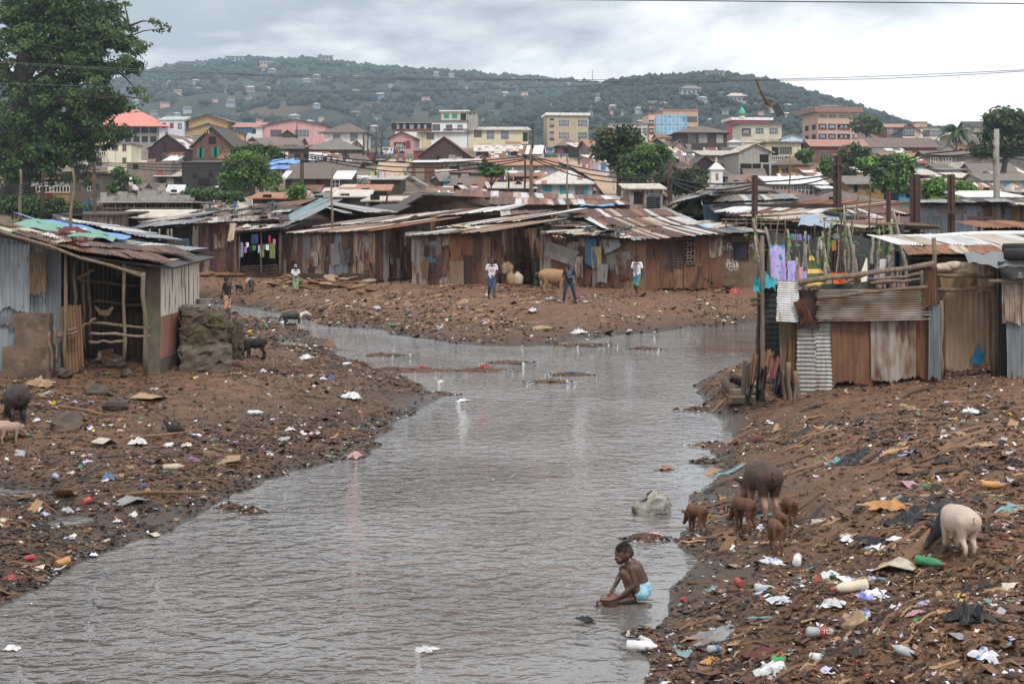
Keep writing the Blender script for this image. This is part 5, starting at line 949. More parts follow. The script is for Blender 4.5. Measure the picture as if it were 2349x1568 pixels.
cloth('headcloth', W(1728, 668, 31.5), W(1780, 662, 31.5), W(1776, 634, 31.9), W(1730, 634, 31.9), 'cloth_teal', None, .12, 8, 14, 8, 'bright teal cloth bundled over the fence corner post', 'cloth')
g = thing('sheet_gate', 'tall tan scrap sheet gate with blue paint smear', 'gate', W(2220, 850, 32.3))
panel(2166, 2276, 668, 842, 'tin_tan', False, 32.3, .01, .09, g, None)
q = MB(); o = g.location; q.add([(X(a_, 32.24) - o.x, 32.22 - o.y, Z(b_, 32.24) - o.z) for a_, b_ in ((2228, 832), (2250, 836), (2262, 800), (2252, 812), (2244, 783), (2238, 806), (2230, 812))], [(0, 1, 2, 3, 4, 5, 6)]); q.obj('paint_smear', [solid('p_smear', (0.02, 0.15, 0.3))], g)
for px, py0, py1, r in ((2281, 610, 868, .085), (2165, 668, 862, .05)): bar(g, W(px, py1, 32.2), W(px, py0, 32.2), r, 'plank' if r > .06 else 'stick_dark', 'post', 4 if r > .06 else 6, .005)
for x0, y0, x1, y1 in ((2148, 630, 2284, 634), (2152, 664, 2282, 660)): bar(g, W(x0, y0, 31.9), W(x1, y1, 31.9), .05, 'stick', 'rail')
s_ = shack('tarp_roof_shack', 'near right shack with black plastic roof held by tyres', W(2320, 862, 31.6))
panel(2298, 2345, 612, 742, 'tin_streaked', False, 31.4, 0, .1, s_); panel(2340, 2400, 610, 742, 'tin_cream', False, 31.45, 0, .1, s_); panel(2310, 2352, 738, 868, 'tin_blue_grey', False, 31.5, .01, .1, s_); panel(2345, 2400, 738, 868, 'tin_grey', False, 31.5, 0, .1, s_); panel(2243, 2277, 592, 672, 'tin_cream', False, 34, .02, .1, s_)
wallquad('wall', (X(2290, 31.9), 31.9), (X(2420, 31.9), 31.9), .5, Z(600, 31.9), .05, 'board_dark', s_)
bar(s_, W(2268, 646, 31.2), W(2380, 642, 31.2), .05, 'stick', 'rail')
cloth('tarp_roof', W(2222, 604, 31.2), W(2420, 622, 31.0), W(2400, 573, 35), W(2212, 580, 35), 'plastic_black', s_, .05, 14, 30, 10)
cloth('tarp_edge', W(2300, 640, 31.1), W(2420, 636, 30.95), W(2420, 616, 31.0), W(2290, 612, 31.1), 'plastic_black', s_, .06, 9, 16, 6)
def tyre(label, c, r=.32, w=.2, tilt=(0, 0), m='rubber', group=None):
 q = MB(); n = 22; prof = [(r * .58, -w * .38), (r * .72, -w * .5), (r * .93, -w * .47), (r, -w * .28), (r, w * .28), (r * .93, w * .47), (r * .72, w * .5), (r * .58, w * .38), (r * .62, 0)]
 mt = Matrix.Rotation(tilt[0], 4, 'X') @ Matrix.Rotation(tilt[1], 4, 'Y'); vs, fs = [], []; k = len(prof)
 for i in range(n):
  a_ = 2 * PI * i / n
  for rr, z_ in prof: vs.append(mt @ Vector((rr * math.cos(a_), rr * math.sin(a_), z_)))
 for i in range(n):
  for j in range(k): fs.append((i * k + j, ((i + 1) % n) * k + j, ((i + 1) % n) * k + (j + 1) % k, i * k + (j + 1) % k))
 q.add(vs, fs); return tag(q.obj('tyre', [m], None, c, smooth=True), label, 'tyre', group)
tyre('front one of two tyres lying on black plastic roof at the right edge', W(2346, 583, 32.6), .42, .26)
tyre('back one of two tyres lying on black plastic roof at the right edge', W(2344, 570, 34.6), .46, .25)
k_ = shack('orange_white_roof_shack', 'shack with coarse corrugated roof white above and rust orange below', W(2200, 640, 37))
roofpatch(k_, W(2082, 584, 35.5), W(2420, 584, 35), W(2420, 566, 37), W(2075, 566, 37), {'tin_rust_orange': 5, 'tin_cream': 1}, 9, 1, pitch=.11)
roofpatch(k_, W(2072, 566.5, 37), W(2420, 566.5, 37), W(2420, 538, 40.5), W(2066, 545, 40.5), {'tin_white': 5, 'tin_cream': 2}, 9, 1, pitch=.11)
bar(k_, W(2064, 545, 40.2), W(2420, 532, 40.2), .09, 'white_paint', 'ridge_roll')
patchwall(k_, (X(2086, 36), 36), (X(2240, 36), 36), .8, Z(590, 36), Z(588, 36), {'mud_block': 3, 'board_dark': 3, 'tin_mud': 2, 'plank': 1}, layers=.2)
cloth('sack_screen', W(2160, 668, 34.2), W(2246, 672, 34.2), W(2246, 628, 34.2), W(2156, 628, 34.2), solid('cloth_sack', (0.3, 0.2, 0.11)), None, .06, 11, 16, 8, 'tan sackcloth screen behind the gate', 'cloth')
for i, (px, py) in enumerate(((2168, 622), (2190, 618), (2212, 620), (2228, 624), (2205, 628))):
 q = MB(); q.ell((0, 0, .08), (.34, .22, .13), 12, 7, mt=Matrix.Rotation(R.uniform(-.4, .4), 3, 'Z')); tag(q.obj('cloth_bundle', ['sack_pale'], None, W(px, py, 35), smooth=True), 'pale cloth bundle piled on boards behind the gate', 'bundle', 'pale bundles behind the gate')
j_ = shack('zinc_patch_shed', 'big shed with tall grey zinc patch wall on the right', W(2230, 525, 62))
patchwall(j_, (X(2112, 62), 62), (X(2320, 61), 61), .9, Z(468, 62), Z(466, 61), {'tin_blue_grey': 5, 'tin_grey': 4, 'tin_rust_dark': 1.6, 'tin_streaked': 2}, wmin=.6, wmax=1.1, layers=.25)
patchwall(j_, (X(2320, 61), 61), (X(2420, 58), 58), .9, Z(466, 61), Z(480, 58), {'tin_mud': 4, 'tin_blue_grey': 3}, layers=0)
roofpatch(j_, W(2106, 467, 61.5), W(2324, 464, 60.5), W(2324, 458, 66), W(2110, 460, 66), ['tin_rust_dark', 'tin_grey'], 8, 1)
roofpatch(j_, W(2310, 466, 60.3), W(2420, 482, 57), W(2420, 455, 64), W(2310, 456, 64), ['tin_white', 'tin_cream'], 4, 1)
r_ = shack('low_rust_shed', 'low shed with flat rust and white roof laid with poles in stick yard', W(2060, 530, 56))
q = MB(); q.box(-1.2, 1.2, .5, 3, -2, -.05); q.obj('wall', ['board_dark'], r_)
roofpatch(r_, W(1985, 524, 54), W(2136, 519, 54), W(2110, 504, 62), W(1992, 506, 62), {'tin_rust_orange': 3, 'tin_cream': 3, 'tin_rust': 2}, 8, 1)
roofpatch(r_, W(2256, 524, 50), W(2400, 522, 50), W(2400, 508, 53), W(2256, 510, 53), ['tin_rust_orange', 'tin_rust'], 5, 1)
for k in range(4): bar(r_, W(1990 + k * 20, 512 + k * 3, 54), W(2150 + k * 4, 518 + k * 2, 53), .04, 'stick', 'roof_pole')
def leafmesh(pts, size, n, seed, mi=1):
 rs = np.random.RandomState(seed); pts = np.asarray(pts); k = len(pts) * n; c = np.repeat(pts, n, 0) + rs.normal(0, size * 2.2, (k, 3)); a_ = rs.normal(0, 1, (k, 3)); a_ /= np.linalg.norm(a_, axis=1)[:, None]; b_ = np.cross(a_, rs.normal(0, 1, (k, 3))); b_ /= np.linalg.norm(b_, axis=1)[:, None]
 s1 = size * rs.uniform(.6, 1.3, (k, 1)); V = np.stack([c - a_ * s1, c + b_ * s1 * .5, c + a_ * s1, c - b_ * s1 * .5], 1).reshape(-1, 3); F = np.arange(4 * k).reshape(k, 4); return V, F
sprout = [(1744, 500, 640, -16, 44, 1), (1758, 540, 660, -26, 43, 0), (1780, 520, 650, -24, 42, 0), (1792, 545, 655, 18, 41, 1), (1818, 525, 640, -12, 44, 0), (1838, 530, 650, 10, 43, 0), (1865, 545, 655, 16, 42, 1), (1884, 500, 640, 26, 46, 1), (1905, 530, 640, -18, 45, 0), (1936, 505, 620, 2, 46, 1), (1950, 470, 620, -14, 46, 0), (1972, 520, 620, -26, 45, 1), (2000, 540, 620, 2, 43, 0), (2012, 525, 620, 4, 44, 1), (2044, 520, 610, 0, 43, 1), (2062, 515, 630, -22, 43, 0), (2082, 480, 600, -34, 44, 0), (1850, 560, 660, 0, 40, 0), (1827, 590, 660, 0, 38, 0), (1893, 600, 660, 0, 36, 0), (1958, 560, 640, 0, 41, 0)]
for i, (px, p0, p1, ln, Y, lf) in enumerate(sprout):
 b_ = W(px, p1 + 30, Y); lab = ('lichen spotted leaning post with green sprouts in stick yard' if lf else 'bare lichen spotted post standing in the stick yard')
 pr = thing('yard_post', lab, 'post', b_, 0, 'sprouting posts of the stick yard' if lf else 'bare posts of the stick yard')
 q = MB(); tp = W(px + ln, p0, Y) - b_; q.tube([tp * (k / 5) + Vector((R.uniform(-.04, .04), 0, 0)) * (0 < k < 5) - Vector((0, 0, .6)) * (k == 0) for k in range(6)], [.062 - .005 * k for k in range(6)], 7); q.obj('stem', ['stick_pale'], pr, smooth=True)
 if lf:
  V, F = leafmesh([tp * k_f for k_f in (.98, .8, .62, .5)], .07, 12, i); npmesh('leaves', V, F, ['leaf_bright'], parent=pr)
for i in range(26):
 px = 1750 + i * 13 + R.uniform(-6, 6); Y_ = R.uniform(40, 58); pole('yard_stick', 'thin bare stick stuck up in the yard behind the fence', px, R.uniform(470, 560), 640, Y_, .03, .02, R.choice(['stick', 'stick_dark', 'stick_pale']), 'stick', R.uniform(-12, 12), 'thin sticks of the yard', .05, 5)
cloth('shade_net', W(1935, 625, 47), W(2080, 610, 45), W(2084, 512, 46), W(1930, 530, 48), 'net_dark', None, .25, 7, 22, 12, 'dark shade net sagging across the back of stick yard', 'net', None, .5)
cloth('shade_net', W(1758, 640, 49), W(1880, 640, 49), W(1880, 545, 49), W(1764, 528, 49), 'net_grey', None, .15, 7, 18, 10, 'grey net screen at the left end of stick yard', 'net', None, .3)
CL = {}
def ccol(n, c): CL[n] = solid('cloth_' + n, c, .9); return 'cloth_' + n
for n, c in dict(white=(0.72, 0.72, 0.74), teal2=(0.05, 0.38, 0.38), purple=(0.36, 0.22, 0.55), lilac=(0.5, 0.45, 0.68), blue=(0.05, 0.12, 0.4), red=(0.5, 0.05, 0.08), orange=(0.6, 0.25, 0.1), green=(0.1, 0.3, 0.1), yellow=(0.6, 0.5, 0.12), pink=(0.65, 0.3, 0.4), grey=(0.25, 0.27, 0.3), black=(0.025, 0.025, 0.03), cream=(0.55, 0.5, 0.4), brown=(0.2, 0.12, 0.08), navy2=(0.03, 0.05, 0.13), olive=(0.18, 0.2, 0.08)).items(): ccol(n, c)
mat('cloth_tiedye', (0.42, 0.3, 0.7), (0.62, 0.6, 0.85), scale=5, c3=(0.05, 0.3, 0.5), s3=5, a3=.55, rough=.9); mat('cloth_tiger', (0.6, 0.1, 0.03), (0.6, 0.12, 0.04), scale=2, c3=(0.02, 0.02, 0.02), s3=9, a3=.5, rough=.9)
mat('cloth_print', (0.1, 0.12, 0.28), (0.5, 0.5, 0.55), scale=9, c3=(0.4, 0.08, 0.2), s3=9, a3=.55, rough=.9)
def striped_cloth():
 m = bpy.data.materials.new('cloth_stripe'); m.use_nodes = True; t_ = m.node_tree; b_ = t_.nodes['Principled BSDF']; co = t_.nodes.new('ShaderNodeTexCoord'); sx = t_.nodes.new('ShaderNodeSeparateXYZ'); t_.links.new(co.outputs['Object'], sx.inputs[0])
 mu = N(t_, 'ShaderNodeMath', operation='MULTIPLY'); mu.inputs[1].default_value = 19; t_.links.new(sx.outputs[2], mu.inputs[0]); sn = N(t_, 'ShaderNodeMath', operation='SINE'); t_.links.new(mu.outputs[0], sn.inputs[0])
 r = ramp(t_, [(.48, (0.05, 0.085, 0.03)), (.52, (0.55, 0.36, 0.1))]); t_.links.new(sn.outputs[0], r.inputs[0]); t_.links.new(r.outputs[0], b_.inputs['Base Color']); b_.inputs['Roughness'].default_value = .9; MATS['cloth_stripe'] = m
striped_cloth()
def hung(label, x0, x1, y0, y1, Y, m, skew=0, group=None, name='washing'):
 return cloth(name, W(x0 + skew, y1, Y), W(x1 + skew, y1 + R.uniform(-2, 2), Y), W(x1, y0, Y), W(x0, y0, Y), m, None, .05, 9, 10, 8, label, 'washing', group)
hung('purple and white tie dye cloth hanging tallest at the left of stick yard', 1766, 1800, 562, 655, 40, 'cloth_tiedye', 4); hung('second tie dye cloth hanging right of the tallest one', 1806, 1826, 598, 658, 39, 'cloth_tiedye'); hung('dusty pink shirt hanging beside the second tie dye cloth', 1828, 1842, 612, 660, 39, 'cloth_pink'); hung('lilac shirt left of the striped cloth', 1838, 1850, 622, 658, 38.5, 'cloth_lilac')
cloth('striped_cloth', W(1848, 660, 36), W(1908, 660, 36), W(1862, 584, 36.5), W(1857, 582, 36.5), 'cloth_stripe', None, .04, 6, 14, 10, 'green and gold striped cloth draped to a point', 'cloth')
hung('orange and black tiger print cloth drying low in stick yard', 1906, 1948, 626, 652, 35.5, 'cloth_tiger', 6); cloth('sail_cloth', W(1966, 650, 35.5), W(1990, 645, 35.5), W(1990, 592, 36), W(1986, 592, 36), 'cloth_cream', None, .04, 6, 10, 8, 'cream cloth pulled up to a peak beside the woman', 'cloth')
hung('long white shirt on the line right of the woman', 2018, 2034, 594, 640, 38, 'cloth_white', -3); hung('small printed white shirt at the end of the line', 2034, 2044, 585, 615, 38.5, 'cloth_white'); hung('blue printed blouse beside the woman', 2006, 2018, 612, 642, 37, 'cloth_print'); hung('navy skirt hanging at the right end of stick yard', 2052, 2064, 577, 612, 38, 'cloth_navy2'); hung('pink towel at the right end of stick yard', 2048, 2053, 575, 588, 38, 'cloth_pink')
for lab, a_, b_, m in (('sea green towel at the left of upper washing line', 1813, 1822, 'cloth_teal2'), ('purple towel on the upper washing line', 1822, 1839, 'cloth_purple'), ('deep blue towel on the upper washing line', 1840, 1861, 'cloth_blue')): hung(lab, a_, b_, 536 + (a_ - 1813) * .12, 560, 52, m)
hung('red cloth on the line below the blue towel', 1852, 1868, 560, 570, 52, 'cloth_red'); hung('white top beside the red cloth', 1880, 1889, 552, 572, 52, 'cloth_white'); hung('mustard trousers under the white top', 1884, 1892, 568, 580, 52, 'cloth_yellow'); hung('orange shirt on the upper line', 1908, 1918, 552, 575, 52, 'cloth_orange'); hung('denim shorts on the upper line', 1912, 1926, 535, 548, 54, 'cloth_grey'); hung('green shorts on the upper line', 1924, 1934, 545, 555, 54, 'cloth_green'); hung('teal shirt at right end of the upper line', 1940, 1956, 548, 566, 54, 'cloth_teal2')
for a_, b_ in ((W(1757, 528, 52), W(1960, 545, 53)), (W(1988, 610, 38), W(2068, 572, 38.5))):
 q = MB(); q.tube([a_.lerp(b_, i / 8) - a_ - Vector((0, 0, .25 * math.sin(PI * i / 8))) for i in range(9)], .012, 4); tag(q.obj('washing_line', ['wire_grey'], None, a_), 'sagging washing line strung between yard posts' if a_.y > 45 else 'washing line with white shirts right of the woman', 'line')
for lab, a_, b_, y0, y1, m in (('dark printed sheet hanging at porch centre', 577, 592, 537, 560, 'cloth_navy2'), ('multicolour dress at left end of porch line', 552, 558, 556, 590, 'cloth_print'), ('purple striped top on porch line', 560, 566, 566, 580, 'cloth_purple'), ('white blouse on porch line', 564, 571, 556, 568, 'cloth_white'), ('dark shirt on porch line', 572, 579, 562, 576, 'cloth_black'), ('pale green vest on porch line', 580, 586, 563, 574, 'cloth_green'), ('white pants hung left of the green shirt', 592, 597, 562, 580, 'cloth_lilac'), ('lime green shirt low on porch line', 596, 606, 572, 588, 'cloth_olive'), ('bright green rag on porch line', 603, 609, 561, 572, 'cloth_green'), ('white top near porch right', 610, 617, 560, 573, 'cloth_white'), ('long camouflage trousers at porch right', 619, 631, 558, 592, 'cloth_olive'), ('red and white scarf near right porch post', 616, 621, 540, 558, 'cloth_red'), ('pink top near right porch post', 626, 632, 548, 562, 'cloth_pink')):
 hung(lab, a_, b_, y0, y1, 84.3, m)
q = MB(); a_ = W(541, 542, 84.3); q.tube([W(541 + i * 10, 545 + 22 * math.sin(PI * min(i, 6) / 8), 84.3) - a_ for i in range(10)], .012, 4); tag(q.obj('washing_line', ['wire_grey'], None, a_), 'drooping washing line across the dark porch', 'line')
cloth('plastic_sack', W(522, 553, 83.8), W(536, 551, 83.8), W(541, 512, 84.2), W(529, 511, 84.2), 'sack_pale', None, .12, 8, 10, 10, 'torn white plastic sack hanging from porch roof corner', 'sack')
def townline(lab, x0, x1, y0, y1, Y, n, drop=7):
 root = None; a_ = W(x0, y0, Y); q = MB(); q.tube([W(x0 + (x1 - x0) * i / 6, y0 + (y1 - y0) * i / 6 + 2 * math.sin(PI * i / 6), Y) - a_ for i in range(7)], .02, 3); tag(q.obj('washing_line', ['wire_grey'], None, a_), lab + ' washing line', 'line')
 for i in range(n):
  x = x0 + (x1 - x0) * (i + .2) / n; y = y0 + (y1 - y0) * (i + .5) / n + 1.5; w = (x1 - x0) / n * R.uniform(.5, .85)
  hung('bright garment hung on the ' + lab + ' washing line', x, x + w, y, y + drop * R.uniform(.7, 1.4), Y, R.choice(list(CL.values())).name, 0, 'wash on the ' + lab + ' line')
townline('pyramid roof house', 712, 815, 356, 364, 226, 14); townline('upper street', 844, 890, 392, 392, 226, 9, 12); townline('rooftop block ruin', 398, 424, 352, 354, 206, 9, 5); townline('orange roof house', 1148, 1178, 392, 382, 190, 7); townline('below orange roof', 1146, 1180, 404, 400, 160, 7, 9); townline('rusty gable window', 466, 480, 296, 298, 222, 5, 9); townline('balcony house', 1795, 1825, 357, 357, 275, 4, 9)
def crown(clumps, n_leaf, size, seed, flat=.55):
 """leaf-sized faces gathered in clumps through the crown's volume"""
 rs = np.random.RandomState(seed); Vs, mi = [], []
 for (c, r) in clumps:
  k = max(8, int(n_leaf * rs.uniform(.6, 1.3))); d = rs.normal(0, 1, (k, 3)); d /= np.linalg.norm(d, axis=1)[:, None]
  p = np.asarray(c) + d * (rs.rand(k, 1) ** .45) * r * np.array([1, 1, flat])
  nrm = d + rs.normal(0, .7, (k, 3)) + np.array([0, 0, .5]); nrm /= np.linalg.norm(nrm, axis=1)[:, None]
  a = np.cross(nrm, rs.normal(0, 1, (k, 3))); a /= np.linalg.norm(a, axis=1)[:, None] + 1e-9; b = np.cross(nrm, a); s = size * rs.uniform(.55, 1.4, (k, 1))
  Vs.append(np.stack([p - a * s, p + b * s * .55, p + a * s, p - b * s * .55], 1).reshape(-1, 3)); mi.append(np.where(rs.rand(k) < .8, rs.randint(0, 2), 1 - 0))
 V = np.concatenate(Vs); return V, np.arange(len(V)).reshape(-1, 4), np.concatenate(mi)
def tree(name, label, px, py, Y, lobes, mats, n_clump=60, n_leaf=60, size=.22, rc=1.0, tr=.25, seed=1, cat='tree', trunk_top=None, group=None, flat=.6):
 """lobes: ellipsoids seen at (px, py) with half sizes in picture units at distance Y"""
 s = Y / FD; base = W(px, py, Y); base.z = gz(base.x, base.y)
 root = thing(name, label, cat, base, 0, group); rs = np.random.RandomState(seed); cl = []; vol = sum(l[2] * l[3] for l in lobes)
 for lx, ly, rx, ry in lobes:
  c = W(lx, ly, Y) - base
  for _ in range(max(5, int(n_clump * rx * ry / vol))):
   d = rs.normal(0, 1, 3); d /= np.linalg.norm(d); f = rs.uniform(.35, 1.0) ** .5; p = np.array(c) + d * f * np.array([rx * s, max(rx, ry) * s * .8, ry * s]); cl.append((p, rc * rs.uniform(.6, 1.35)))
 V, F, mi = crown(cl, n_leaf, size, seed, flat); npmesh('crown', V, F, mats, mi, root)
 t = MB(); top = np.mean([c for c, _ in cl], 0); t.tube([(0, 0, -1.5), (top[0] * .1, 0, top[2] * .3), (top[0] * .5, 0, top[2] * .65), (top[0], 0, top[2])], [tr * 1.3, tr, tr * .75, tr * .3], 7)
 for c, _ in cl[::max(1, len(cl) // 14)]: m_ = np.array([top[0] * .4, 0, top[2] * .6]); t.tube([m_, (m_ + c) / 2 + rs.normal(0, .2, 3), c], [tr * .45, tr * .28, tr * .08], 5)
 t.obj('trunk', ['bark'], root, smooth=True); return root
def cotton():
 Y = 175; s = Y / FD; base = W(42, 505, Y); root = thing('cotton_tree', 'huge spreading cotton tree towering at the upper left', 'tree', base); rs = np.random.RandomState(4)
 t = MB(); P = lambda px, py, dy=0: (W(px, py, Y) - base) + Vector((0, dy, 0))
 t.tube([P(40, 560), P(40, 480), P(42, 390), P(44, 300), P(48, 200), P(60, 110), P(75, 20), P(85, -60)], [2.6, 1.75, 1.35, 1.3, 1.15, .95, .7, .5], 12)
 for k in range(6):
  a = k * PI / 3; t.tube([Vector((math.cos(a) * 3.6, math.sin(a) * 3.6, -1.5)) + P(40, 505), Vector((math.cos(a) * 1.5, math.sin(a) * 1.5, 3)) + P(40, 490), P(41, 430)], [.9, .6, .3], 6)
 limbs = [([(46, 215), (110, 150), (190, 95), (270, 40)], .62), ([(48, 200), (95, 130), (140, 60), (175, -30)], .6), ([(46, 225), (130, 190), (220, 170), (310, 155)], .52), ([(44, 300), (110, 250), (190, 225), (265, 235)], .5), ([(42, 330), (120, 300), (200, 300), (285, 300)], .45), ([(42, 360), (100, 340), (150, 370), (190, 415)], .36),
             ([(46, 220), (10, 160), (-40, 110), (-90, 60)], .55), ([(44, 310), (0, 270), (-60, 250)], .45), ([(42, 370), (10, 330), (-40, 330)], .35), ([(60, 110), (30, 50), (10, -20)], .45), ([(62, 100), (120, 30), (160, -40)], .5), ([(44, 280), (90, 200), (150, 140), (235, 105), (315, 95)], .45), ([(42, 340), (90, 300), (140, 265), (215, 262)], .4), ([(75, 10), (140, -30), (230, -50)], .4)]
 cl = []
 for pts, r in limbs:
  dy0 = rs.uniform(-7, 7); pp = []
  for i, (x, y) in enumerate(pts): pp.append(P(x, y, dy0 * i / 3))
  t.tube(pp, [r * (1 - .72 * i / (len(pp) - 1)) for i in range(len(pp))], 8)
  for i in range(len(pp) - 1):
   for k in range(10):
    f = rs.rand()
    if i == 0 and f < .55: continue
    q = pp[i].lerp(pp[i + 1], f); e = q + Vector((rs.normal(0, 2.1), rs.normal(0, 3.2), rs.normal(.5, 1.5)))
    t.tube([q, q.lerp(e, .5) + Vector((0, 0, .3)), e], [r * .3, r * .18, .04], 5, cap=False); cl.append((np.array(e), rs.uniform(.8, 1.45)))
 extra = [(20, 20, 60, 40), (110, 20, 80, 40), (220, 20, 60, 30), (60, 100, 70, 50), (160, 90, 70, 45), (250, 90, 50, 30), (290, 150, 32, 22), (300, 100, 25, 16), (200, 150, 70, 40), (20, 190, 30, 30), (120, 220, 60, 40), (225, 225, 50, 28), (265, 235, 30, 22), (60, 270, 50, 40), (150, 300, 60, 40), (90, 350, 70, 40), (70, 385, 60, 26), (250, 300, 48, 24), (170, 345, 45, 28), (15, 330, 30, 60), (200, 265, 45, 25), (240, 60, 50, 40), (30, 420, 20, 20)]
 for lx, ly, rx, ry in extra:
  for _ in range(max(3, int(rx * ry / 52))):
   d = rs.normal(0, 1, 3); d /= np.linalg.norm(d); d *= rs.rand() ** .4; c = P(lx, ly); cl.append((np.array(c) + d * np.array([rx * s, 7, ry * s]), rs.uniform(.8, 1.5)))
 t.obj('trunk', ['bark'], root, smooth=True); V, F, mi = crown(cl, 58, .25, 9, .55)
 npmesh('crown', V, F, ['leaf_deep', 'leaf_mid'], mi, root)
cotton()
tree('bush', 'dark bushy undergrowth at the foot of the cotton tree', 120, 505, 150, [(110, 478, 60, 22), (40, 470, 40, 25), (170, 482, 30, 14)], ['leaf_deep', 'leaf_mid'], 70, 60, .2, 1.1, .2, 21, 'bush')
tree('leafy_tree', 'bright light green tree on the grassy slope left of centre', 560, 440, 185, [(555, 395, 42, 30), (575, 372, 40, 20), (530, 412, 26, 24), (595, 410, 28, 20)], ['leaf_bright', 'leaf_mid'], 90, 75, .3, 1.25, .3, 2)
tree('leafy_tree', 'darker crown standing behind the bright light green tree', 600, 400, 215, [(590, 352, 50, 16), (615, 362, 30, 12), (560, 352, 25, 10)], ['leaf_mid', 'leaf_deep'], 60, 70, .32, 1.2, .3, 3)
tree('shrub', 'small bright shrub at the foot of the black pole', 690, 480, 118, [(684, 440, 16, 18), (676, 452, 12, 12)], ['leaf_bright', 'leaf_mid'], 22, 45, .17, .55, .08, 4, 'bush')
tree('papaya_bush', 'round green bush left of the half brown half white roof', 625, 428, 190, [(626, 412, 16, 12)], ['leaf_mid', 'leaf_bright'], 20, 45, .24, .7, .12, 5, 'bush')
tree('scrub', 'dark scrub covering the grassy slope below tarred block', 480, 452, 165, [(470, 446, 45, 12), (530, 450, 40, 10), (440, 452, 20, 8)], ['leaf_deep', 'leaf_mid'], 60, 50, .2, .8, .1, 6, 'bush')
tree('scrub', 'green weeds along the broken wall left of the steep roofs', 290, 420, 195, [(270, 400, 22, 14), (300, 412, 22, 10), (262, 430, 16, 12), (285, 440, 12, 8)], ['leaf_mid', 'leaf_bright'], 36, 45, .22, .7, .1, 7, 'bush')
tree('mango_tree', 'dark olive mango tree leftmost of the three street trees', 1420, 410, 205, [(1418, 330, 48, 36), (1440, 365, 35, 30), (1395, 350, 25, 22), (1445, 310, 22, 14)], ['leaf_olive', 'leaf_deep'], 95, 70, .34, 1.5, .35, 8)
tree('feathery_tree', 'bright yellow green tree in the middle of the street trees', 1478, 440, 195, [(1480, 365, 48, 26), (1500, 345, 38, 14), (1460, 395, 30, 28), (1450, 425, 20, 20), (1520, 360, 22, 12)], ['leaf_bright', 'leaf_mid'], 100, 75, .3, 1.3, .3, 9)
tree('mango_tree', 'dark wide mango tree at right of the street trees', 1560, 450, 185, [(1560, 412, 52, 26), (1535, 405, 28, 22), (1590, 425, 26, 16)], ['leaf_olive', 'leaf_deep'], 80, 70, .3, 1.3, .35, 10)
tree('banana_plant', 'banana clump below the orange tin roof', 1125, 405, 182, [(1124, 388, 14, 12), (1138, 395, 12, 7)], ['leaf_bright', 'leaf_mid'], 14, 26, .6, .7, .1, 11, 'plant')
tree('round_tree', 'round dark tree before the red plastered house', 1958, 385, 262, [(1958, 355, 30, 22), (1945, 365, 16, 12)], ['leaf_olive', 'leaf_deep'], 44, 60, .38, 1.4, .3, 12)
tree('small_tree', 'small lime green tree between two hip roofs', 1900, 405, 225, [(1900, 382, 18, 18)], ['leaf_bright', 'leaf_mid'], 26, 55, .3, 1.0, .15, 13)
tree('shrub', 'dark shrub below the lime green tree', 1932, 415, 215, [(1944, 398, 18, 14)], ['leaf_mid', 'leaf_deep'], 22, 50, .28, .9, .15, 14, 'bush')
tree('breadfruit_tree', 'large glossy green tree behind the orange yellow house', 2040, 455, 200, [(2045, 385, 38, 24), (2070, 370, 22, 14), (2000, 378, 28, 16), (2060, 415, 34, 28), (2030, 410, 28, 22)], ['leaf_deep', 'leaf_bright'], 95, 70, .36, 1.4, .3, 15)
tree('broad_tree', 'great broad tree rising against the sky at right', 2300, 370, 238, [(2300, 275, 42, 24), (2335, 300, 36, 40), (2275, 268, 20, 14), (2320, 330, 40, 26), (2262, 345, 26, 14), (2290, 312, 26, 16), (2360, 270, 30, 26)], ['leaf_olive', 'leaf_deep'], 130, 75, .4, 1.7, .5, 16)
tree('round_tree', 'bushy green tree behind the striped rust roof', 2150, 465, 140, [(2148, 438, 28, 22)], ['leaf_mid', 'leaf_bright'], 40, 60, .2, .9, .15, 17)
tree('lime_tree', 'yellow green round tree left of the long white roof', 2206, 468, 142, [(2206, 438, 21, 18)], ['leaf_bright', 'leaf_bright'], 36, 60, .2, .8, .14, 18)
tree('hill_tree', 'tree crown rising behind the block wall beside peach block', 1985, 310, 430, [(1985, 285, 25, 14), (2000, 295, 18, 10)], ['leaf_olive', 'leaf_mid'], 34, 50, .7, 2.2, .3, 19)
tree('banana_plant', 'banana clump beside the balcony house with white posts', 1845, 372, 260, [(1846, 355, 11, 12)], ['leaf_bright', 'leaf_mid'], 12, 26, .8, .8, .1, 20, 'plant')
def fronds(name, label, base, top, n, ln, m, droop=.55, cat='palm tree', wid=.35, tr=.2):
 root = thing(name, label, cat, base); q = MB(); t = MB(); h = top - base
 t.tube([(0, 0, -1), h * .5, h], [tr, tr * .8, tr * .7], 8); t.obj('trunk', ['bark'], root, smooth=True)
 for i in range(n):
  a = 2 * PI * i / n + R.uniform(-.2, .2); up = R.uniform(.15, 1.0); d = Vector((math.cos(a), math.sin(a), 0)); L_ = ln * R.uniform(.8, 1.1); pts = []
  for k in range(9): f = k / 8; pts.append(h + d * L_ * f * (1 - .12 * up) + Vector((0, 0, L_ * (up * .9 * f - droop * (f ** 2) * (1.2 + .5 * (1 - up))))))
  q.tube(pts, [.05] * 9, 4, 0, False); sd_ = Vector((-d.y, d.x, 0))
  for k in range(1, 9):
   for e in (0, .33, .66):
    p = pts[k - 1].lerp(pts[k], e); wv = wid * ln * (1 - abs((k + e) / 9 - .45)) * .55
    for sg in (-1, 1):
     tip = p + sd_ * sg * wv + Vector((0, 0, -wv * .45)) + d * wv * .5; ax = (pts[k] - pts[k - 1]).normalized() * ln * .035; q.add([p - ax, p + ax, tip], [(0, 1, 2)], 0)
 q.obj('fronds', [m], root); return root
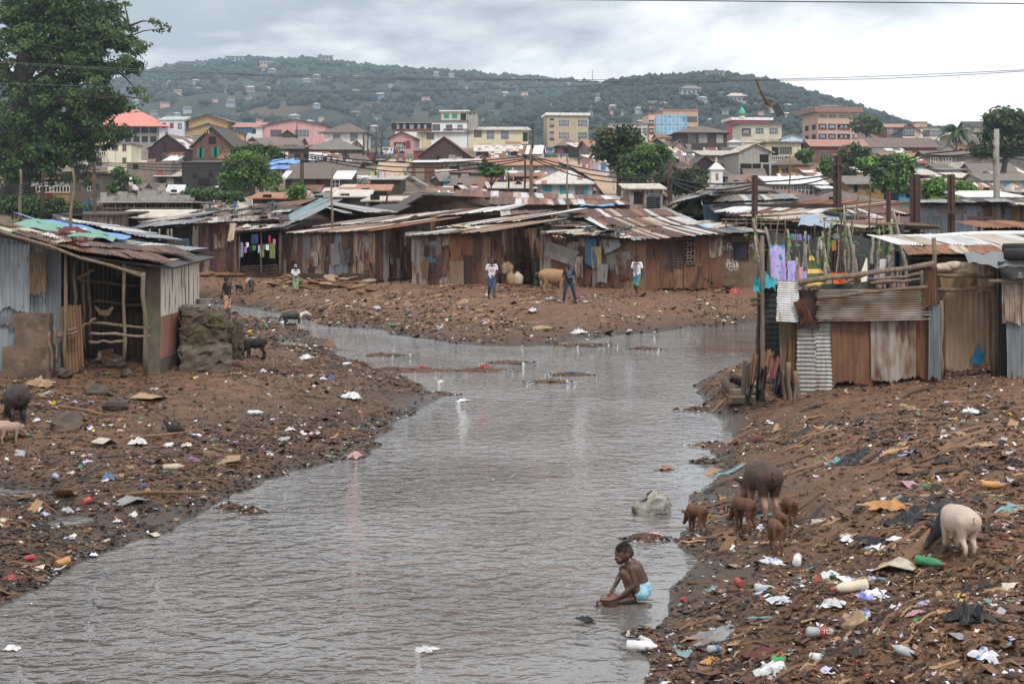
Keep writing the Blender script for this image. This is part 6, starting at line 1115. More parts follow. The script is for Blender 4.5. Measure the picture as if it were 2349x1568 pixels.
fronds('oil_palm', 'tall oil palm standing against the sky at right', W(2194, 335, 345), W(2194, 302, 345), 18, 5.2, 'leaf_mid')
fronds('young_palm', 'small drooping palm below the grassy scrub', W(650, 462, 160), W(640, 440, 160), 7, 2.4, 'leaf_mid')
fronds('banana_plant', 'banana plants with broad leaves beside the lime tree', W(2168, 475, 128), W(2168, 462, 128), 11, 1.9, 'leaf_bright', .5, 'plant', .9, .1)
def post(label, px, p0, p1, Y, w, m, arm=None, name='utility_pole'):
 b_ = W(px, p1, Y); g_ = gz(b_.x, b_.y); b_.z = min(b_.z, g_) if True else b_.z; top = W(px, p0, Y); root = thing(name, label, 'pole', b_); q = MB(); h = top.z - b_.z
 if w > 0: q.tube([(0, 0, -.5), (.03, 0, h * .4), (-.02, 0, h * .75), (0, 0, h)], [w * 1.15, w, w * .9, w * .75], 8)
 else: q.box(w, -w, w * .5, -w * .5, -.5, h); q.box(w * .25, -w * .25, w * 1.2, -w * 1.2, -.5, h + .003)
 q.obj('shaft', [m], root, smooth=w > 0)
 if arm:
  a_ = MB(); z_ = h - arm[1]; a_.box(-arm[0], arm[0], -.32, -.22, z_ - .06, z_ + .06); a_.obj('crossarm', [m], root)
 return top
PT = {}
PT[0] = post('blackened wooden power pole before the block ruin', 217, 372, 505, 112, .17, 'stick_dark', (.5, .6)); PT[1] = post('black power pole rising before the half white roof', 693, 352, 470, 118, .19, 'stick_dark', (.6, .5))
PT[2] = post('grey wooden power pole by the blue door house', 1219, 358, 465, 116, .18, 'stick', (1.2, .3)); PT[3] = post('rusty iron pole beside the street trees', 1537, 366, 480, 92, .18, 'rail_rust'); PT[4] = post('rusty rail pole rising from the open pole shed', 1731, 402, 565, 73, -.15, 'rail_rust', (1.0, 2.9)); PT[5] = post('tallest rusty rail pole left of the orange yellow house', 1921, 356, 495, 82, -.22, 'rail_rust', (.55, .55))
PT[6] = post('pale concrete pole at right below the great broad tree', 2286, 296, 470, 88, .22, 'concrete'); post('broad rusty iron beam pole before the striped roof', 2099, 400, 518, 60, -.2, 'rail_rust', None, 'iron_pole'); post('thin rusty rail pole left of the broad iron beam', 2038, 440, 520, 58, -.09, 'rail_rust', None, 'iron_pole'); post('rusty iron post with a crosspiece before zinc patch wall', 2182, 400, 540, 55, -.13, 'rail_rust', (.5, 1.45), 'iron_pole'); post('short rusty iron cross post before zinc patch wall', 2246, 485, 525, 54, -.05, 'rail_rust', (.5, .25), 'iron_pole')
for lab, px, p0, p1, Y, r, m in (('thin leaning stick mast over the rubble roof', 762, 378, 505, 86, .07, 'stick'), ('tall crooked stick pole rising through the left tarps', 166, 385, 560, 40, .05, 'stick'), ('grey wooden pole at the foot of the great tree', 47, 388, 500, 120, .16, 'stick'), ('rusty pole left of the ochre balcony house', 98, 395, 490, 125, .13, 'rail_rust'),
 ('thin stick aerial mast left of centre roofs', 1302, 360, 498, 85, .06, 'stick'), ('slim rusty mast beside grey power pole', 1204, 360, 462, 120, .1, 'rail_rust'), ('thin rusty mast before rag roof shack', 1166, 395, 462, 120, .09, 'rail_rust'), ('slim mast before the stone dotted roof', 888, 440, 476, 118, .09, 'rail_rust'), ('rusty stub post before the littered low roof', 774, 455, 480, 115, .12, 'stick_dark'),
 ('dark leaning pole on the upper street kerb', 834, 305, 350, 262, .2, 'stick_dark'), ('dark pole left of the upper street', 844, 300, 352, 270, .16, 'stick_dark'), ('dark pole in the middle of the upper street row', 863, 292, 350, 280, .17, 'stick_dark'), ('dark pole right of the upper street row', 876, 296, 350, 285, .2, 'stick_dark'), ('thick dark pole beside the pale yellow block', 1222, 280, 335, 285, .2, 'stick_dark'),
 ('thin stick before the iron beam pole', 1995, 415, 520, 66, .05, 'stick'), ('thin stick mast by the low rust shed', 1968, 440, 520, 62, .045, 'stick'), ('thin mast by the street shops', 1328, 316, 372, 250, .12, 'rail_rust'), ('slim pole before the ochre hall', 681, 282, 312, 300, .14, 'stick_dark'), ('thin post behind the grey annex house', 1812, 350, 500, 90, .06, 'stick')):
 pole('pole', lab, px, p0, p1, Y, r, r * .7, m)
def cable(label, pts, r, m='cable_black', n=3, sag=0.0, name='power_cable'):
 q = MB(); o_ = pts[0]
 for j in range(n):
  off = Vector((0, .05 * j, -.22 * j * (r / .035)))
  for a_, b_ in zip(pts[:-1], pts[1:]):
   sg = sag * (b_ - a_).length * (1 + .12 * j); q.tube([a_.lerp(b_, i / 10) - o_ + off * (.35 + .65 * math.sin(PI * i / 10)) - Vector((0, 0, sg * math.sin(PI * i / 10))) for i in range(11)], r, 5)
 tag(q.obj(name, [m], None, o_), label, 'cable')
cable('bundle of black cables from the left edge to the burnt pole', [W(-30, 432, 95), PT[0]], .035, n=4, sag=.025)
cable('twin black cables sagging between the burnt and black poles', [PT[0], PT[1]], .035, sag=.03)
cable('thick black cables sagging left from the grey power pole', [PT[1], PT[2]], .05, sag=.035)
cable('thick black cables crossing before the street trees', [PT[2], W(1537, 408, 92), W(1735, 418, 73)], .05, sag=.012)
cable('thick black cable pair rising from rail pole to concrete pole', [W(1735, 418, 73), W(1921, 398, 82), W(2130, 352, 86), W(2286, 334, 88)], .045, n=2, sag=.008)
cable('black cable bundle leaving the concrete pole rightward', [W(2286, 334, 88), W(2400, 344, 86)], .035, n=4, sag=.01)
cable('thick wire crossing the very top right of the sky', [W(1230, -1, 30), W(2400, 9, 34)], .012, n=1, name='wire'); cable('thin wires crossing the sky from the great tree to the kite', [W(-20, 141, 60), W(560, 170, 70), W(1200, 182, 60), W(1740, 183, 55)], .013, 'wire_grey', 2, 0.002, 'wire')
cable('thin wires running right from the kite', [W(1740, 183, 55), W(2400, 158, 50)], .013, 'wire_grey', 2, .004, 'wire'); cable('lone thin wire sagging across the far hills', [W(-20, 191, 60), W(800, 211, 70), W(1740, 184, 55)], .012, 'wire_grey', 1, .002, 'wire')
kb = W(1740, 184, 55); kt = thing('kite', 'torn black paper kite hanging by its ragged tail from a wire', 'kite', kb); q = MB(); pl = [W(x, y, 54.9) - kb for x, y in ((1735, 183), (1741, 200), (1749, 218), (1757, 232), (1768, 246))]
q.tube(pl, [.05, .03, .05, .07, .02], 4); q.slab(pl[3] + Vector((0, 0, .1)), pl[3] + Vector((.35, 0, .02)), pl[3] + Vector((.1, 0, -.2)), pl[3] + Vector((-.1, 0, -.15)), .01); q.obj('tail', [solid('paper_ochre', (0.11, 0.07, 0.035))], kt)
q = MB(); c = [W(x, y, 54.9) - kb for x, y in ((1770, 244), (1784, 234), (1799, 262), (1782, 270))]; q.slab(*c, .012); q.obj('sail', [solid('kite_grey', (0.05, 0.05, 0.055))], kt); q = MB(); q.tube([c[0], c[2]], .012, 4); q.tube([c[1], c[3]], .012, 4); q.obj('spars', ['stick'], kt)
mt_ = thing('minaret', 'small white minaret with pointed cap below the mango tree', 'minaret', W(1643, 440, 140)); k = 140 / FD; q = MB()
q.box(-13 * k, 13 * k, -13 * k, 13 * k, -3, 50 * k); q.box(-18 * k, 18 * k, -18 * k, 18 * k, 5 * k, 9 * k); q.obj('shaft', ['white_paint'], mt_)
q = MB(); q.box(-17 * k, 17 * k, -17 * k, 17 * k, 50 * k, 52 * k); s4 = 17 * k; q.add([(-s4, -s4, 52 * k), (s4, -s4, 52 * k), (s4, s4, 52 * k), (-s4, s4, 52 * k), (-4 * k, -4 * k, 66 * k), (4 * k, -4 * k, 66 * k), (4 * k, 4 * k, 66 * k), (-4 * k, 4 * k, 66 * k)], [(0, 1, 5, 4), (1, 2, 6, 5), (2, 3, 7, 6), (3, 0, 4, 7), (4, 5, 6, 7)]); q.lathe([(1.5 * k, 66 * k), (2.2 * k, 70 * k), (1 * k, 72 * k), (1.8 * k, 75 * k), (.2 * k, 80 * k)], 8); q.obj('cap', ['white_paint'], mt_)
q = MB(); q.box(-3.2 * k, 3.2 * k, -13.6 * k, -12.9 * k, 26 * k, 42 * k); q.obj('window', ['p_wood'], mt_)
dm = thing('mosque_dome', 'green onion dome on a small round turret behind pink block', 'dome', W(1702, 272, 420)); k = 420 / FD; q = MB(); q.lathe([(7 * k, 0), (7 * k, 6 * k)], 14); q.obj('turret', ['w_cream'], dm); q = MB(); q.lathe([(6.5 * k, 6 * k), (8.6 * k, 11 * k), (8 * k, 16 * k), (4 * k, 22 * k), (.3 * k, 27 * k)], 16); q.obj('dome', [solid('dome_green', (0.13, 0.42, 0.33))], dm, smooth=True)
tk = thing('water_tank', 'ribbed black plastic water tank beside the olive tent', 'water tank', W(1499, 478, 88)); k = 88 / FD; q = MB(); pr = [(15.5 * k, 0)]
for i in range(6): z_ = i * 4.6 * k; pr += [(16.6 * k, z_ + .3 * k), (16.6 * k, z_ + 3.6 * k), (16 * k, z_ + 4.2 * k)]
q.lathe(pr + [(14.5 * k, 29.5 * k), (9 * k, 33 * k), (4 * k, 33.6 * k)], 24); q.obj('body', ['tank_black'], tk, smooth=True); q = MB(); q.lathe([(4 * k, 33.4 * k), (4 * k, 35 * k), (1 * k, 35.4 * k)], 14); q.obj('lid', ['tank_black'], tk)
um = thing('market_umbrella', 'striped market umbrella by the grey block annex', 'umbrella', W(1573, 372, 235)); k = 235 / FD; q = MB(); q.tube([(0, 0, 0), (0, 0, 20 * k)], .06, 5); q.obj('pole', ['wire_grey'], um)
for i, m in enumerate(['cloth_red', 'cloth_yellow', 'cloth_white', 'cloth_green', 'cloth_orange', 'cloth_white', 'cloth_blue', 'cloth_yellow']):
 a0, a1 = i * PI / 4, (i + 1) * PI / 4; r = 12.5 * k; q = MB(); q.add([(0, 0, 22 * k), (math.cos(a0) * r * .6, math.sin(a0) * r * .6, 19.5 * k), (math.cos(a1) * r * .6, math.sin(a1) * r * .6, 19.5 * k), (math.cos(a0) * r, math.sin(a0) * r, 15 * k), (math.cos(a1) * r, math.sin(a1) * r, 15 * k)], [(0, 1, 2), (1, 3, 4, 2)]); q.obj('canopy_panel', [m], um)
def vehicle(label, px, py, Y, wpx, col, kind='car', rz=0, rear=True, name='car'):
 Y = gY(py); s = Y / FD; w = wpx * s; b_ = W(px, py, Y) + Vector((0, 0, .5)); root = thing(name, label, kind if kind != 'suv' else 'car', b_, rz); hgt = {'car': .78, 'suv': .98, 'van': 1.1}[kind] * w; L_ = w * 2.3; m = solid('paint_' + col, dict(black=(.02, .02, .025), red=(.22, .02, .03), white=(.6, .6, .6), blue=(.07, .17, .3), green=(.05, .09, .08))[col], .35, spec=.5)
 q = MB(); a_ = w / 2; bl = .16 * w; sh = .55 * hgt
 prof = [(0, bl), (0, sh), (.04 * L_, sh + .02), (.12 * L_, hgt), (.55 * L_, hgt), (.7 * L_, sh), (L_, sh * .92), (L_, bl)]
 n = len(prof); vs = [(x, y, z) for x in (-a_, a_) for y, z in prof]; q.add(vs, [tuple(range(n)), tuple(range(2 * n - 1, n - 1, -1))] + [(i, i + n, (i + 1) % n + n, (i + 1) % n) for i in range(n)]); q.obj('body', [m], root)
 g_ = MB(); g_.quad((-a_ * .8, -.02 + .05 * L_, sh + .1 * hgt), (a_ * .8, -.02 + .05 * L_, sh + .1 * hgt), (a_ * .7, .115 * L_ - .03, hgt * .95), (-a_ * .7, .115 * L_ - .03, hgt * .95)); g_.obj('window', ['glass_dark'], root)
 for sx in (-1, 1):
  l_ = MB(); l_.box(sx * a_ * .82 - .1 * w, sx * a_ * .82 + .1 * w, -.02, -.003, sh * .68, sh * .9); l_.obj('tail_light' if rear else 'headlight', ['p_red' if rear else 'white_paint'], root)
  for yy in (.18, .78):
   t_ = MB(); t_.lathe([(.1 * w, -.06 * w), (.17 * w, -.06 * w), (.17 * w, .06 * w), (.1 * w, .06 * w)], 12, mt=Matrix.Translation((sx * a_ * .9, yy * L_, .17 * w)) @ Matrix.Rotation(PI / 2, 4, 'Y')); t_.obj('wheel', ['rubber'], root)
 p_ = MB(); p_.box(-.16 * w, .16 * w, -.02, -.003, sh * .62, sh * .78); p_.obj('number_plate', ['white_paint'], root)
 b2 = MB(); b2.box(-a_, a_, -.06 * w, -.004, bl, bl + .14 * w); b2.obj('bumper', ['p_grey'], root)
vehicle('red four wheel drive seen from behind on the upper street', 919, 378, 262, 21, 'red', 'suv', .05); vehicle('black saloon car parked at left of the upper street', 873, 376, 264, 21, 'black', 'car', -.1); vehicle('white van with cargo at the top of upper street', 885, 362, 285, 18, 'white', 'van', 0, False, 'van'); vehicle('white minibus behind the white van', 894, 361, 292, 15, 'white', 'van', .05, False, 'van')
vehicle('green grey jeep coming down the orange street', 1272, 377, 268, 20, 'green', 'suv', .5, False); vehicle('white van at the top of the orange street', 1244, 364, 285, 20, 'white', 'van', .4, False, 'van'); vehicle('blue van beside the white van on orange street', 1262, 360, 292, 17, 'blue', 'van', .4, False, 'van')
for lab, x0, x1, y0, y1, m in (('dark red metal kiosk container beside the upper street', 830, 854, 351, 376, 'w_red'), ('blue metal kiosk container behind the red one', 852, 868, 350, 370, 'p_blue')): H('kiosk_container', lab, x0, x1, y0, y1, gpt(x0, y1 + 3, lo=100).y, 'flat', 1.5, m, 'r_grey', [(.5, .1, .9, 1.3, 'door:red' if 'red' in lab[:8] else 'door:blue')], 4, -14, .1, 'container')
sb = thing('scaffold_building', 'half built pale block walls on a floor propped by sticks', 'building', W(335, 500, 132)); k = 132 / FD; q = MB(); px0 = 228; x0 = (228 - 335) * k
for a_, b_, h in ((0, 14, 20), (14, 20, 10), (20, 40, 12), (40, 62, 22), (62, 64, 8), (64, 86, 14), (86, 110, 24), (110, 128, 24), (128, 140, 14), (140, 158, 22), (158, 206, 14), (206, 216, 8)): q.box(x0 + a_ * k, x0 + (b_ - .15) * k, .3, .55, 39 * k, (39 + h) * k)
q.obj('wall', ['concrete'], sb); q = MB(); q.box(x0 - 4 * k, x0 + 228 * k, -.3, 9, 35 * k, 38.5 * k); q.obj('floor_slab', ['concrete'], sb); q = MB(); q.box(x0, x0 + 215 * k, 3, 3.3, -3, 35 * k); q.obj('lower_wall', ['board_dark'], sb)
for i in range(56): bar(sb, sb.location + Vector((x0 + i * 3.85 * k, R.uniform(-.2, 1), -1)), sb.location + Vector((x0 + (i * 3.85 + R.uniform(-2, 2)) * k, R.uniform(-.2, .8), 35 * k)), .045, 'plank', 'prop', 4, .01)
for z_ in (10, 22): bar(sb, sb.location + Vector((x0, -.25, z_ * k)), sb.location + Vector((x0 + 215 * k, -.25, (z_ + 1) * k)), .045, 'plank', 'prop_rail', 4)
def far_proto(wm, rm, kind):
 root = thing('hill_house', 'tiny far house among the trees on the hillside', 'house', (0, -100, -50), 0, 'far houses on the hillside'); q = MB(); q.box(-6, 6, 0, 7, -6, 4.5); q.obj('wall', [wm], root); r = MB()
 if kind: r.add([(-7, -1, 4.5), (7, -1, 4.5), (7, 8, 4.5), (-7, 8, 4.5), (-3, 3.5, 7), (3, 3.5, 7)], [(0, 1, 5, 4), (1, 2, 5), (2, 3, 4, 5), (3, 0, 4), (3, 2, 1, 0)])
 else: r.slab((-7, -1, 4.6), (7, -1, 4.6), (7, 8, 6), (-7, 8, 6), .3)
 r.obj('roof', [rm], root); w_ = MB()
 for x in (-4, -1.4, 1.4, 4): w_.box(x - .7, x + .7, -.08, .05, 1.2, 3.2)
 w_.obj('windows', ['glass_dark'], root); return root
protos = [far_proto(w_, r_2, k) for w_, r_2, k in (('w_grey', 'r_cream', 1), ('w_beige', 'r_cream', 0), ('w_bluegrey', 'r_grey', 1), ('w_pink', 'r_rust', 0), ('w_grey', 'r_grey', 0), ('w_bluegrey', 'r_green', 1))]
def place_far(px, py, P, RID, i, sc, rz=None, label=None):
 us = (px - RID[0, 0]) / (RID[-1, 0] - RID[0, 0]); best = min((k / 120 for k in range(121)), key=lambda t_: abs(CY - (hill_pt(P, us, t_)[2] - CH) * FD / hill_pt(P, us, t_)[1] - py)); p = hill_pt(P, us, best)
 o_ = protos[i % 6] if not protos[i % 6].get('u') else dup(protos[i % 6]); o_['u'] = 1; o_.location = p + np.array([0, -4, 2.0]); o_.scale = (sc, sc, sc * .9); o_.rotation_euler = (0, 0, R.uniform(-.6, .6) if rz is None else rz)
 if label:
  o_['label'] = label
  if 'group' in o_: del o_['group']
rr_ = random.Random(8); i = 0
for _ in range(95):
 px = rr_.uniform(290, 1330); ry = np.interp(px, RID_F[:, 0], RID_F[:, 1]); py = ry + 14 + (rr_.random() ** .8) * (288 - ry); place_far(px, py, HF, RID_F, i, rr_.uniform(.45, 1.0)); i += 1
for _ in range(60):
 px = rr_.uniform(1250, 1960); ry = np.interp(px, RID_N[:, 0], RID_N[:, 1]); py = ry + 12 + rr_.random() * max(5, 280 - ry); place_far(px, py, HN, RID_N, i, rr_.uniform(.35, .65)); i += 1
for _ in range(40):
 px = rr_.uniform(640, 1340); place_far(px, np.interp(px, RID_F[:, 0], RID_F[:, 1]) + rr_.uniform(2, 9), HF, RID_F, i, rr_.uniform(.45, .9)); i += 1
for px, py, P, RID, k, sc, lab in ((747, 143, HF, RID_F, 4, 2.3, 'grey building crowning the highest point of the far ridge'), (430, 158, HF, RID_F, 4, 2.4, 'left one of two long grey blocks on the left ridge'), (456, 156, HF, RID_F, 4, 2.0, 'right one of two long grey blocks on the left ridge'), (540, 146, HF, RID_F, 5, 2.6, 'green roofed building on the ridge left of the summit'), (403, 161, HF, RID_F, 3, 1.8, 'red roofed house at the left end of the ridge'), (1585, 224, HN, RID_N, 2, 1.6, 'large two tier pale roofed villa on the near hill'), (1690, 240, HN, RID_N, 0, 1.4, 'pale roofed villa on the hill left of the kite'), (1640, 182, HN, RID_N, 4, 1.7, 'tall pale building on top of the near hill'), (612, 156, HF, RID_F, 1, 1.7, 'white house just left of the summit'), (1905, 262, HN, RID_N, 4, 1.3, 'grey house on the hill shoulder right of peach block')):
 place_far(px, py, P, RID, k, sc, .1, lab)
mast = MB(); mast.tube([(0, 0, 0), (0, 0, 26)], [.9, .3], 4); tag(mast.obj('radio_mast', ['wire_grey'], None, W(1359, 196, 2400)), 'thin radio mast on the far ridge', 'mast')
zones = [((250, 420), (430, 470), 'left of the steep gables', 6), ((420, 640), (455, 485), 'below the grassy slope', 7), ((690, 840), (415, 455), 'right of the brown and white roof', 8), ((945, 1240), (400, 455), 'between the stairway and orange street', 12), ((1095, 1260), (335, 395), 'before the pale yellow block', 7), ((1560, 1700), (350, 420), 'around the minaret', 9), ((1700, 1920), (390, 455), 'between grey block house and rail pole', 10), ((1930, 2120), (365, 430), 'around the orange yellow house', 10), ((2100, 2349), (380, 440), 'before the concrete pole', 12), ((560, 830), (330, 372), 'before the pink hall', 8), ((100, 300), (440, 480), 'under the great tree', 5), ((1470, 1600), (330, 380), 'below the office block', 6), ((1960, 2250), (318, 345), 'below the slate gable', 8), ((300, 560), (330, 400), 'among the dark gables', 4), ((1640, 1900), (455, 480), 'behind the white over rust roof', 7), ((1430, 1540), (440, 480), 'behind the water tank', 2)]
rn = {'r_brown': 'brown', 'r_grey': 'grey', 'r_rust': 'rust red', 'r_cream': 'pale', 'r_stripe': 'striped rust', 'r_white': 'white', 'r_orange': 'orange', 'r_dark': 'dark'}
for (xa, xb), (ya, yb), zn, n in zones:
 for _ in range(int(n * 2.3)):
  px, py = rr_.uniform(xa, xb), rr_.uniform(ya, yb); w = rr_.uniform(22, 50); rm = rr_.choice(list(rn) + ['r_cream', 'r_stripe', 'r_rust', 'r_brown']); rm = 'r_stripe' if rm == 'r_white' and 'pale yellow' in zn else rm; Yh = gpt(px, py + 14, lo=100).y;
  if 835 < px < 970 and py < 455 or any(np.interp(pz, [366, 377, 396, 422, 470], [1255, 1281, 1320, 1361, 1395]) - 30 < px < np.interp(pz, [366, 388, 414, 445, 466], [1300, 1345, 1396, 1432, 1450]) + 28 for pz in (py + 5, py - 22)): continue
  k = rr_.choice(['shed', 'shed', 'gable', 'hip', 'front']); H('tin_hut', f'low hut with {rn[rm]} roof {zn}', px - w / 2, px + w / 2, py, py + 16, Yh, k, rr_.uniform(11, 19), rr_.choice(['tin_rust', 'tin_rust_dark', 'tin_streaked', 'w_wood', 'w_grey', 'w_blockbrown', 'tin_tan', 'w_cream', 'tin_blue_grey']), rm, [(rr_.uniform(.2, .8), .05, .9, 1.5, rr_.choice(['hole', 'door:wood', 'door:grey', 'door:blue'])), (rr_.uniform(.1, .9), .4, .7, .7, 'hole')], 8, rr_.uniform(-12, 12), .4, 'hut', f'huts with {rn[rm]} roofs {zn}')
mat('skin', (0.08, 0.042, 0.028), (0.058, 0.031, 0.021), rough=.5, scale=3, spec=.45); solid('hair_black', (0.012, 0.011, 0.01), .9); solid('eye_white', (0.5, 0.48, 0.45), .3)
solid('jeans', (0.055, 0.095, 0.16), .9); solid('jeans_dark', (0.03, 0.055, 0.1), .9); mat('shorts_print', (0.5, 0.24, 0.14), (0.6, 0.42, 0.3), scale=14, c3=(0.25, 0.1, 0.06), s3=16, a3=.5, rough=.9); mat('shorts_green', (0.03, 0.13, 0.22), (0.05, 0.16, 0.2), scale=4, c3=(0.16, 0.22, 0.1), s3=4, a3=.5, rough=.9)
mat('wrapper', (0.1, 0.28, 0.2), (0.06, 0.1, 0.25), scale=9, c3=(0.55, 0.4, 0.08), s3=9, a3=.5, rough=.9); mat('pants_blue', (0.1, 0.3, 0.4), (0.36, 0.5, 0.56), scale=18, stretch=(1, 1, 3), rough=.9); solid('tee_black', (0.025, 0.026, 0.032), .9)
mat('scarf', (0.5, 0.55, 0.65), (0.12, 0.22, 0.45), scale=20, rough=.9)
STAND = dict(head=(0, -.01, 1.58), chin=(0, -.045, 1.505), neck=(0, .01, 1.44), sh=(.175, .01, 1.38), el=(.235, .03, 1.1), wr=(.245, -.05, .86), hip=(.085, 0, .9), kn=(.095, -.02, .48), an=(.095, .03, .08), toe=(.11, -.13, .03))
def joints(pose):
 j = {}
 for k, v in STAND.items():
  for s, n in ((1, '_l'), (-1, '_r')): j[k + n] = Vector((v[0] * s, v[1], v[2]))
 for k in ('head', 'chin', 'neck'): j[k] = Vector(STAND[k])
 j['chest'] = Vector((0, .01, 1.27)); j['waist'] = Vector((0, .01, 1.06)); j['pelvis'] = Vector((0, 0, .93))
 for k, v in pose.items():
  if k in j: j[k] = Vector(v)
 return j
def hand(q, wr, d, side, curl=.4, sc=1.0, m=0, up=Vector((0, 0, 1))):
 """palm, four unequal bent fingers and a thumb from the side of the palm"""
 d = d.normalized(); w = d.cross(up); w = (w if w.length > .1 else Vector((0, 1, 0))).normalized(); n_ = w.cross(d); pl = wr + d * .085 * sc
 for f in (-.028, 0, .028): q.cap(wr + d * .015 * sc + w * f * .6 * sc, pl + w * f * sc, .017 * sc, .014 * sc, 6, m)
 for f, L_ in ((-.033, .062), (-.011, .075), (.011, .078), (.033, .066)):
  a = pl + w * f * sc; b = a + (d * math.cos(curl) - n_ * math.sin(curl)) * L_ * .5 * sc; c = b + (d * math.cos(curl * 2.4) - n_ * math.sin(curl * 2.4)) * L_ * .5 * sc; q.cap(a, b, .0095 * sc, .0085 * sc, 6, m); q.cap(b, c, .0085 * sc, .007 * sc, 6, m)
 a = wr + d * .03 * sc + w * .03 * side * sc; b = a + (d * .6 + w * .7 * side).normalized() * .035 * sc; q.cap(a, b, .012 * sc, .01 * sc, 6, m); q.cap(b, b + (d * .9 + w * .2 * side - n_ * .3).normalized() * .032 * sc, .01 * sc, .008 * sc, 6, m)
def headshape(q, h, chin, r=.098):
 """skull, jaw, nose, lips, ears: facing is from head towards chin, levelled"""
 fwd = (chin - h); fwd = Vector((fwd.x, fwd.y, fwd.z * .25)); fwd = fwd.normalized() if fwd.length > .01 else Vector((0, -1, 0)); sd_ = fwd.cross(Vector((0, 0, 1))).normalized(); up = sd_.cross(fwd)
 mt = Matrix((sd_, fwd, up)).transposed(); q.ell(h + up * .02, (r * .78, r * 1.0, r * 1.08), 14, 10, mt=mt)
 q.cap(h + fwd * r * .35 - up * r * .55, h + fwd * r * .55 - up * r * .85, r * .52, r * .38, 10)
 q.cap(h + fwd * r * .95 + up * r * .05, h + fwd * r * 1.13 - up * r * .28, r * .1, r * .15, 8); q.cap(h + fwd * r * .98 - up * r * .58 - sd_ * r * .16, h + fwd * r * .98 - up * r * .58 + sd_ * r * .16, r * .12, None, 8)
 q.cap(h + fwd * r * .9 + up * r * .22 - sd_ * r * .3, h + fwd * r * .9 + up * r * .22 + sd_ * r * .3, r * .13, None, 8)
 for s in (-1, 1): q.cap(h + sd_ * s * r * .8 - up * r * .05, h + sd_ * s * r * .86 - fwd * r * .1 + up * r * .15, r * .13, r * .15, 6)
 return fwd, sd_, up, mt
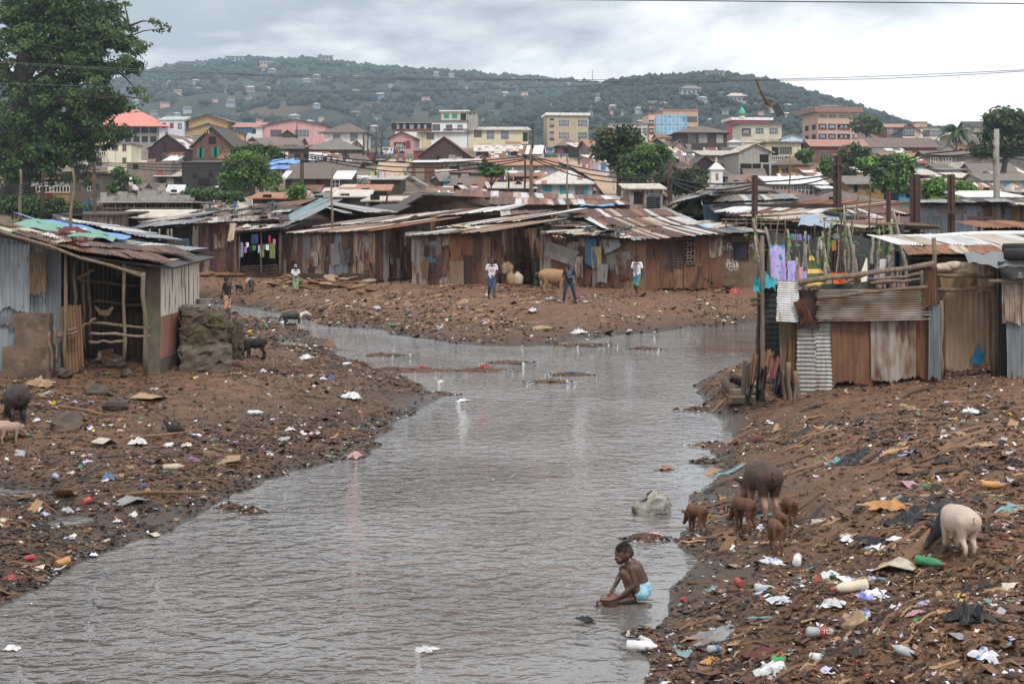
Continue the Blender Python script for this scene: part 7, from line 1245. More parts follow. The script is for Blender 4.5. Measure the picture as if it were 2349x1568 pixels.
def person(label, px, py, Y, hpx, pose, wear, rz=0, build=1.0, voxel=.014, full=1.72, base=None, hair='cap', group=None, name='person', hpose=True):
 b_ = base or W(px, py, Y); sc = hpx * Y / FD / full; root = thing(name, label, 'person', b_, rz, group); j = joints(pose); k = build; q = MB()
 fwd, sd_, up, mt = headshape(q, j['head'], j['chin'], .1)
 q.cap(j['neck'], j['head'] - up * .04, .052 * k, .05, 10)
 q.cap(j['chest'] + (j['sh_l'] - j['chest']) * .55, j['chest'] + (j['sh_r'] - j['chest']) * .55, .085 * k, None, 10)
 for s, n in ((1, '_l'), (-1, '_r')):
  sx = sd_ * s
  lat = (j['sh' + n] - (j['sh_l'] + j['sh_r']) / 2).normalized()
  q.cap(j['neck'] - Vector((0, 0, .02)), j['sh' + n], .05 * k, .056 * k, 10); q.cap(j['chest'] + lat * .075 * k, j['waist'] + lat * .06 * k, .1 * k, .082 * k, 12); q.cap(j['waist'] + lat * .06 * k, j['hip' + n], .085 * k, .095 * k, 12)
  q.cap(j['sh' + n], j['el' + n], .05 * k, .038 * k, 10); q.cap(j['el' + n], j['wr' + n], .038 * k, .025 * k, 10)
  q.cap(j['hip' + n], j['kn' + n], .085 * k, .055 * k, 10); q.cap(j['kn' + n], j['an' + n], .055 * k, .034, 10); q.cap(j['an' + n], j['toe' + n], .038, .026, 8); q.cap(j['an' + n], j['an' + n] + Vector((0, .03, -.04)), .036, .032, 8)
  hand(q, j['wr' + n], j['wr' + n] - j['el' + n] if 'hd' + n not in pose else Vector(pose['hd' + n]), s, pose.get('curl', .45), 1.0)
 body = q.obj('body', ['skin'], root); fuse(body, voxel, 3); root.scale = (sc, sc, sc)
 if hair == 'cap':
  q = MB(); h = j['head']; q.ell(h + up * .035 - fwd * .012, (.083, .098, .095), 14, 8, mt=mt, zlo=-.1, zhi=1); q.obj('hair', ['hair_black'], root, smooth=True)
 for s in (-1, 1):
  q = MB(); q.ell(j['head'] + fwd * .086 + sd_ * s * .034 + up * .006, (.014, .008, .009), 8, 6, mt=mt); q.obj('eye', ['eye_white'], root, smooth=True)
 g = .014
 for kind, m in wear.items():
  q = MB()
  if kind in ('shirt', 'robe', 'vest'):
   for s, n in ((1, '_l'), (-1, '_r')):
    lat = (j['sh' + n] - (j['sh_l'] + j['sh_r']) / 2).normalized(); e = 0 if kind == 'vest' else .62 if kind == 'shirt' else 1.6
    q.cap(j['neck'] - Vector((0, 0, .045)), j['sh' + n], .055 * k, .064 * k, 10); q.cap(j['chest'] + lat * .075 * k, j['waist'] + lat * .066 * k, .108 * k, .098 * k, 12); q.cap(j['waist'] + lat * .066 * k, j['pelvis'] + lat * .07 * k - Vector((0, 0, .05)), .1 * k, .106 * k, 12)
    if e: q.cap(j['sh' + n], j['sh' + n].lerp(j['el' + n], min(e, 1)), .066 * k, .062 * k, 10)
    if e > 1: q.cap(j['el' + n], j['el' + n].lerp(j['wr' + n], .7), .062, .058, 10)
   if kind == 'robe':
    for f in (-.06, .06): q.cap(j['pelvis'] + Vector((f, 0, 0)), Vector((f * 2.2, 0, .25)), .11, .13, 12)
  if kind in ('trousers', 'shorts', 'briefs'):
   for s, n in ((1, '_l'), (-1, '_r')):
    q.cap(j['pelvis'], j['hip' + n], .1 * k, .102 * k, 12)
    if kind != 'briefs': q.cap(j['hip' + n], j['kn' + n] if kind == 'trousers' else j['hip' + n].lerp(j['kn' + n], 1.0), .1 * k, .075 * k if kind == 'trousers' else .095 * k, 12)
    if kind == 'trousers': q.cap(j['kn' + n], j['an' + n] + Vector((0, 0, .01)), .074 * k, .062, 12)
  if kind == 'skirt':
   for f in (-.05, .05): q.cap(j['pelvis'] + Vector((f, 0, .03)), Vector((f * 1.7, 0, .3)), .115 * k, .125 * k, 12)
  if kind == 'shoes':
   for n in ('_l', '_r'): q.cap(j['an' + n] + Vector((0, .04, -.035)), j['toe' + n], .05, .042, 8)
  if kind == 'headscarf': q.ell(j['head'] + up * .04 - fwd * .01, (.1, .115, .105), 14, 8, mt=mt, zlo=-.05, zhi=1); q.ell(j['head'] + up * .09 - fwd * .1, (.05, .05, .05), 10, 6)
  o_ = q.obj({'vest': 'shirt', 'briefs': 'underpants'}.get(kind, kind), [m], root)
  if kind != 'headscarf': fuse(o_, max(voxel, .012) * 1.1, 3)
  else: o_.data.polygons.foreach_set('use_smooth', [True] * len(o_.data.polygons))
 return root, j, sc
def gb(px, py): return gpt(px, py)
def onp(label, px, py, hpx, pose, wear, rz=0, **kw):
 p = gb(px, py); return person(label, px, py, p.y, hpx, pose, wear, rz, base=p, **kw)
walk = dict(kn_l=(.09, -.12, .49), an_l=(.09, -.13, .09), toe_l=(.1, -.29, .05), kn_r=(-.09, -.02, .48), an_r=(-.1, .2, .13), toe_r=(-.11, .05, .04), el_l=(.25, .08, 1.11), wr_l=(.27, .02, .88), el_r=(-.25, -.02, 1.1), wr_r=(-.26, -.14, .89))
r, j, sc = onp('man in white v-neck shirt and faded jeans walking before corner shack', 1128, 683, 92, {**walk, 'head': (0, -.05, 1.57), 'chin': (0, -.11, 1.5), 'el_l': (.26, .02, 1.12), 'wr_l': (.14, -.14, 1.0)}, {'shirt': 'cloth_white', 'trousers': 'jeans', 'shoes': 'tee_black'}, .15)
q = MB(); q.box(-.09, .09, -.128, -.118, 1.2, 1.24); q.box(-.06, .08, -.128, -.118, 1.15, 1.18); q.obj('shirt_print', ['cloth_pink'], r)
r, j, sc = onp('man in dark printed shirt and blue jeans looking at his wrist', 1305, 694, 92, {'hip_l': (.1, 0, .9), 'kn_l': (.2, -.05, .48), 'an_l': (.27, .03, .08), 'toe_l': (.34, -.12, .03), 'kn_r': (-.18, -.05, .48), 'an_r': (-.22, .03, .08), 'toe_r': (-.32, -.1, .03), 'el_l': (.3, -.02, 1.14), 'wr_l': (.1, -.22, 1.1), 'el_r': (-.27, -.04, 1.12), 'wr_r': (-.02, -.26, 1.2), 'head': (0, -.05, 1.57), 'chin': (.02, -.11, 1.49), 'curl': .9}, {'shirt': 'tee_black', 'trousers': 'jeans_dark', 'shoes': 'cloth_brown'}, .1)
q = MB(); q.box(-.09, .09, -.132, -.122, 1.05, 1.33); q.obj('shirt_print', [solid('print_blue', (0.06, 0.16, 0.25))], r); q = MB(); q.cap((.14, -.19, 1.105), (.16, -.17, 1.108), .04, None, 8); q.obj('wristwatch', ['p_grey'], r)
r, j, sc = onp('man in white shirt with grey print walking in blue green shorts', 1461, 680, 95, {**walk, 'chin': (-.06, -.03, 1.5), 'el_l': (.24, .06, 1.1), 'wr_l': (.26, .05, .84)}, {'shirt': 'cloth_white', 'shorts': 'shorts_green', 'sandals' if False else 'shoes': 'cloth_brown'}, -.6)
q = MB(); q.box(-.1, .08, -.134, -.122, 1.02, 1.32); q.obj('shirt_print', ['cloth_grey'], r)
p = Vector((X(522, 51), 51, 0)); p.z = gz(p.x, p.y); hp = (CY - 632 + (p.z - CH) * -FD / 51)
r, j, sc = person('boy in black shirt and patterned orange shorts looking down at the stream', 522, 736, 51, 106, {'el_l': (.2, -.08, 1.1), 'wr_l': (.12, -.18, .92), 'el_r': (-.2, -.08, 1.1), 'wr_r': (-.12, -.18, .92), 'head': (0, -.05, 1.56), 'chin': (0, -.12, 1.5)}, {'shirt': 'tee_black', 'shorts': 'shorts_print'}, -2.0, .88, base=p)
r.location.z = Z(735, 51)
r, j, sc = onp('woman in blue headscarf, white blouse and patterned wrap skirt', 678, 673, 66, {'el_l': (.24, -.02, 1.1), 'wr_l': (.06, -.18, 1.06), 'el_r': (-.24, -.02, 1.1), 'wr_r': (-.05, -.18, 1.04)}, {'shirt': 'cloth_white', 'skirt': 'wrapper', 'headscarf': 'scarf'}, .25, hair=None)
r, j, sc = person('woman with black hair behind the drying clothes of stick yard', 1999, 690, 37.5, 86, {'chin': (-.06, -.03, 1.5)}, {'shirt': 'cloth_navy2', 'skirt': 'cloth_black'}, -.8)
q = MB(); q.ell((0.01, .07, 1.6), (.1, .09, .1), 10, 8); q.obj('hair_bun', ['hair_black'], r, smooth=True)
def far_person(kind, wear, load=None):
 r, j, sc = person('far small figure', 0, 0, 200, 26, walk if kind else {}, wear, 0, 1.0, .03, base=Vector((0, -50, -40))); r.scale = (1, 1, 1)
 for c in list(r.children):
  if c.name.startswith('eye'): bpy.data.objects.remove(c)
 if load: q = MB(); q.lathe(load[1], 10, mt=Matrix.Translation((0, 0, 1.7))); q.obj(load[0], [load[2]], r)
 return r
fp = {'shirt': far_person(1, {'shirt': 'cloth_white', 'trousers': 'jeans_dark'}), 'robe': far_person(0, {'robe': 'cloth_white'}), 'bucket': far_person(1, {'shirt': 'cloth_brown', 'skirt': 'cloth_navy2'}, ('bucket', [(.14, 0), (.18, .3), (.17, .3)], 'white_paint')), 'load': far_person(1, {'shirt': 'cloth_grey', 'skirt': 'cloth_brown'}, ('bundle', [(.1, 0), (.26, .1), (.24, .3), (.1, .4)], 'sack_pale'))}
used_fp = set()
for lab, kd, px, py, h, mm in (('far man in long white robe walking down the orange street', 'robe', 1346, 399, 19, ['cloth_white']), ('far man in blue shirt at the top of the orange street', 'shirt', 1287, 370, 17, ['cloth_blue', 'jeans_dark']), ('far man in bright teal shirt on the orange street', 'shirt', 1301, 376, 19, ['cloth_teal2', 'jeans_dark']), ('far child in brown beside the teal shirted man', 'shirt', 1309, 377, 12, ['cloth_brown', 'cloth_brown']), ('far walker in denim by the lilac kiosk', 'shirt', 1365, 394, 18, ['cloth_grey', 'jeans']),
 ('far figure in pale robe at foot of the orange street', 'robe', 1407, 446, 24, ['cloth_cream']), ('far figure carrying a white bucket on the head', 'bucket', 1418, 447, 26, ['cloth_brown', 'cloth_navy2']), ('far man in white at the bottom of the orange street', 'shirt', 1442, 462, 22, ['cloth_white', 'cloth_cream']), ('far man in blue check seated crowd by the tank', 'shirt', 1445, 466, 18, ['cloth_lilac', 'jeans_dark']), ('far man in white shirt and jeans left of the tank', 'shirt', 1455, 468, 22, ['cloth_white', 'jeans']), ('far dark clad man nearest the tank', 'shirt', 1469, 468, 20, ['tee_black', 'jeans_dark']),
 ('far woman carrying a big bundle on her head on upper street', 'load', 886, 373, 19, ['cloth_grey', 'cloth_grey']), ('far woman in dark green beside the bundle carrier', 'shirt', 894, 372, 16, ['cloth_green', 'cloth_black']), ('far figure in blue in the upper street crowd', 'robe', 905, 361, 16, ['cloth_blue']), ('far figure in red in the upper street crowd', 'shirt', 910, 361, 16, ['cloth_red', 'cloth_red']), ('far figure in yellow in the upper street crowd', 'shirt', 915, 362, 14, ['cloth_yellow', 'cloth_orange']), ('far figure in white in the upper street crowd', 'shirt', 920, 358, 13, ['cloth_white', 'jeans']), ('second white shirt in the upper street crowd', 'shirt', 926, 360, 14, ['cloth_white', 'cloth_navy2']), ('far trader in teal at right of the upper street', 'shirt', 937, 382, 14, ['cloth_teal2', 'cloth_yellow']),
 ('far figure in teal sitting at the top of the stairway', 'shirt', 918, 416, 11, ['cloth_teal2', 'cloth_brown']), ('far figure in navy on the stairway parapet', 'shirt', 977, 432, 12, ['cloth_blue', 'cloth_navy2']), ('far person in white beside the grey block house', 'shirt', 1683, 402, 14, ['cloth_white', 'cloth_navy2']), ('far builder with white bucket on the half built wall', 'bucket', 300, 444, 19, ['cloth_cream', 'cloth_brown'])):
 p = gpt(px, py, lo=100); o_ = fp[kd] if kd not in used_fp else dup(fp[kd]); used_fp.add(kd); o_.location = p + Vector((0, -.5, .6)); s_ = h * p.y / FD / 1.72; o_.scale = (s_, s_, s_); o_.rotation_euler = (0, 0, R.uniform(-.8, .8)); o_['label'] = lab
 for c, m in zip([c for c in o_.children if c.name.split('.')[0] in ('shirt', 'robe', 'trousers', 'skirt')], mm): setmat(c, m)
 if 'half built' in lab: o_.location = W(300, 444, 133)
mat('cloth_wet', (0.1, 0.08, 0.06), (0.16, 0.13, 0.1), scale=12, stretch=(3, 1, 1), rough=.6, bump=.5)
def child():
 b_ = W(1440, 1392, 15.75); b_.z = .0; root = thing('person', 'small child in pale blue underpants squatting by the water with a pot', 'person', b_); q = MB()
 s = 15.75 / FD
 def C(px, py, dy=0.0): return Vector(((px - 1440) * s, dy, (1392 - py) * s))
 U = lambda u, v, dy=0.0: C(1321.3 + u * .1685, 1203.9 + v * .1685, dy)   # from the close crop
 h = U(650, 420); fw, sd_, up, mt = None, None, None, None
 fwd = Vector((-.93, -.25, -.25)).normalized(); sd_ = fwd.cross(Vector((0, 0, 1))).normalized(); up = sd_.cross(fwd); mt = Matrix((sd_, fwd, up)).transposed(); r = .098
 q.ell(h + up * .01, (r * .86, r * 1.02, r * 1.02), 16, 12, mt=mt); q.cap(h + fwd * r * .3 - up * r * .5, h + fwd * r * .62 - up * r * .72, r * .55, r * .36, 10)
 q.cap(h + fwd * r * 1.0 - up * r * .02, h + fwd * r * 1.1 - up * r * .3, r * .08, r * .13, 8); q.cap(h + fwd * r * .98 - up * r * .56 - sd_ * r * .14, h + fwd * r * .98 - up * r * .56 + sd_ * r * .14, r * .13, None, 8); q.cap(h + fwd * r * .92 - up * r * .78, h + fwd * r * .9 - up * r * .8, r * .16, None, 8)
 for sg in (-1, 1): q.ell(h + sd_ * sg * r * .86 - fwd * r * .22 - up * r * .1, (r * .1, r * .2, r * .3), 8, 6, mt=mt); q.ell(h + fwd * r * .75 + sd_ * sg * r * .42 - up * r * .35, (r * .3, r * .3, r * .3), 8, 6)
 neck = U(725, 520); q.cap(h - up * .045 - fwd * .02, neck, .046, .05, 10)
 chest, waist, pel = U(810, 610), U(880, 760), U(915, 890); sh = {-1: U(745, 590, -.085), 1: U(735, 585, .1)}
 q.cap(neck, chest, .055, .085, 12); q.cap(sh[-1] + (sh[1] - sh[-1]) * .15, sh[1] - (sh[1] - sh[-1]) * .15, .058, None, 10)
 for dy in (-.04, .04): q.cap(chest + Vector((0, dy, 0)), waist + Vector((0, dy * .9, 0)), .078, .078, 12); q.cap(waist + Vector((0, dy * .9, 0)), pel + Vector((0, dy, 0)), .08, .085, 12)
 kn = {-1: U(640, 655, -.075), 1: U(645, 650, .09)}; an = {-1: U(740, 985, -.06), 1: U(760, 980, .07)}; toe = {-1: U(605, 1040, -.075), 1: U(625, 1035, .075)}; hp = {-1: U(880, 925, -.07), 1: U(885, 920, .07)}
 el = {-1: U(800, 800, -.12), 1: U(620, 740, .14)}; wr = {-1: U(610, 960, -.09), 1: U(530, 880, .06)}
 for sg in (-1, 1):
  q.cap(hp[sg], kn[sg], .072, .046, 12); q.cap(kn[sg], an[sg], .046, .03, 10); q.cap(kn[sg].lerp(an[sg], .25) + Vector((.015, 0, 0)), kn[sg].lerp(an[sg], .5) + Vector((.012, 0, 0)), .044, .036, 10); q.cap(an[sg] - Vector((-.02, 0, .02)), toe[sg], .032, .022, 8)
  for t_ in range(5): a_ = toe[sg] + Vector((-.005, (t_ - 2) * .011, -.004)); q.cap(a_, a_ + Vector((-.022 + .003 * t_, 0, -.006)), .009, .007, 6)
  q.cap(sh[sg], el[sg], .045, .034, 10); q.cap(el[sg], wr[sg], .034, .022, 10); d = (U(545, 985, -.08) - wr[-1]) if sg < 0 else (U(480, 955, .04) - wr[1]); hand(q, wr[sg], d, -sg, .55, .78, up=Vector((.3, .1, 1)))
 body = q.obj('body', ['skin'], root); fuse(body, .0062, 4)
 q = MB(); solid('scalp', (0.045, 0.028, 0.021), .8); q.ell(h + up * .018 - fwd * .014, (r * .885, r * 1.0, r * 1.0), 18, 10, mt=Matrix.Rotation(-.0, 3, 'X') @ mt, zlo=.02, zhi=1); q.ell(h - fwd * .028 + up * .0, (r * .86, r * .9, r * .78), 16, 8, mt=mt, zlo=-.5, zhi=.9)
 for k in range(-5, 6):
  pts = []
  for t_ in range(8):
   a_ = .35 + t_ * .3; y_ = math.cos(a_) * r * 1.05; z_ = math.sin(a_) * r * 1.06; w_ = k * .0165 * math.sin(min(a_ + .3, PI * .9)) ; kz = math.sqrt(max(.05, 1 - (w_ / (r * .9)) ** 2)); pts.append(h + up * (.018 + z_ * kz) + fwd * (y_ * kz - .014) + sd_ * w_)
  q.tube(pts, [.005, .0075, .0075, .0075, .0075, .0075, .007, .004], 6, 1)
 q.cap(h + up * .118 - fwd * .01, h + up * .128 - fwd * .035, .014, .01, 8, 1); q.cap(h + up * .118 - fwd * .04, h + up * .12 - fwd * .07, .013, .008, 8, 1); q.obj('hair', ['scalp', 'hair_black'], root, smooth=True)
 for sg in (-1, 1): q = MB(); q.ell(h + fwd * r * .92 + sd_ * sg * r * .36 + up * r * .0, (.012, .007, .006), 8, 6, mt=mt); q.obj('eye', ['eye_white'], root, smooth=True)
 q = MB(); q.tube([h + sd_ * r * .95 - fwd * r * .25 - up * r * .42, h + sd_ * r * .97 - fwd * r * .25 - up * r * .56], .005, 6); q.tube([h - sd_ * r * .95 - fwd * r * .25 - up * r * .42, h - sd_ * r * .97 - fwd * r * .25 - up * r * .58], .005, 6); q.obj('earring', ['p_cream'], root)
 q = MB()
 for sg in (-1, 1): q.cap(waist.lerp(pel, .6) + Vector((.002, sg * .04, 0)), hp[sg] + Vector((.012, sg * .004, -.004)), .088, .084, 14); q.cap(pel + Vector((.005, sg * .04, 0)), hp[sg] + Vector((-.0, 0, -.005)), .09, .082, 14)
 o_ = q.obj('underpants', ['pants_blue'], root); fuse(o_, .009, 3)
 for sg in (-1, 1): q = MB(); q.cap(an[sg] + Vector((.04, 0, -.038)), toe[sg] + Vector((-.02, 0, -.02)), .03, .026, 10); o_ = q.obj('sandal', ['tee_black'], root); o_.data.transform(Matrix.Diagonal((1, 1, .45, 1))); o_.location.z = (an[sg].z - .05) * .45
 pb_ = b_ + U(470, 1120, -.07); pot = thing('cooking_pot', 'lidded reddish brown pot in the hands of the squatting child', 'pot', pb_, .2); solid('pot_brown', (0.12, 0.05, 0.035), .45, spec=.5)
 tilt = Matrix.Rotation(-.16, 4, 'Y'); q = MB(); q.lathe([(.078, 0), (.09, .02), (.097, .1), (.1, .105)], 24, mt=tilt); q.obj('body', ['pot_brown'], pot, smooth=False); q = MB(); q.lathe([(.108, .104), (.11, .112), (.09, .124), (.02, .13), (.022, .15), (.016, .156)], 24, mt=tilt); q.obj('lid', ['pot_brown'], pot)
 q = MB(); q.tube([tilt @ Vector(v) for v in ((-.1, 0, .09), (-.145, 0, .092), (-.15, 0, .06), (-.148, 0, .02))], .014, 8); q.obj('handle', ['pot_brown'], pot, smooth=True)
 q = MB(); q.ell((0, 0, 0), (.25, .17, .045), 18, 8); o_ = q.obj('wet_rag', ['cloth_wet'], None, W(1446, 1394, 15.75) + Vector((0, -.01, 0)), smooth=True); o_.location.z = -.012
 rs = np.random.RandomState(3); v = np.array([x.co[:] for x in o_.data.vertices]); v += (np.sin(v[:, :1] * 40) * .008 + rs.normal(0, .005, v.shape)); o_.data.vertices.foreach_set('co', v.astype(np.float32).ravel()); tag(o_, 'wet brown rag mound under the squatting child', 'rag')
 q = MB(); q.ell((0, 0, 0), (.17, .12, .035), 14, 7); tag(q.obj('wet_rag', ['cloth_wet'], None, (pb_.x - .03, pb_.y, -.008), smooth=True), 'frayed wet rag under the brown pot', 'rag')
child()
def hide(n, c, c2, **k): return mat(n, c, c2, rough=.8, scale=7, stretch=(1, 1, 2), bump=.35, bscale=60, **k)
hide('hide_brown', (0.15, 0.068, 0.038), (0.09, 0.045, 0.028)); hide('hide_dark', (0.05, 0.038, 0.033), (0.028, 0.023, 0.021), c3=(0.13, 0.07, 0.04), s3=2.5, a3=.58); hide('hide_black', (0.018, 0.016, 0.016), (0.03, 0.026, 0.024)); hide('hide_tan', (0.3, 0.18, 0.1), (0.24, 0.14, 0.08)); hide('hide_pink', (0.45, 0.3, 0.25), (0.38, 0.25, 0.2))
def twotone(name, c1, c2, x0, c3=None, z0=None, c4=None, zlo=None):
 """coat colour by body region: beyond x0 (towards the head) c2, feet below zlo c4"""
 m = bpy.data.materials.new(name); m.use_nodes = True; t = m.node_tree; b = t.nodes['Principled BSDF']; L = t.links.new; co = t.nodes.new('ShaderNodeTexCoord'); sx = t.nodes.new('ShaderNodeSeparateXYZ'); L(co.outputs['Object'], sx.inputs[0]); no = t.nodes.new('ShaderNodeTexNoise'); no.inputs['Scale'].default_value = 5; L(co.outputs['Object'], no.inputs['Vector'])
 def band(src, a, w):
  ma = N(t, 'ShaderNodeMath', operation='MULTIPLY_ADD'); ma.inputs[1].default_value = .12; L(no.outputs[0], ma.inputs[0]); L(src, ma.inputs[2]); q = t.nodes.new('ShaderNodeMapRange'); q.inputs['From Min'].default_value = a; q.inputs['From Max'].default_value = a + w; L(ma.outputs[0], q.inputs['Value']); return q.outputs[0]
 def mix(f, a, c):
  q = N(t, 'ShaderNodeMix', data_type='RGBA'); L(f, q.inputs['Factor']); (L(a, q.inputs['A']) if not isinstance(a, tuple) else setattr(q.inputs['A'], 'default_value', (*a, 1))); (L(c, q.inputs['B']) if not isinstance(c, tuple) else setattr(q.inputs['B'], 'default_value', (*c, 1))); return q.outputs['Result']
 o_ = mix(band(sx.outputs[0], x0, .05), c1, c2)
 if c4: o_ = mix(band(sx.outputs[2], zlo, .08), c4, o_)
 L(o_, b.inputs['Base Color']); b.inputs['Roughness'].default_value = .75; MATS[name] = m
twotone('hide_saddle', (0.46, 0.36, 0.3), (0.03, 0.028, 0.028), .24, None, None, (0.1, 0.075, 0.06), .16); twotone('hide_tan_black', (0.45, 0.28, 0.17), (0.03, 0.025, 0.025), .26); twotone('hide_sow', (0.06, 0.036, 0.024), (0.085, 0.048, 0.03), .12, None, None, (0.3, 0.17, 0.13), .34); twotone('hide_dog', (0.022, 0.02, 0.02), (0.55, 0.5, 0.45), .3, None, None, (0.5, 0.45, 0.4), .24)
def pig(label, base, L_, rz, m, head=-.5, fat=1.0, group=None, voxel=.016, tail=True, steps=(.04, -.04, -.03, .05), leg=1.0, name='pig', turn=0):
 """x forward; body length 1 before scaling"""
 root = thing(name, label, 'pig', base, rz, group); q = MB(); B = .5 * leg; hb = .4 * leg
 q.cap((-.3, 0, B), (-.02, 0, B - .03), .185 * fat, .225 * fat, 16); q.cap((-.02, 0, B - .03), (.24, 0, B), .225 * fat, .165 * fat, 16); q.cap((-.35, 0, B + .02), (-.2, 0, B + .05), .15 * fat, .16 * fat, 14)
 nk = Vector((.24, 0, B)); hd = Vector((.42, turn * .5, B + .28 * head)); sn = hd + Vector((.17, turn * .4, -.13 + .2 * head * .6)); q.cap(nk, hd, .15 * fat ** .5, .105, 14); q.cap(hd, sn, .1, .05, 12); q.cap(sn, sn + (sn - hd).normalized() * .02, .052, .05, 12); q.cap(hd + Vector((.04, 0, -.05)), hd + Vector((.1, turn * .2, -.1)), .08, .05, 10)
 for s in (-1, 1):
  e = hd + Vector((-.02, s * .07, .07)); q.cap(e, e + Vector((.02, s * .09, .06)), .03, .045, 8); q.cap(e + Vector((.02, s * .09, .06)), e + Vector((.06, s * .14, .03)), .04, .012, 8)
 for i, (x, s) in enumerate(((.2, 1), (.2, -1), (-.34, 1), (-.34, -1))):
  st = steps[i]; y = s * .088 * fat
  if x > 0: q.cap((x, y, B - .05), (x + st * .4, y, hb * .52), .088, .05, 10); q.cap((x + st * .4, y, hb * .52), (x + st, y, .05), .045, .032, 8)
  else: q.cap((x, y, B), (x + .05 + st * .4, y, hb * .7), .112 * fat, .066, 12); q.cap((x + .05 + st * .4, y, hb * .7), (x - .055 + st * .8, y, hb * .45), .06, .04, 8); q.cap((x - .055 + st * .8, y, hb * .45), (x - .02 + st, y, .05), .04, .032, 8)
  f = (x + st, y, .05) if x > 0 else (x - .02 + st, y, .05); q.cap(f, (f[0] + .025, f[1], .018), .036, .03, 8)
 o_ = q.obj('body', [m], root); fuse(o_, voxel / L_ if L_ > 0 else voxel, 3); root.scale = (L_, L_, L_)
 if tail:
  t_ = MB(); c = Vector((-.5 - .02 * fat, 0, B + .08)); t_.tube([c + Vector((.06, 0, 0)), c + Vector((-.03, 0, .01)), c + Vector((-.05, .03, -.03)), c + Vector((-.06, .02, -.075)), c + Vector((-.055, -.03, -.06)), c + Vector((-.06, -.02, -.01))], [.018, .015, .013, .012, .01, .006], 7); t_.obj('tail', [m], root, smooth=True)
 for s in (-1, 1): t_ = MB(); t_.ell(hd + Vector((.065, s * .078, .025)), (.012, .008, .012), 8, 6); t_.obj('eye', ['hair_black'], root, smooth=True)
 return root
def at(px, py, dy=0, dz=0): p = gpt(px, py); return p + Vector((0, dy, dz))
G = 'brown piglets feeding on the right bank'
pig('big dark sow with pinkish legs seen from behind on right bank', at(1748, 1186), 1.0, 1.72, 'hide_sow', -.95, 1.0, turn=.16, leg=1.22)
for lab, px, py, L_, rz in (('leftmost brown piglet nosing at the water edge', 1597, 1226, .48, 2.05), ('second brown piglet just left of the sow legs', 1706, 1222, .55, 2.0), ('brown piglet right of the sow with tail up', 1811, 1208, .46, 1.7), ('half hidden brown piglet between the two nearest ones', 1790, 1238, .42, 1.6), ('nearest brown piglet below the sow seen from behind', 1778, 1268, .48, 1.62)):
 pig(lab, at(px, py), L_, rz, 'hide_brown', -.85, .78, G, .011, steps=(R.uniform(-.07, .07), R.uniform(-.07, .07), R.uniform(-.07, .07), R.uniform(-.07, .07)), leg=1.4)
pig('white pig with black head and shoulders rooting on the right bank', at(2196, 1280), .66, 1.8, 'hide_saddle', -1.1, 1.1, leg=1.25, turn=.25)
pig('dark hairy pig at the left edge with its back turned', at(38, 966), .98, 2.0, 'hide_dark', -.9, 1.2, leg=1.0, turn=.2)
pig('pinkish piglet standing behind the dark pig at left', at(24, 1018), .5, .75, 'hide_pink', -.5, .9, 'pinkish piglets at the left edge', .012, leg=1.15); pig('pinkish piglet cut by the left edge of the picture', at(2, 1012), .5, .9, 'hide_pink', -.5, .9, 'pinkish piglets at the left edge', .012, leg=1.15)
pig('black pig rooting below the brick footing', at(583, 822), .78, PI + .1, 'hide_black', -1.0, .85, leg=1.15)
pig('large tan pig standing behind the man looking at his wrist', at(1272, 671), 1.5, .1, 'hide_tan', -.2, 1.1, leg=1.05); pig('dark brown pig snuffling along the rust shack wall', at(1612, 664), .98, 0, 'hide_dark', -1.0, .8, leg=1.05)
pig('tan pig with black head right of the standing boy', at(573, 671), 1.0, -1.1, 'hide_tan_black', -.8, 1.05, leg=1.05); pig('small black piglet beside the tan black headed pig', at(548, 668), .55, -.6, 'hide_black', -.7, .9, None, .02)
def dog():
 root = thing('dog', 'black and white dog standing in the shallow stream', 'dog', at(672, 757, 0, 0)); q = MB()
 q.cap((-.3, 0, .52), (.05, 0, .5), .1, .115, 14); q.cap((.05, 0, .5), (.26, 0, .52), .125, .11, 14); q.cap((-.32, 0, .5), (-.1, 0, .48), .1, .09, 12); q.cap((.28, 0, .56), (.46, 0, .62), .085, .065, 12); q.cap((.46, 0, .63), (.54, 0, .61), .072, .06, 12); q.cap((.54, 0, .6), (.66, 0, .55), .045, .028, 10)
 for s in (-1, 1):
  q.cap((.46, s * .05, .68), (.44, s * .07, .74), .025, .01, 6); q.cap((.22, s * .06, .46), (.22, s * .06, .24), .05, .03, 10); q.cap((.22, s * .06, .24), (.23 + .04 * s, s * .06, .03), .028, .022, 8); q.cap((-.3, s * .06, .48), (-.24, s * .06, .3), .085, .045, 10); q.cap((-.24, s * .06, .3), (-.36, s * .06, .18), .04, .026, 8); q.cap((-.36, s * .06, .18), (-.32 + .04 * s, s * .06, .03), .026, .022, 8)
 o_ = q.obj('body', ['hide_dog'], root); fuse(o_, .018, 3); q = MB(); q.tube([(-.38, 0, .54), (-.46, 0, .45), (-.5, 0, .33), (-.54, 0, .28)], [.03, .028, .025, .01], 8); q.obj('tail', ['hide_black'], root, smooth=True); root.scale = (1.05,) * 3
 for s in (-1, 1): t_ = MB(); t_.ell((.53, s * .055, .64), (.01, .008, .01), 8, 6); t_.obj('eye', ['hair_black'], root, smooth=True)
dog()
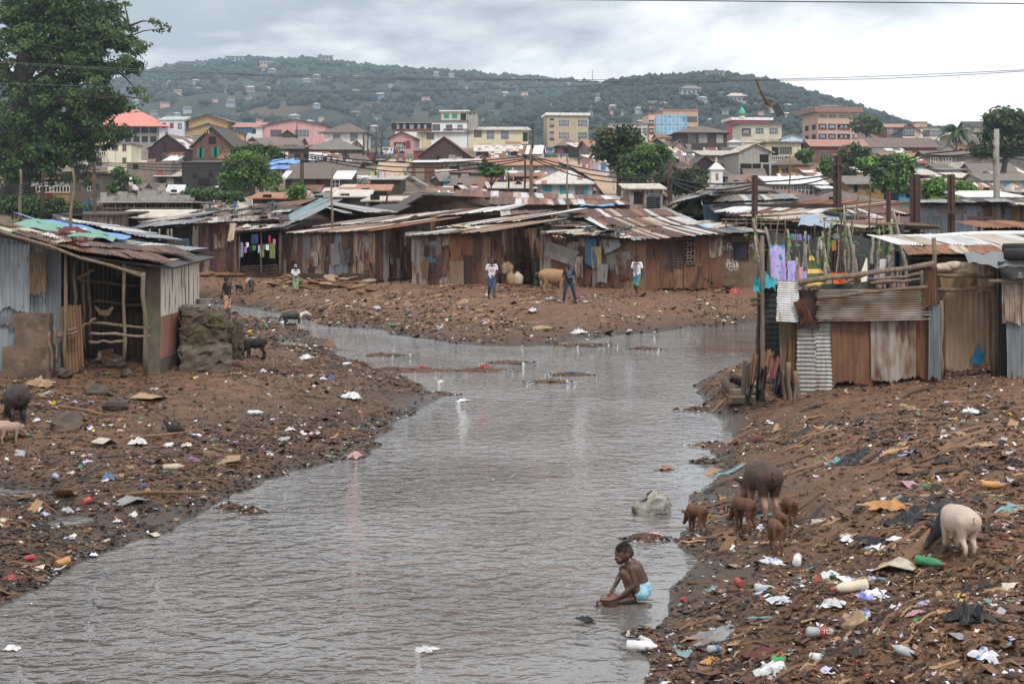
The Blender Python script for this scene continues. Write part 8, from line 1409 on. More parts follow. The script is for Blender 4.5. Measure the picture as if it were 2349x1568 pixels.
def hen(label, base, rz, m, sc=1.0, peck=True):
 root = thing('hen', label, 'hen', base, rz); q = MB(); q.cap((-.09, 0, .17), (.05, 0, .16), .075, .085, 12); q.cap((.08, 0, .18), (.16, 0, .15 if peck else .28), .06, .035, 10); q.cap((.16, 0, .15 if peck else .29), (.185, 0, .12 if peck else .29), .034, .026, 10); q.cap((-.12, 0, .2), (-.2, 0, .29), .05, .035, 10); q.cap((-.18, 0, .26), (-.23, 0, .33), .035, .02, 8)
 o_ = q.obj('body', [m], root); fuse(o_, .012, 2); root.scale = (sc,) * 3
 for s in (-1, 1): t_ = MB(); t_.tube([(.0, s * .035, .1), (.01, s * .035, 0), (.05, s * .04, 0)], .008, 5); t_.obj('leg', ['p_wood'], root); w_ = MB(); w_.ell((-.03, s * .078, .17), (.1, .018, .055), 10, 6); w_.obj('wing', [m], root, smooth=True)
 t_ = MB(); hz_ = .12 if peck else .29; t_.tube([(.2, 0, hz_ - .01), (.225, 0, hz_ - .025)], [.01, .002], 5); t_.obj('beak', ['cloth_yellow'], root); t_ = MB(); t_.ell((.165, 0, hz_ + .07), (.02, .005, .015), 8, 5); t_.obj('comb', ['cloth_red'], root)
hen('black hen pecking on the left mud flat', at(402, 1003), -.15, 'hide_black', .98); hen('speckled brown hen perched on a rail inside the stick pen', W(241, 733, 35.2), .3, 'hide_tan_black', 1.0, False)
GV = V_.reshape(530, 380, 3)[:468]
def land(n, seed, x0=0, x1=2349, y0=600, y1=1568, pw=1.0, zmax=9):
 rs = np.random.RandomState(seed); out = []; tot = 0
 while tot < n:
  i = rs.randint(0, 467, n * 2); j = rs.randint(0, 379, n * 2); f, g = rs.rand(2, n * 2, 1); p = GV[i, j] * (1 - f) * (1 - g) + GV[i + 1, j] * f * (1 - g) + GV[i, j + 1] * (1 - f) * g + GV[i + 1, j + 1] * f * g
  px = CX + p[:, 0] * FD / p[:, 1]; py = CY - (p[:, 2] - CH) * FD / p[:, 1]; ok = (p[:, 2] > .008) & (p[:, 2] < zmax) & (px > x0) & (px < x1) & (py > y0) & (py < y1); q = p[ok]
  nz = vn(q[:, 0] * .45 + 3, q[:, 1] * .3); q = q[rs.rand(len(q)) < np.clip(.62 + 1.3 * nz, .12, 1)]; out.append(q); tot += len(q)
 return np.concatenate(out)[:n]
SCR = [('scrap_mud', (0.105, 0.059, 0.038), 34), ('scrap_brown', (0.17, 0.092, 0.053), 20), ('scrap_tan', (0.3, 0.185, 0.11), 9), ('scrap_dark', (0.03, 0.026, 0.024), 16), ('scrap_straw', (0.33, 0.2, 0.11), 5), ('scrap_white', (0.62, 0.61, 0.6), 6), ('scrap_grey', (0.3, 0.31, 0.33), 4), ('scrap_lilac', (0.45, 0.45, 0.62), 1.6), ('scrap_red', (0.3, 0.06, 0.05), .8), ('scrap_yellow', (0.55, 0.36, 0.05), .9), ('scrap_green', (0.06, 0.25, 0.1), .6), ('scrap_teal', (0.14, 0.22, 0.24), .8)]
for n, c, w in SCR: solid(n, c, .8)
def scraps(name, label, P, seed, size=.034, dk=1.0, grow=90, lift=.5):
 rs = np.random.RandomState(seed); n = len(P); s = size * rs.lognormal(0, .5, (n, 1)) * (1 + P[:, 1:2] / grow); a = rs.uniform(0, 2 * PI, (n, 1)); t = np.concatenate([np.cos(a), np.sin(a), rs.normal(0, .25, (n, 1))], 1); b = np.concatenate([-np.sin(a), np.cos(a), rs.normal(0, .3, (n, 1))], 1); asp = rs.uniform(.3, 1.0, (n, 1)); up = np.array([0, 0, 1.0]); c = P + up * s * .25
 k1, k2 = rs.uniform(0, lift, (2, n, 1)); V = np.stack([c - t * s - b * s * asp + up * s * k1, c - b * s * asp, c + t * s - b * s * asp + up * s * k2, c + t * s + b * s * asp * .8 + up * s * k2, c + b * s * asp, c - t * s + b * s * asp * .9 + up * s * k1], 1).reshape(-1, 3); o = np.arange(n)[:, None] * 6; F = np.concatenate([o + [0, 1, 4, 5], o + [1, 2, 3, 4]], 0)
 w = np.array([x[2] for x in SCR]) * np.array([1, dk ** .5, dk, 1 / dk, dk, 1, 1, 1, 1, 1, 1, 1]); mi = rs.choice(len(SCR), n, p=w / w.sum()); mi = np.concatenate([mi, mi]); return tag(npmesh(name, V, F, [x[0] for x in SCR], mi), label, 'litter', None, 'stuff')
scraps('litter_scraps', 'fine scraps of paper, leaf and plastic over the left mud bank', land(24000, 1, -40, 1020, 700, 1568), 1, .0165, .45)
scraps('litter_scraps', 'fine scraps of rag, leaf and plastic over the right bank', land(21000, 2, 1440, 2400, 800, 1568), 2, .0145)
scraps('litter_scraps', 'fine scraps and bits strewn over the far bank', land(9000, 3, 430, 1760, 640, 800), 3, .022)
def clods(name, label, P, seed, size=.05):
 rs = np.random.RandomState(seed); n = len(P); ico = np.array([(0, 0, 1), (.9, 0, .3), (.28, .86, .3), (-.73, .53, .3), (-.73, -.53, .3), (.28, -.86, .3), (0, 0, -.6)]); fc = np.array([(0, 1 + k, 1 + (k + 1) % 5) for k in range(5)] + [(6, 1 + (k + 1) % 5, 1 + k) for k in range(5)]); s = np.minimum(size * rs.lognormal(0, .55, (n, 1, 1)), size * 2.6) * (1 + P[:, None, 1:2] / 120); V = (P[:, None, :] + ico[None] * s * rs.uniform(.6, 1.4, (n, 7, 1)) * np.array([1, 1, .6])).reshape(-1, 3); F = (np.arange(n)[:, None, None] * 7 + fc[None]).reshape(-1, 3); mi = np.repeat(rs.choice(3, n, p=[.55, .33, .12]), 10)
 return tag(npmesh(name, V, F, ['scrap_mud', 'clod_dark', 'scrap_brown'], mi), label, 'clods', None, 'stuff')
solid('clod_dark', (0.055, 0.04, 0.031), .7)
clods('mud_clods', 'small mud clods and pebbles over the left bank', land(9000, 5, -40, 1020, 700, 1568), 5, .022); clods('mud_clods', 'small mud clods and pebbles over the right bank', land(7000, 6, 1440, 2400, 800, 1568), 6, .024); clods('mud_clods', 'small mud clods and pebbles over the far bank', land(4500, 7, 430, 1760, 640, 800), 7, .024)
def strips(name, label, P, seed, ang, mats, wts, L0=.24, w0=.008):
 rs = np.random.RandomState(seed); n = len(P); L_ = L0 * rs.lognormal(0, .5, n); w = w0 * rs.lognormal(0, .5, n); a = ang + rs.normal(0, .35, n); k = 6; pts = np.zeros((n, k, 3)); cur = P[:, :2] - np.stack([np.cos(a), np.sin(a)], 1) * L_[:, None] / 2
 for i in range(k): pts[:, i, :2] = cur; cur = cur + np.stack([np.cos(a), np.sin(a)], 1) * (L_ / (k - 1))[:, None]; a = a + rs.normal(0, .22, n)
 pts[:, :, 2] = ground(pts[:, :, 0], pts[:, :, 1]) + .015 + rs.uniform(0, .05, (n, k)) * .8; pts[:, :, 2] = np.maximum(pts[:, :, 2], .01); d = np.gradient(pts, axis=1); nr = np.stack([-d[:, :, 1], d[:, :, 0], rs.normal(0, .02, (n, k))], 2); nr /= np.linalg.norm(nr, axis=2)[:, :, None] + 1e-9; tp = np.sin(np.linspace(.25, PI - .25, k))[None, :, None]; V = np.stack([pts - nr * w[:, None, None] * tp, pts + nr * w[:, None, None] * tp + np.array([0, 0, .015])], 2).reshape(-1, 3); o = np.arange(n)[:, None] * 2 * k; F = np.concatenate([o + [2 * i, 2 * i + 1, 2 * i + 3, 2 * i + 2] for i in range(k - 1)], 0); mi = np.tile(rs.choice(len(mats), n, p=np.array(wts) / sum(wts)), k - 1)
 return tag(npmesh(name, V, F, mats, mi, smooth=True), label, 'litter', None, 'stuff')
SM = ['scrap_brown', 'scrap_mud', 'scrap_straw', 'scrap_dark', 'scrap_tan', 'scrap_teal']
strips('matted_rags', 'matted strips of rag and sacking lying down the right bank', land(750, 11, 1520, 2400, 860, 1568, zmax=.8), 11, .75, SM, [5, 8, 1.6, 4, 1.2, .3])
strips('matted_rags', 'larger ragged strips trailing down the upper right bank', land(200, 12, 1640, 2300, 880, 1250), 12, .8, SM, [4, 7, .5, 5, .3, .3], .7, .035)
strips('matted_straw', 'ochre straw and sacking strips on the far bank edge', land(700, 13, 560, 1250, 640, 745), 13, .6, SM, [4, 3, 5, 1, 3, .1], .5, .05)
strips('twigs', 'twigs and stalks scattered over the left bank', land(1500, 14, -40, 1010, 720, 1500), 14, .1, ['scrap_mud', 'scrap_dark', 'scrap_brown'], [4, 4, 2], .26, .007)
plz = dict(white=(0.66, 0.66, 0.67), clear=(0.42, 0.43, 0.44), lilac=(0.48, 0.48, 0.66), blue=(0.09, 0.17, 0.36), black=(0.016, 0.016, 0.018), red=(0.38, 0.07, 0.06), orange=(0.48, 0.24, 0.09), yellow=(0.5, 0.37, 0.1), green=(0.06, 0.24, 0.11), teal=(0.16, 0.32, 0.34), cream=(0.55, 0.48, 0.38), brown=(0.2, 0.11, 0.065), tan=(0.34, 0.23, 0.14), grey=(0.24, 0.245, 0.25), maroon=(0.12, 0.03, 0.03), pink=(0.5, 0.28, 0.3), purple=(0.3, 0.15, 0.45))
for n, c in plz.items(): mat('litter_' + n, c, tuple(x * .7 for x in c), rough=.5 if n not in ('brown', 'tan') else .9, scale=9, c3=(0.16, 0.11, 0.075), s3=6, a3=.62)
mat('sachet_print', (0.66, 0.66, 0.7), (0.6, 0.6, 0.68), rough=.4, scale=9, c3=(0.13, 0.16, 0.45), s3=11, a3=.56)
def crumple(seed, w=.16, d=.12, h=.05, n=9, close=False):
 rs = np.random.RandomState(seed); q = MB(); ph = rs.uniform(0, 6, 4)
 for j in range(n + 1):
  for i in range(n + 1):
   u, v = i / n - .5, j / n - .5; r = 1 + .25 * math.sin(5 * math.atan2(v, u) + ph[0]); e = max(abs(u), abs(v)) * 2; z = h * (.9 * math.cos(min(e, 1) * PI / 2) + .5 * math.sin(u * 13 + ph[1]) * math.cos(v * 11 + ph[2]) * (1 - e * .6)) + rs.normal(0, h * .13); q.v.append((u * w * r, v * d * r, max(z, -.005)))
 for j in range(n):
  for i in range(n): a = j * (n + 1) + i; q.f.append((a, a + 1, a + n + 2, a + n + 1)); q.m.append(0)
 return q
PR = {}
def proto(kind, o): PR.setdefault(kind, []).append(o); o.location = (0, -40, -30); return o
for k in range(4): proto('plastic_bag', crumple(k, .26, .2, .09).obj('plastic_bag', ['litter_white']))
for k in range(4): proto('wrapper', crumple(10 + k, .16, .1, .03, 6).obj('wrapper', ['litter_white']))
for k in range(4): proto('cloth_rag', crumple(20 + k, .46, .2, .06, 14).obj('cloth_rag', ['litter_brown'], smooth=True))
for k in range(3):
 q = MB(); rs = np.random.RandomState(30 + k); w = .22; a_ = rs.uniform(.02, .1); q.slab((-w, -.12, 0.02), (0, -.14, a_), (0, .12, a_ + .02), (-w, .13, .01), .006); q.slab((0, -.14, a_), (w, -.1, .02), (w * .9, .14, .03), (0, .12, a_ + .02), .006); proto('cardboard_piece', q.obj('cardboard_piece', ['litter_tan']))
def bottle_proto(shape, label_mat=None):
 root = thing('plastic_bottle', 'x', 'bottle', (0, -40, -30)); r, L_ = shape; mt = Matrix.Translation((-L_ / 2, 0, r)) @ Matrix.Rotation(PI / 2, 4, 'Y'); q = MB(); q.lathe([(r * .7, 0), (r, .01), (r * 1.0, L_ * .25), (r * .9, L_ * .33), (r, L_ * .42), (r, L_ * .62), (r * .75, L_ * .76), (r * .36, L_ * .87), (r * .34, L_ * .93)], 14, mt=mt); q.obj('body', ['litter_clear'], root, smooth=True)
 q = MB(); q.lathe([(r * .42, L_ * .925), (r * .42, L_)], 12, mt=mt); q.obj('bottle_cap', ['litter_red'], root)
 if label_mat: q = MB(); q.lathe([(r * 1.02, L_ * .36), (r * 1.03, L_ * .4), (r * 1.03, L_ * .6), (r * 1.0, L_ * .63)], 14, mt=mt); q.obj('label', [label_mat], root, smooth=True)
 PR.setdefault('plastic_bottle', []).append(root); return root
bottle_proto((.036, .24)); bottle_proto((.036, .24), 'litter_red'); bottle_proto((.045, .3)); bottle_proto((.032, .2), 'litter_blue')
q = MB(); q.lathe([(.03, 0), (.033, .006), (.033, .115), (.028, .122)], 14, mt=Matrix.Translation((0, 0, .033)) @ Matrix.Rotation(PI / 2, 4, 'Y')); proto('tin_can', q.obj('tin_can', ['litter_grey']))
q = MB(); q.lathe([(.03, 0), (.042, .1), (.044, .1)], 12, mt=Matrix.Translation((0, 0, .04)) @ Matrix.Rotation(PI / 2.3, 4, 'Y')); proto('plastic_cup', q.obj('plastic_cup', ['litter_white']))
for k in range(4):
 q = MB(); q.ell((0, 0, .06), (.2, .15, .12), 10, 7); rs = np.random.RandomState(50 + k); q.v = [tuple(np.array(v) * rs.uniform(.78, 1.2)) for v in q.v]; proto('stone', q.obj('stone', ['rock'], smooth=False))
for k in range(2): q = MB(); q.tube([(-.45, 0, .03), (-.1, .03, .05), (.2, -.02, .04), (.5, .04, .02)], [.025, .022, .02, .012], 6); proto('stick', q.obj('stick', ['stick']))
_first = {}
def lay(kind, p, color, label, cat, group=None, sc=1.0, rz=None, var=None, tilt=.25, capc=None):
 v = PR[kind][R.randrange(len(PR[kind])) if var is None else var]
 o_ = dup(v) if v.get('used') else v; v['used'] = 1; o_['used'] = 1; o_.location = p; o_.rotation_euler = (R.uniform(-tilt, tilt), R.uniform(-tilt, tilt), R.uniform(0, 6.28) if rz is None else rz); o_.scale = (sc,) * 3; o_['label'] = label; o_['category'] = cat
 if group: o_['group'] = group
 elif 'group' in o_: del o_['group']
 if color: setmat(o_ if o_.type == 'MESH' else [c for c in o_.children if c.name.startswith('body')][0], 'litter_' + color if 'litter_' + color in MATS else color)
 if capc:
  for c in o_.children:
   if c.name.startswith('bottle_cap'): setmat(c, 'litter_' + capc)
 return o_
def put(kind, px, py, color, label, cat, sc=1.0, rz=None, var=None, dz=0.0, capc=None, tilt=.2):
 p = gpt(px, py); p.z = max(p.z, 0.0) + dz; return lay(kind, p, color, label, cat, None, sc, rz, var, tilt, capc)
for a in [('plastic_bottle', 1829, 1292, 'white', 'upright leaning white bottle below the piglets', 'bottle', 1.15, 1.3, 2), ('plastic_bottle', 1950, 1362, 'cream', 'long cloudy bottle with cream contents lying crosswise', 'bottle', 1.25, 3.1, 2), ('plastic_bottle', 1757, 1358, 'clear', 'clear squashed bottle left of the cream one', 'bottle', 1.1, 0, 0), ('plastic_bottle', 2072, 1503, 'clear', 'clear bottle with red cap near the bottom right', 'bottle', 1.1, 2.4, 0), ('plastic_bottle', 2133, 1306, 'green', 'light green bottle below the white pig', 'bottle', 1.1, -.6, 2), ('plastic_bottle', 2276, 1120, 'orange', 'orange juice bottle with red cap at the right edge', 'bottle', 1.1, .1, 2), ('plastic_bottle', 1642, 1497, 'clear', 'clear bottle with blue cap beside the orange rag', 'bottle', 1.1, .7, 3), ('plastic_bottle', 1476, 1498, 'white', 'white bottle floating lower of two at the shore', 'bottle', 1.1, -.25, 2), ('plastic_bottle', 1483, 1478, 'white', 'white bottle upper of two at the shore', 'bottle', .9, -.9, 0),
          ('wrapper', 1745, 1211, 'sachet_print', 'white and blue sachet behind the middle piglets', 'sachet', 1.2), ('wrapper', 1945, 1239, 'sachet_print', 'crumpled water sachet left of the dark rag', 'sachet', 1.8), ('wrapper', 2061, 1243, 'sachet_print', 'crumpled water sachet left of white pig head', 'sachet', 1.9), ('wrapper', 1776, 1291, 'sachet_print', 'sachet left of the leaning white bottle', 'sachet', 1.6), ('wrapper', 1945, 1332, 'sachet_print', 'printed sachet above the cream bottle', 'sachet', 1.5), ('wrapper', 1796, 1381, 'sachet_print', 'printed sachet with green scrap below the clear bottle', 'sachet', 1.9), ('wrapper', 1985, 1412, 'sachet_print', 'printed sachet standing up right of centre right bank', 'sachet', 1.8), ('wrapper', 2001, 1367, 'sachet_print', 'pale sachet touching the cream bottle', 'sachet', 1.8), ('wrapper', 1910, 1320, 'white', 'clear plastic pouch above the cream bottle', 'pouch', 1.7), ('plastic_bag', 1909, 1392, 'white', 'torn white bag with pink stain below the cream bottle', 'bag', .8), ('wrapper', 2023, 1260, 'white', 'flat clear packet left of the white pig', 'packet', 1.9),
          ('cloth_rag', 2040, 1167, 'orange', 'big orange ochre plastic sack spread on the right bank', 'sack', 1.5, .4), ('cloth_rag', 2075, 1148, 'black', 'crumpled black plastic beside the orange sack', 'plastic', .7), ('cloth_rag', 1965, 1058, 'black', 'dark grey tarp strip sliding down the bank', 'tarp', 2.2, .9), ('cloth_rag', 2110, 1185, 'black', 'long dark matted tarp right of the orange sack', 'tarp', 1.9, .6), ('cloth_rag', 1925, 1062, 'teal', 'faded blue strip beside the dark tarp', 'rag', 1.4, .9), ('cardboard_piece', 2055, 1308, 'cream', 'dirty pale paper sheet below the white pig', 'paper', 1.1), ('wrapper', 1888, 1200, 'cream', 'small cream paper left of the dark matted tarp', 'paper', 1.6), ('cloth_rag', 1645, 1463, 'grey', 'stiff grey blue sheet near the shore bottles', 'sheet', 1.2, .5), ('plastic_bag', 2222, 1418, 'black', 'shiny black plastic bag at lower right', 'bag', 1.3), ('cloth_rag', 2312, 1172, 'teal', 'pale green netting at the right edge', 'net', 1.1, .8), ('plastic_bag', 2262, 1514, 'sachet_print', 'blue and white printed pack at the bottom right corner', 'packet', .9), ('stone', 1962, 1442, 'tan', 'mouldy tan foam lump right of red label bottle', 'foam', .8), ('cloth_rag', 1755, 1502, 'maroon', 'dark maroon cloth heap near the bottom', 'cloth', .9), ('plastic_bag', 1782, 1548, 'white', 'long white plastic bag at the bottom edge', 'bag', 1.2), ('cardboard_piece', 2190, 1470, 'grey', 'muddy grey sole shaped board at lower right', 'board', .5), ('plastic_bag', 2320, 1063, 'black', 'dark torn bag high on right bank', 'bag', .9), ('cloth_rag', 2010, 1247, 'black', 'dark rag under the white pig snout', 'rag', 1.1), ('cloth_rag', 1630, 1518, 'orange', 'red orange rag beside the blue capped bottle', 'rag', .55), ('cardboard_piece', 1680, 1304, 'tan', 'lost sandal sole above the right shore', 'sandal', .42), ('plastic_bag', 2225, 950, 'white', 'crumpled white bag before the gate', 'bag', 1.3), ('cloth_rag', 2090, 940, 'tan', 'tan cloth heap before the scrap fence', 'cloth', 1.2), ('cloth_rag', 1740, 1010, 'maroon', 'maroon cloth hanging down the bank below the fence', 'cloth', 1.6, 1.1), ('plastic_bag', 1735, 915, 'yellow', 'bright yellow bag caught in the fence rags', 'bag', .9), ('cloth_rag', 2090, 1085, 'brown', 'brown sacking flat on the upper bank', 'sacking', 1.1), ('cloth_rag', 2250, 1025, 'tan', 'tan sacking flat left of dark torn bag', 'sacking', .9), ('cardboard_piece', 1640, 1085, 'tan', 'big dry leaf at the water edge above the sow', 'leaf', .8), ('plastic_bag', 2260, 1040, 'black', 'lump of tarred rag above orange bottle', 'rag', .6), ('wrapper', 2160, 1185, 'pink', 'pink paper above the white pig', 'paper', 1.4), ('cardboard_piece', 2080, 1115, 'pink', 'faded pink card on the upper right bank', 'card', .8)]:
 k, px, py, c, lab, cat, sc = a[:7]; put(k, px, py, c, lab, cat, sc, *(a[7:9] if len(a) > 7 else ()))
o_ = put('plastic_bottle', 1889, 1465, 'clear', 'clear bottle with red drink label lying on right bank', 'bottle', 1.35, 0.05, 1, capc='red', tilt=.02)
writing('TOP', o_, (.022, -.0365, .036), .04, 'white_paint', 'label_writing', (PI / 2, 0, 0), .0015)
for a in [('plastic_bag', 806, 914, 'white', 'biggest white bag on the left bank near the stream bend', 'bag', 1.6), ('cardboard_piece', 345, 915, 'tan', 'long muddy plastic sheet below the left shack', 'sheet', 2.0), ('plastic_bag', 318, 1020, 'white', 'white bag lying left of the black hen', 'bag', 1.3), ('cardboard_piece', 240, 1020, 'cream', 'flat cream sheet left of the white bag', 'sheet', 1.1), ('plastic_bottle', 52, 1003, 'green', 'bright green bottle at the left edge', 'bottle', 1.3, .15, 1), ('plastic_bag', 247, 1100, 'blue', 'crushed blue and white can pack on the left mud', 'pack', .9), ('cardboard_piece', 302, 1155, 'grey', 'bent grey metal tray on the left mud', 'tray', 1.1), ('plastic_cup', 190, 1164, 'red', 'pinkish red cup stuck in the left mud', 'cup', 1.4), ('wrapper', 442, 1055, 'purple', 'violet wrapper right of centre left bank', 'wrapper', 1.5), ('plastic_bag', 813, 1048, 'pink', 'pink and white rag bundle at the left waterline', 'bundle', 1.0), ('tin_can', 160, 1295, 'orange', 'crushed printed can near the left shore', 'can', 1.5), ('plastic_bottle', 587, 952, 'white', 'dirty white bottle in the middle of left bank', 'bottle', 1.2, .2, 2), ('plastic_bottle', 400, 1078, 'cream', 'cream bottle left of the palm twigs', 'bottle', 1.2, .3, 2), ('cardboard_piece', 523, 1060, 'tan', 'torn tan card near the left waterline', 'card', 1.0), ('wrapper', 28, 1330, 'red', 'red scrap at the lower left corner', 'wrapper', 1.4), ('plastic_bag', 90, 888, 'tan', 'folded tan cardboard behind the dark pig', 'cardboard', 2.2), ('stick', 210, 955, 'brown', 'long brown plank beside the dark pig', 'plank', 1.6, -.08), ('stick', 812, 997, 'brown', 'rusty pipe piece at the left waterline', 'pipe', .9, .1), ('stick', 330, 1012, 'brown', 'palm twig under the black hen', 'twig', 1.6, .1), ('stick', 365, 1140, 'brown', 'bundle stalk beside the bent grey tray', 'stalk', 1.4, .15),
          ('plastic_bag', 1327, 766, 'white', 'knotted white bag at the far waterline', 'bag', 2.0), ('cardboard_piece', 1246, 755, 'tan', 'muddy crate lid on the far bank edge', 'crate', 1.8), ('plastic_bottle', 910, 750, 'green', 'green bottle lying at the far mud edge', 'bottle', 2.2, .1, 1), ('plastic_bag', 1222, 716, 'white', 'flat white bag on the far path', 'bag', 1.8), ('plastic_bag', 1685, 672, 'red', 'red cloth dropped beside graffiti house', 'cloth', 2.2), ('wrapper', 1650, 668, 'tan', 'tan rag beside the red cloth', 'rag', 2.0), ('plastic_bag', 865, 708, 'white', 'white twisted bag on the far slope', 'bag', 1.4), ('plastic_bag', 1115, 740, 'pink', 'pink rag on the far slope', 'rag', 1.6), ('plastic_bag', 703, 823, 'white', 'white bag right of the black pig', 'bag', 1.3)]:
 k, px, py, c, lab, cat, sc = a[:7]; put(k, px, py, c, lab, cat, sc, *(a[7:9] if len(a) > 7 else ()))
for a in [(222, 908, 1.5, 'large dark stone below the left shack'), (262, 938, 1.3, 'mossy root clump right of the large dark stone'), (150, 985, 1.9, 'wide low boulder on the left mud'), (1232, 655, 1.7, 'brown boulder beside the big tan pig'), (150, 866, 1.2, 'stone at the foot of the stick pen'), (290, 862, .9, 'small stone on the pen step')]:
 o_ = put('stone', a[0], a[1], None, a[3], 'stone', a[2]); setmat(o_, 'rock')
bo = MB(); rs = np.random.RandomState(8); bo.ell((0, 0, 0), (.3, .22, .26), 18, 12); bo.v = [tuple(np.array(v) * (1 + .12 * math.sin(v[0] * 17 + v[2] * 9) + rs.normal(0, .055)) + np.array([.06 if v[2] > .1 else 0, 0, 0])) for v in bo.v]; tag(bo.obj('boulder', ['rock_pale'], None, Vector((X(1498, 20.9), 20.9, .02))), 'pale grey boulder standing in the water left of the piglets', 'boulder').rotation_euler = (0, 0, .3)
for a in [('wrapper', 975, 1492, 'white', 'clear cup floating in the middle of the near water', 'cup', 1.3), ('plastic_bag', 27, 1490, 'white', 'white bag floating at the lower left corner', 'bag', .5), ('wrapper', 1062, 920, 'white', 'small white packet standing in the stream', 'packet', 1.8), ('cloth_rag', 1345, 1422, 'black', 'black and green rag floating left of the child', 'rag', .55), ('wrapper', 1310, 857, 'blue', 'blue wrapper on the midstream debris', 'wrapper', 2.6), ('wrapper', 1245, 875, 'yellow', 'yellow scrap on the midstream debris', 'wrapper', 2.2), ('plastic_bag', 1112, 845, 'red', 'red cloth end on the midstream shoal', 'cloth', 1.4), ('wrapper', 968, 842, 'red', 'red can among the left shoal litter', 'can', 2.0), ('plastic_bag', 1010, 878, 'white', 'white bag at the tip of left bank', 'bag', .8), ('wrapper', 1525, 1075, 'tan', 'brown leaf clump in water above the boulder', 'leaf clump', 2.0), ('wrapper', 1500, 1228, 'pink', 'pink scrap caught on debris above the child', 'scrap', 1.4)]:
 k, px, py, c, lab, cat, sc = a[:7]; x, y = onz(px, py); lay(k, Vector((x, y, .01)), c, lab, cat, None, sc, None, None, .1)
def heap(label, px, py, w, h=.1, m='scrap_mud', cat='debris'):
 x, y = onz(px, py); q = MB(); w *= .7; rs = np.random.RandomState(len(label) * 7 + int(px)); q.ell((0, 0, -.03), (w, w * .6, h), 18, 9); q.v = [tuple(np.array(v) * rs.uniform(.75, 1.3)) for v in q.v]
 for _ in range(90): a_, r_ = rs.uniform(0, 6.28), rs.rand() ** .5 * w * 1.5; c = Vector((math.cos(a_) * r_, math.sin(a_) * r_ * .6, max(0, h * (1 - r_ / w)) + .01)); s = rs.uniform(.02, .07); d = Vector((rs.normal(), rs.normal(), rs.normal() * .3)).normalized() * s; e = Vector((rs.normal(), rs.normal(), rs.normal() * .4)).normalized() * s * .6; q.add([c - d, c + e, c + d, c - e], [(0, 1, 2, 3)], rs.choice([0, 1, 1, 2, 3, 4]))
 tag(q.obj('debris_heap', [m, 'scrap_dark', 'scrap_tan', 'scrap_white', 'scrap_grey'], None, (x, y, 0)), label, cat)
for lab, px, py, w in (('debris heap with green leaf nearest the dog', 880, 815, .95), ('shoal of bright litter left of midstream', 965, 850, 1.2), ('small shoal left of the bright litter', 905, 848, .8), ('debris shoal below the red cloth end', 1100, 850, 1.1), ('low shoal at midstream under the far bank', 1170, 832, .9), ('shoal with yellow scrap in midstream', 1258, 876, .7), ('shoal with blue wrapper in midstream', 1312, 860, .75), ('brown mud hump under the far bank', 1330, 792, 1.3), ('twig raft behind the dog', 705, 732, .5), ('twig raft left of the dog', 622, 730, .5), ('thin shoal right of the left bank tip', 1010, 905, .5), ('debris clump at the right shore beyond the boulder', 1632, 1022, .55), ('leaf clump on the right waterline', 1620, 1060, .3), ('debris spit above the child', 1480, 1236, .35), ('dark clump below the left shore', 580, 1174, .22), ('clump with red card below left shore', 525, 1163, .25), ('muddy debris at the bottom beside the shore bottles', 1475, 1455, .2), ('low shoal before the far right bend', 1480, 800, .8), ('debris fringe at the near right shore', 1590, 1240, .3), ('litter spit by the fence foot', 1620, 940, .7)): heap(lab, px, py, w)
zone = [('left bank', (-30, 1000, 860, 1400), 120), ('upper left bank', (560, 960, 740, 880), 32), ('far bank', (560, 1740, 680, 800), 105), ('right bank', (1560, 2349, 900, 1560), 100)]
kinds = [('plastic_bag', 'bag', ['white', 'white', 'clear', 'lilac', 'black', 'blue', 'cream'], .75), ('wrapper', 'wrapper', ['white', 'white', 'lilac', 'sachet_print', 'red', 'yellow', 'orange', 'green', 'teal', 'pink', 'cream'], 1.1), ('cloth_rag', 'rag', ['brown', 'tan', 'grey', 'black', 'maroon', 'brown'], .55), ('cardboard_piece', 'cardboard', ['tan', 'brown', 'cream'], .6), ('plastic_bottle', 'bottle', ['clear', 'white', 'cream', 'clear'], .95), ('tin_can', 'can', ['grey', 'tan', 'red'], 1.1), ('plastic_cup', 'cup', ['white', 'cream', 'lilac'], 1.1), ('stone', 'stone', ['rock'], .45)]
rp_ = random.Random(21)
for zn, (x0, x1, y0, y1), n in zone:
 P = land(n * 2, 70 + len(zn), x0, x1, y0, y1); used = 0
 for p in P:
  if used >= n: break
  if zn == 'right bank' and 1590 < CX + p[0] * FD / p[1] < 1850 and 1050 < CY - (p[2] - CH) * FD / p[1] < 1290: continue
  k, cat, cols, s0 = rp_.choices(kinds, [5, 9, 3, 3, 2, 1, 1, 2.5])[0]; c = rp_.choice(cols); nm = {'sachet_print': 'printed', 'rock': 'dark brown'}.get(c, c); used += 1
  lay(k, Vector(p), c, f"{nm} {k.replace('_', ' ')} scattered on the {zn}", cat, f"{nm} {k.replace('_', ' ')}s scattered on the {zn}", s0 * rp_.uniform(.4, .9) * (1 + p[1] / 110))
def sackmesh(seed):
 rs = np.random.RandomState(seed); q = MB(); q.ell((0, 0, .13), (.42, .24, .15), 16, 10); q.v = [tuple(np.array(v) * (1 + .06 * math.sin(v[0] * 15 + seed) + rs.normal(0, .02))) for v in q.v]; return q.obj('sandbag', ['sack'], None, (0, -40, -30), smooth=True)
sp = [sackmesh(k) for k in range(3)]
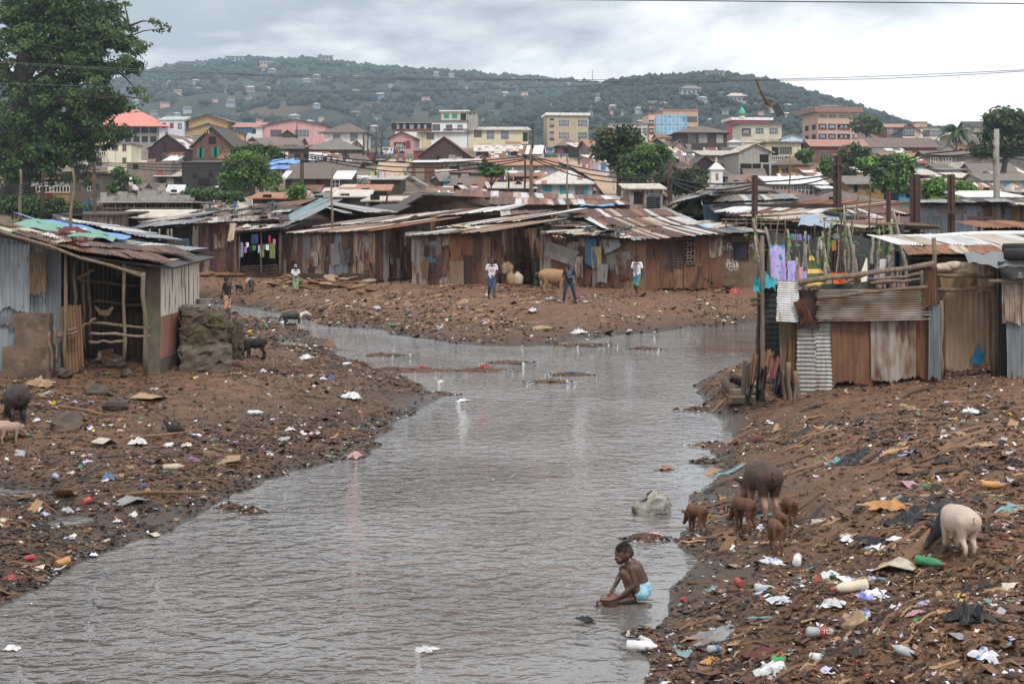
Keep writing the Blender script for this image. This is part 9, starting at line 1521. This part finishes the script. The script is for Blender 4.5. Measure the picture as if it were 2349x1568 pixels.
for i in range(30):
 px = 632 + i * 7.6 + R.uniform(-4, 4); py = 634 + i * .75 + R.uniform(-7, 12) + (8 if i % 3 == 0 else 0); o_ = sp[i] if i < 3 else dup(sp[i % 3]); p = gpt(px, py + 4); o_.location = p + Vector((0, 0, R.choice([-.05, .0, .18]))); o_.rotation_euler = (R.uniform(-.3, .3), R.uniform(-.3, .3), R.uniform(-.9, .9)); f_ = R.uniform(.75, 1.15); o_.scale = (f_, f_, f_ * .62); tag(o_, 'rotting sandbag in the long row below patchwork shack', 'sandbag', 'sandbags along the far bank'); setmat(o_, R.choice(['sack', 'litter_tan', 'litter_brown', 'litter_brown']))
for i in range(7):
 o_ = dup(sp[i % 3]); p = gpt(468 + i * 13, 628 + R.uniform(-3, 8)); o_.location = p; o_.rotation_euler = (0, 0, R.uniform(-1, 1)); o_.scale = (1.0,) * 3; setmat(o_, 'litter_brown'); tag(o_, 'rotting sandbag behind the standing boy', 'sandbag', 'sandbags behind the boy')
for lab, px, py, m, s in (('tan sack standing on top of three others', 1166, 631, 'sack', 1.0), ('pale brown sack left below the top sack', 1158, 652, 'sack', .95), ('dark tan sack in the middle of the sack pile', 1172, 652, 'litter_tan', 1.0), ('white plastic sack right in the sack pile', 1188, 650, 'sack_pale', 1.0)):
 q = MB(); q.lathe([(.2, 0), (.27, .1), (.27, .42), (.2, .56), (.08, .62), (.11, .7)], 14); q.v = [tuple(np.array(v) * (1 + .05 * math.sin(v[2] * 14 + v[0] * 9))) for v in q.v]; p = gpt(1172, 652); p.x = X(px, p.y); p.y += (0 if 'top' not in lab else .25); p.z = p.z - .04 + (.5 if 'top' in lab else 0); o_ = q.obj('full_sack', [m], None, p, smooth=True); o_.scale = (s * .95,) * 3; tag(o_, lab, 'sack')
def roofbag(px, py, Y, label, m='plastic_black', s=1.0, kind='plastic_bag', cat='bag', group=None): o_ = lay(kind, W(px, py, Y), None, label, cat, group, s); setmat(o_, m); return o_
for px, py, Y in ((1216, 523, 72.5), (1240, 519, 74), (1256, 515, 75), (1282, 511, 76), (1300, 514, 74)): roofbag(px, py, Y, 'knotted black bag weighing down the corner shack roof', s=2.2, group='black bags on corner shack roof')
for px, py, Y in ((1374, 508, 76), (1402, 519, 72), (1440, 525, 70.5), (1352, 530, 70), (1420, 535, 69), (1504, 538, 69), (1524, 541, 68.2)): roofbag(px, py, Y, 'knotted black bag weighing down the striped roof', s=2.2, group='black bags on the striped roof')
for i in range(26):
 px = R.uniform(450, 640); f = R.random(); py = 512 - f * 34 - (px - 450) * .07; roofbag(px, py, 88 + f * 10, 'black plastic rag strewn over the rubble roof', s=R.uniform(1.6, 3.0), kind=R.choice(['plastic_bag', 'cloth_rag']), cat='rag', group='black rags on the rubble roof')
for i in range(12): roofbag(R.uniform(1040, 1130), R.uniform(520, 536), R.uniform(72, 75), 'pale torn sheet lying on the corner shack roof', R.choice(['sack_pale', 'litter_cream', 'litter_white', 'litter_grey']), R.uniform(1.3, 2.2), 'cloth_rag', 'sheet', 'torn sheets on corner shack roof')
for i in range(14): roofbag(R.uniform(1250, 1470), R.uniform(532, 548), R.uniform(67.5, 69.5), 'torn tarp scrap lying on the tarp roof', R.choice(['plastic_black', 'litter_grey', 'sack_pale', 'litter_cream']), R.uniform(1.3, 2.2), 'cloth_rag', 'tarp', 'tarp scraps on the tarp roof')
for i in range(12): roofbag(R.uniform(545, 650), R.uniform(515, 530), R.uniform(85, 88), 'torn sheet lying on the porch roof', R.choice(['plastic_black', 'sack_pale', 'litter_tan', 'litter_cream']), R.uniform(1.5, 2.4), 'cloth_rag', 'sheet', 'torn sheets on porch roof')
for i in range(10): roofbag(R.uniform(40, 190), R.uniform(524, 560), R.uniform(33.5, 35), 'white torn rag lying on the near left roof', R.choice(['sack_pale', 'litter_white', 'litter_cream', 'litter_maroon']), R.uniform(.9, 1.6), 'cloth_rag', 'rag', 'torn rags on the near left roof')
roofbag(120, 553, 39, 'cream plastic bundle on the green tarp', 'sack_pale', 2.2); roofbag(235, 560, 39, 'dark rag heap at the right end of green tarp', 'plastic_black', 2.2)
o_ = dup(sp[0]); o_.location = W(1546, 512, 76); o_.scale = (1.5, 1.3, .9); o_.rotation_euler = (0, 0, .1); tag(o_, 'tan sack lying on the striped rust roof', 'sack')
for lab, px, py, Y, r in (('tyre lying highest on the rubble roof', 632, 484, 93, .42), ('tyre lying lower left on the rubble roof', 480, 497, 93, .42), ('tyre at right of rubble roof beside the mast', 706, 476, 96, .38), ('small tyre on striped rust roof', 1437, 500, 79, .36), ('tyre on blue tarp right of the iron pole', 1912, 490, 74, .5), ('tyre lying left in the pair on the blue tarp', 1946, 500, 70, .45), ('tyre lying right in the pair on the blue tarp', 1968, 501, 69, .5)): tyre(lab, W(px, py, Y), r, .22, (.1, .1))
cloth('tarp', W(1830, 520, 68), W(1960, 515, 68), W(1975, 497, 74), W(1840, 492, 75), solid('tarp_fade', (0.26, 0.33, 0.42), .6), None, .12, 9, 22, 8, 'faded blue tarp over the poles right of open shed', 'tarp'); cloth('tarp', W(1545, 508, 74), W(1642, 527, 72), W(1560, 487, 82), W(1478, 487, 82), 'tarp_sky', None, .06, 8, 20, 8, 'pale blue tarp at the right end of the striped rust roof', 'tarp'); cloth('tarp', W(1330, 472, 91), W(1410, 472, 91), W(1406, 468, 93), W(1334, 469, 93), 'tarp_blue', None, .05, 8, 14, 4, 'blue tarp edge under the mud block house roof', 'tarp'); cloth('tarp', W(606, 378, 203), W(690, 372, 203), W(684, 363, 208), W(616, 366, 208), 'tarp_blue', None, .15, 9, 16, 6, 'bright blue tarp roof beside the bright tree', 'tarp')
o_ = MB(); o_.tube([(-1.6, 0, 0), (1.6, 0, 0)], [.14, .11], 8); tag(o_.obj('log', ['stick'], None, W(1468, 490, 83), smooth=True), 'thick weathered log lying along the striped rust roof', 'log')
tyre('muddy tyre half buried by the fence foot', gpt(1690, 900) + Vector((0, 0, .12)), .38, .2, (.5, .4), 'rubber_muddy')
for lab, px, py, rz in (('upper of two brown foam pads by the fence foot', 1706, 908, .2), ('lower of two brown foam pads by the fence foot', 1704, 925, .1)):
 q = MB(); q.box(-.3, .3, -.15, .15, 0, .14); o_ = q.obj('foam_pad', ['foam_tan'], None, gpt(px, py), rz=rz); tag(o_, lab, 'foam pad')
for i in range(8):
 px = 1716 + i * 10 + R.uniform(-3, 3); y0 = R.uniform(800, 880); y1 = min(y0 + R.uniform(35, 75), 985 - (px - 1716) * .35); w = R.uniform(8, 15); Yr = 31.2 - R.uniform(0, .5)
 cloth('hanging_rag', W(px - w - 6, y1, Yr - .2), W(px + w * .3 - 6, y1 - 4, Yr - .2), W(px + w, y0, Yr + .2), W(px - w, y0 - 3, Yr + .2), R.choice(['scrap_dark', 'litter_brown', 'scrap_mud', 'clod_dark', 'litter_maroon', 'litter_black', 'scrap_brown']), None, .09, 11, 8, 9, 'muddy rag strip hanging at the river corner of the scrap fence', 'rag', 'rags on the fence corner')
for i in range(9): put('cardboard_piece', R.uniform(165, 262), R.uniform(808, 832), R.choice(['tan', 'brown', 'cream']), 'cardboard scrap heaped in the stick pen', 'cardboard', R.uniform(.9, 1.6), None, None, R.uniform(.02, .35), None, .9)['group'] = 'cardboard heaped in the stick pen'
for i in range(5): put('stone', R.uniform(160, 290), R.uniform(826, 850), 'rock', 'stone among the cardboard of the stick pen', 'stone', R.uniform(.6, 1.0))['group'] = 'stones in the stick pen'
for k_, l_ in PR.items():
 for o_ in l_:
  if not o_.get('used'):
   for c in list(o_.children): bpy.data.objects.remove(c)
   bpy.data.objects.remove(o_)
for o_ in bpy.data.objects:
 for key in ('used', 'u'):
  if key in o_: del o_[key]
for o_ in protos:
 if o_.location.y < 0:
  for c in list(o_.children): bpy.data.objects.remove(c)
  bpy.data.objects.remove(o_)
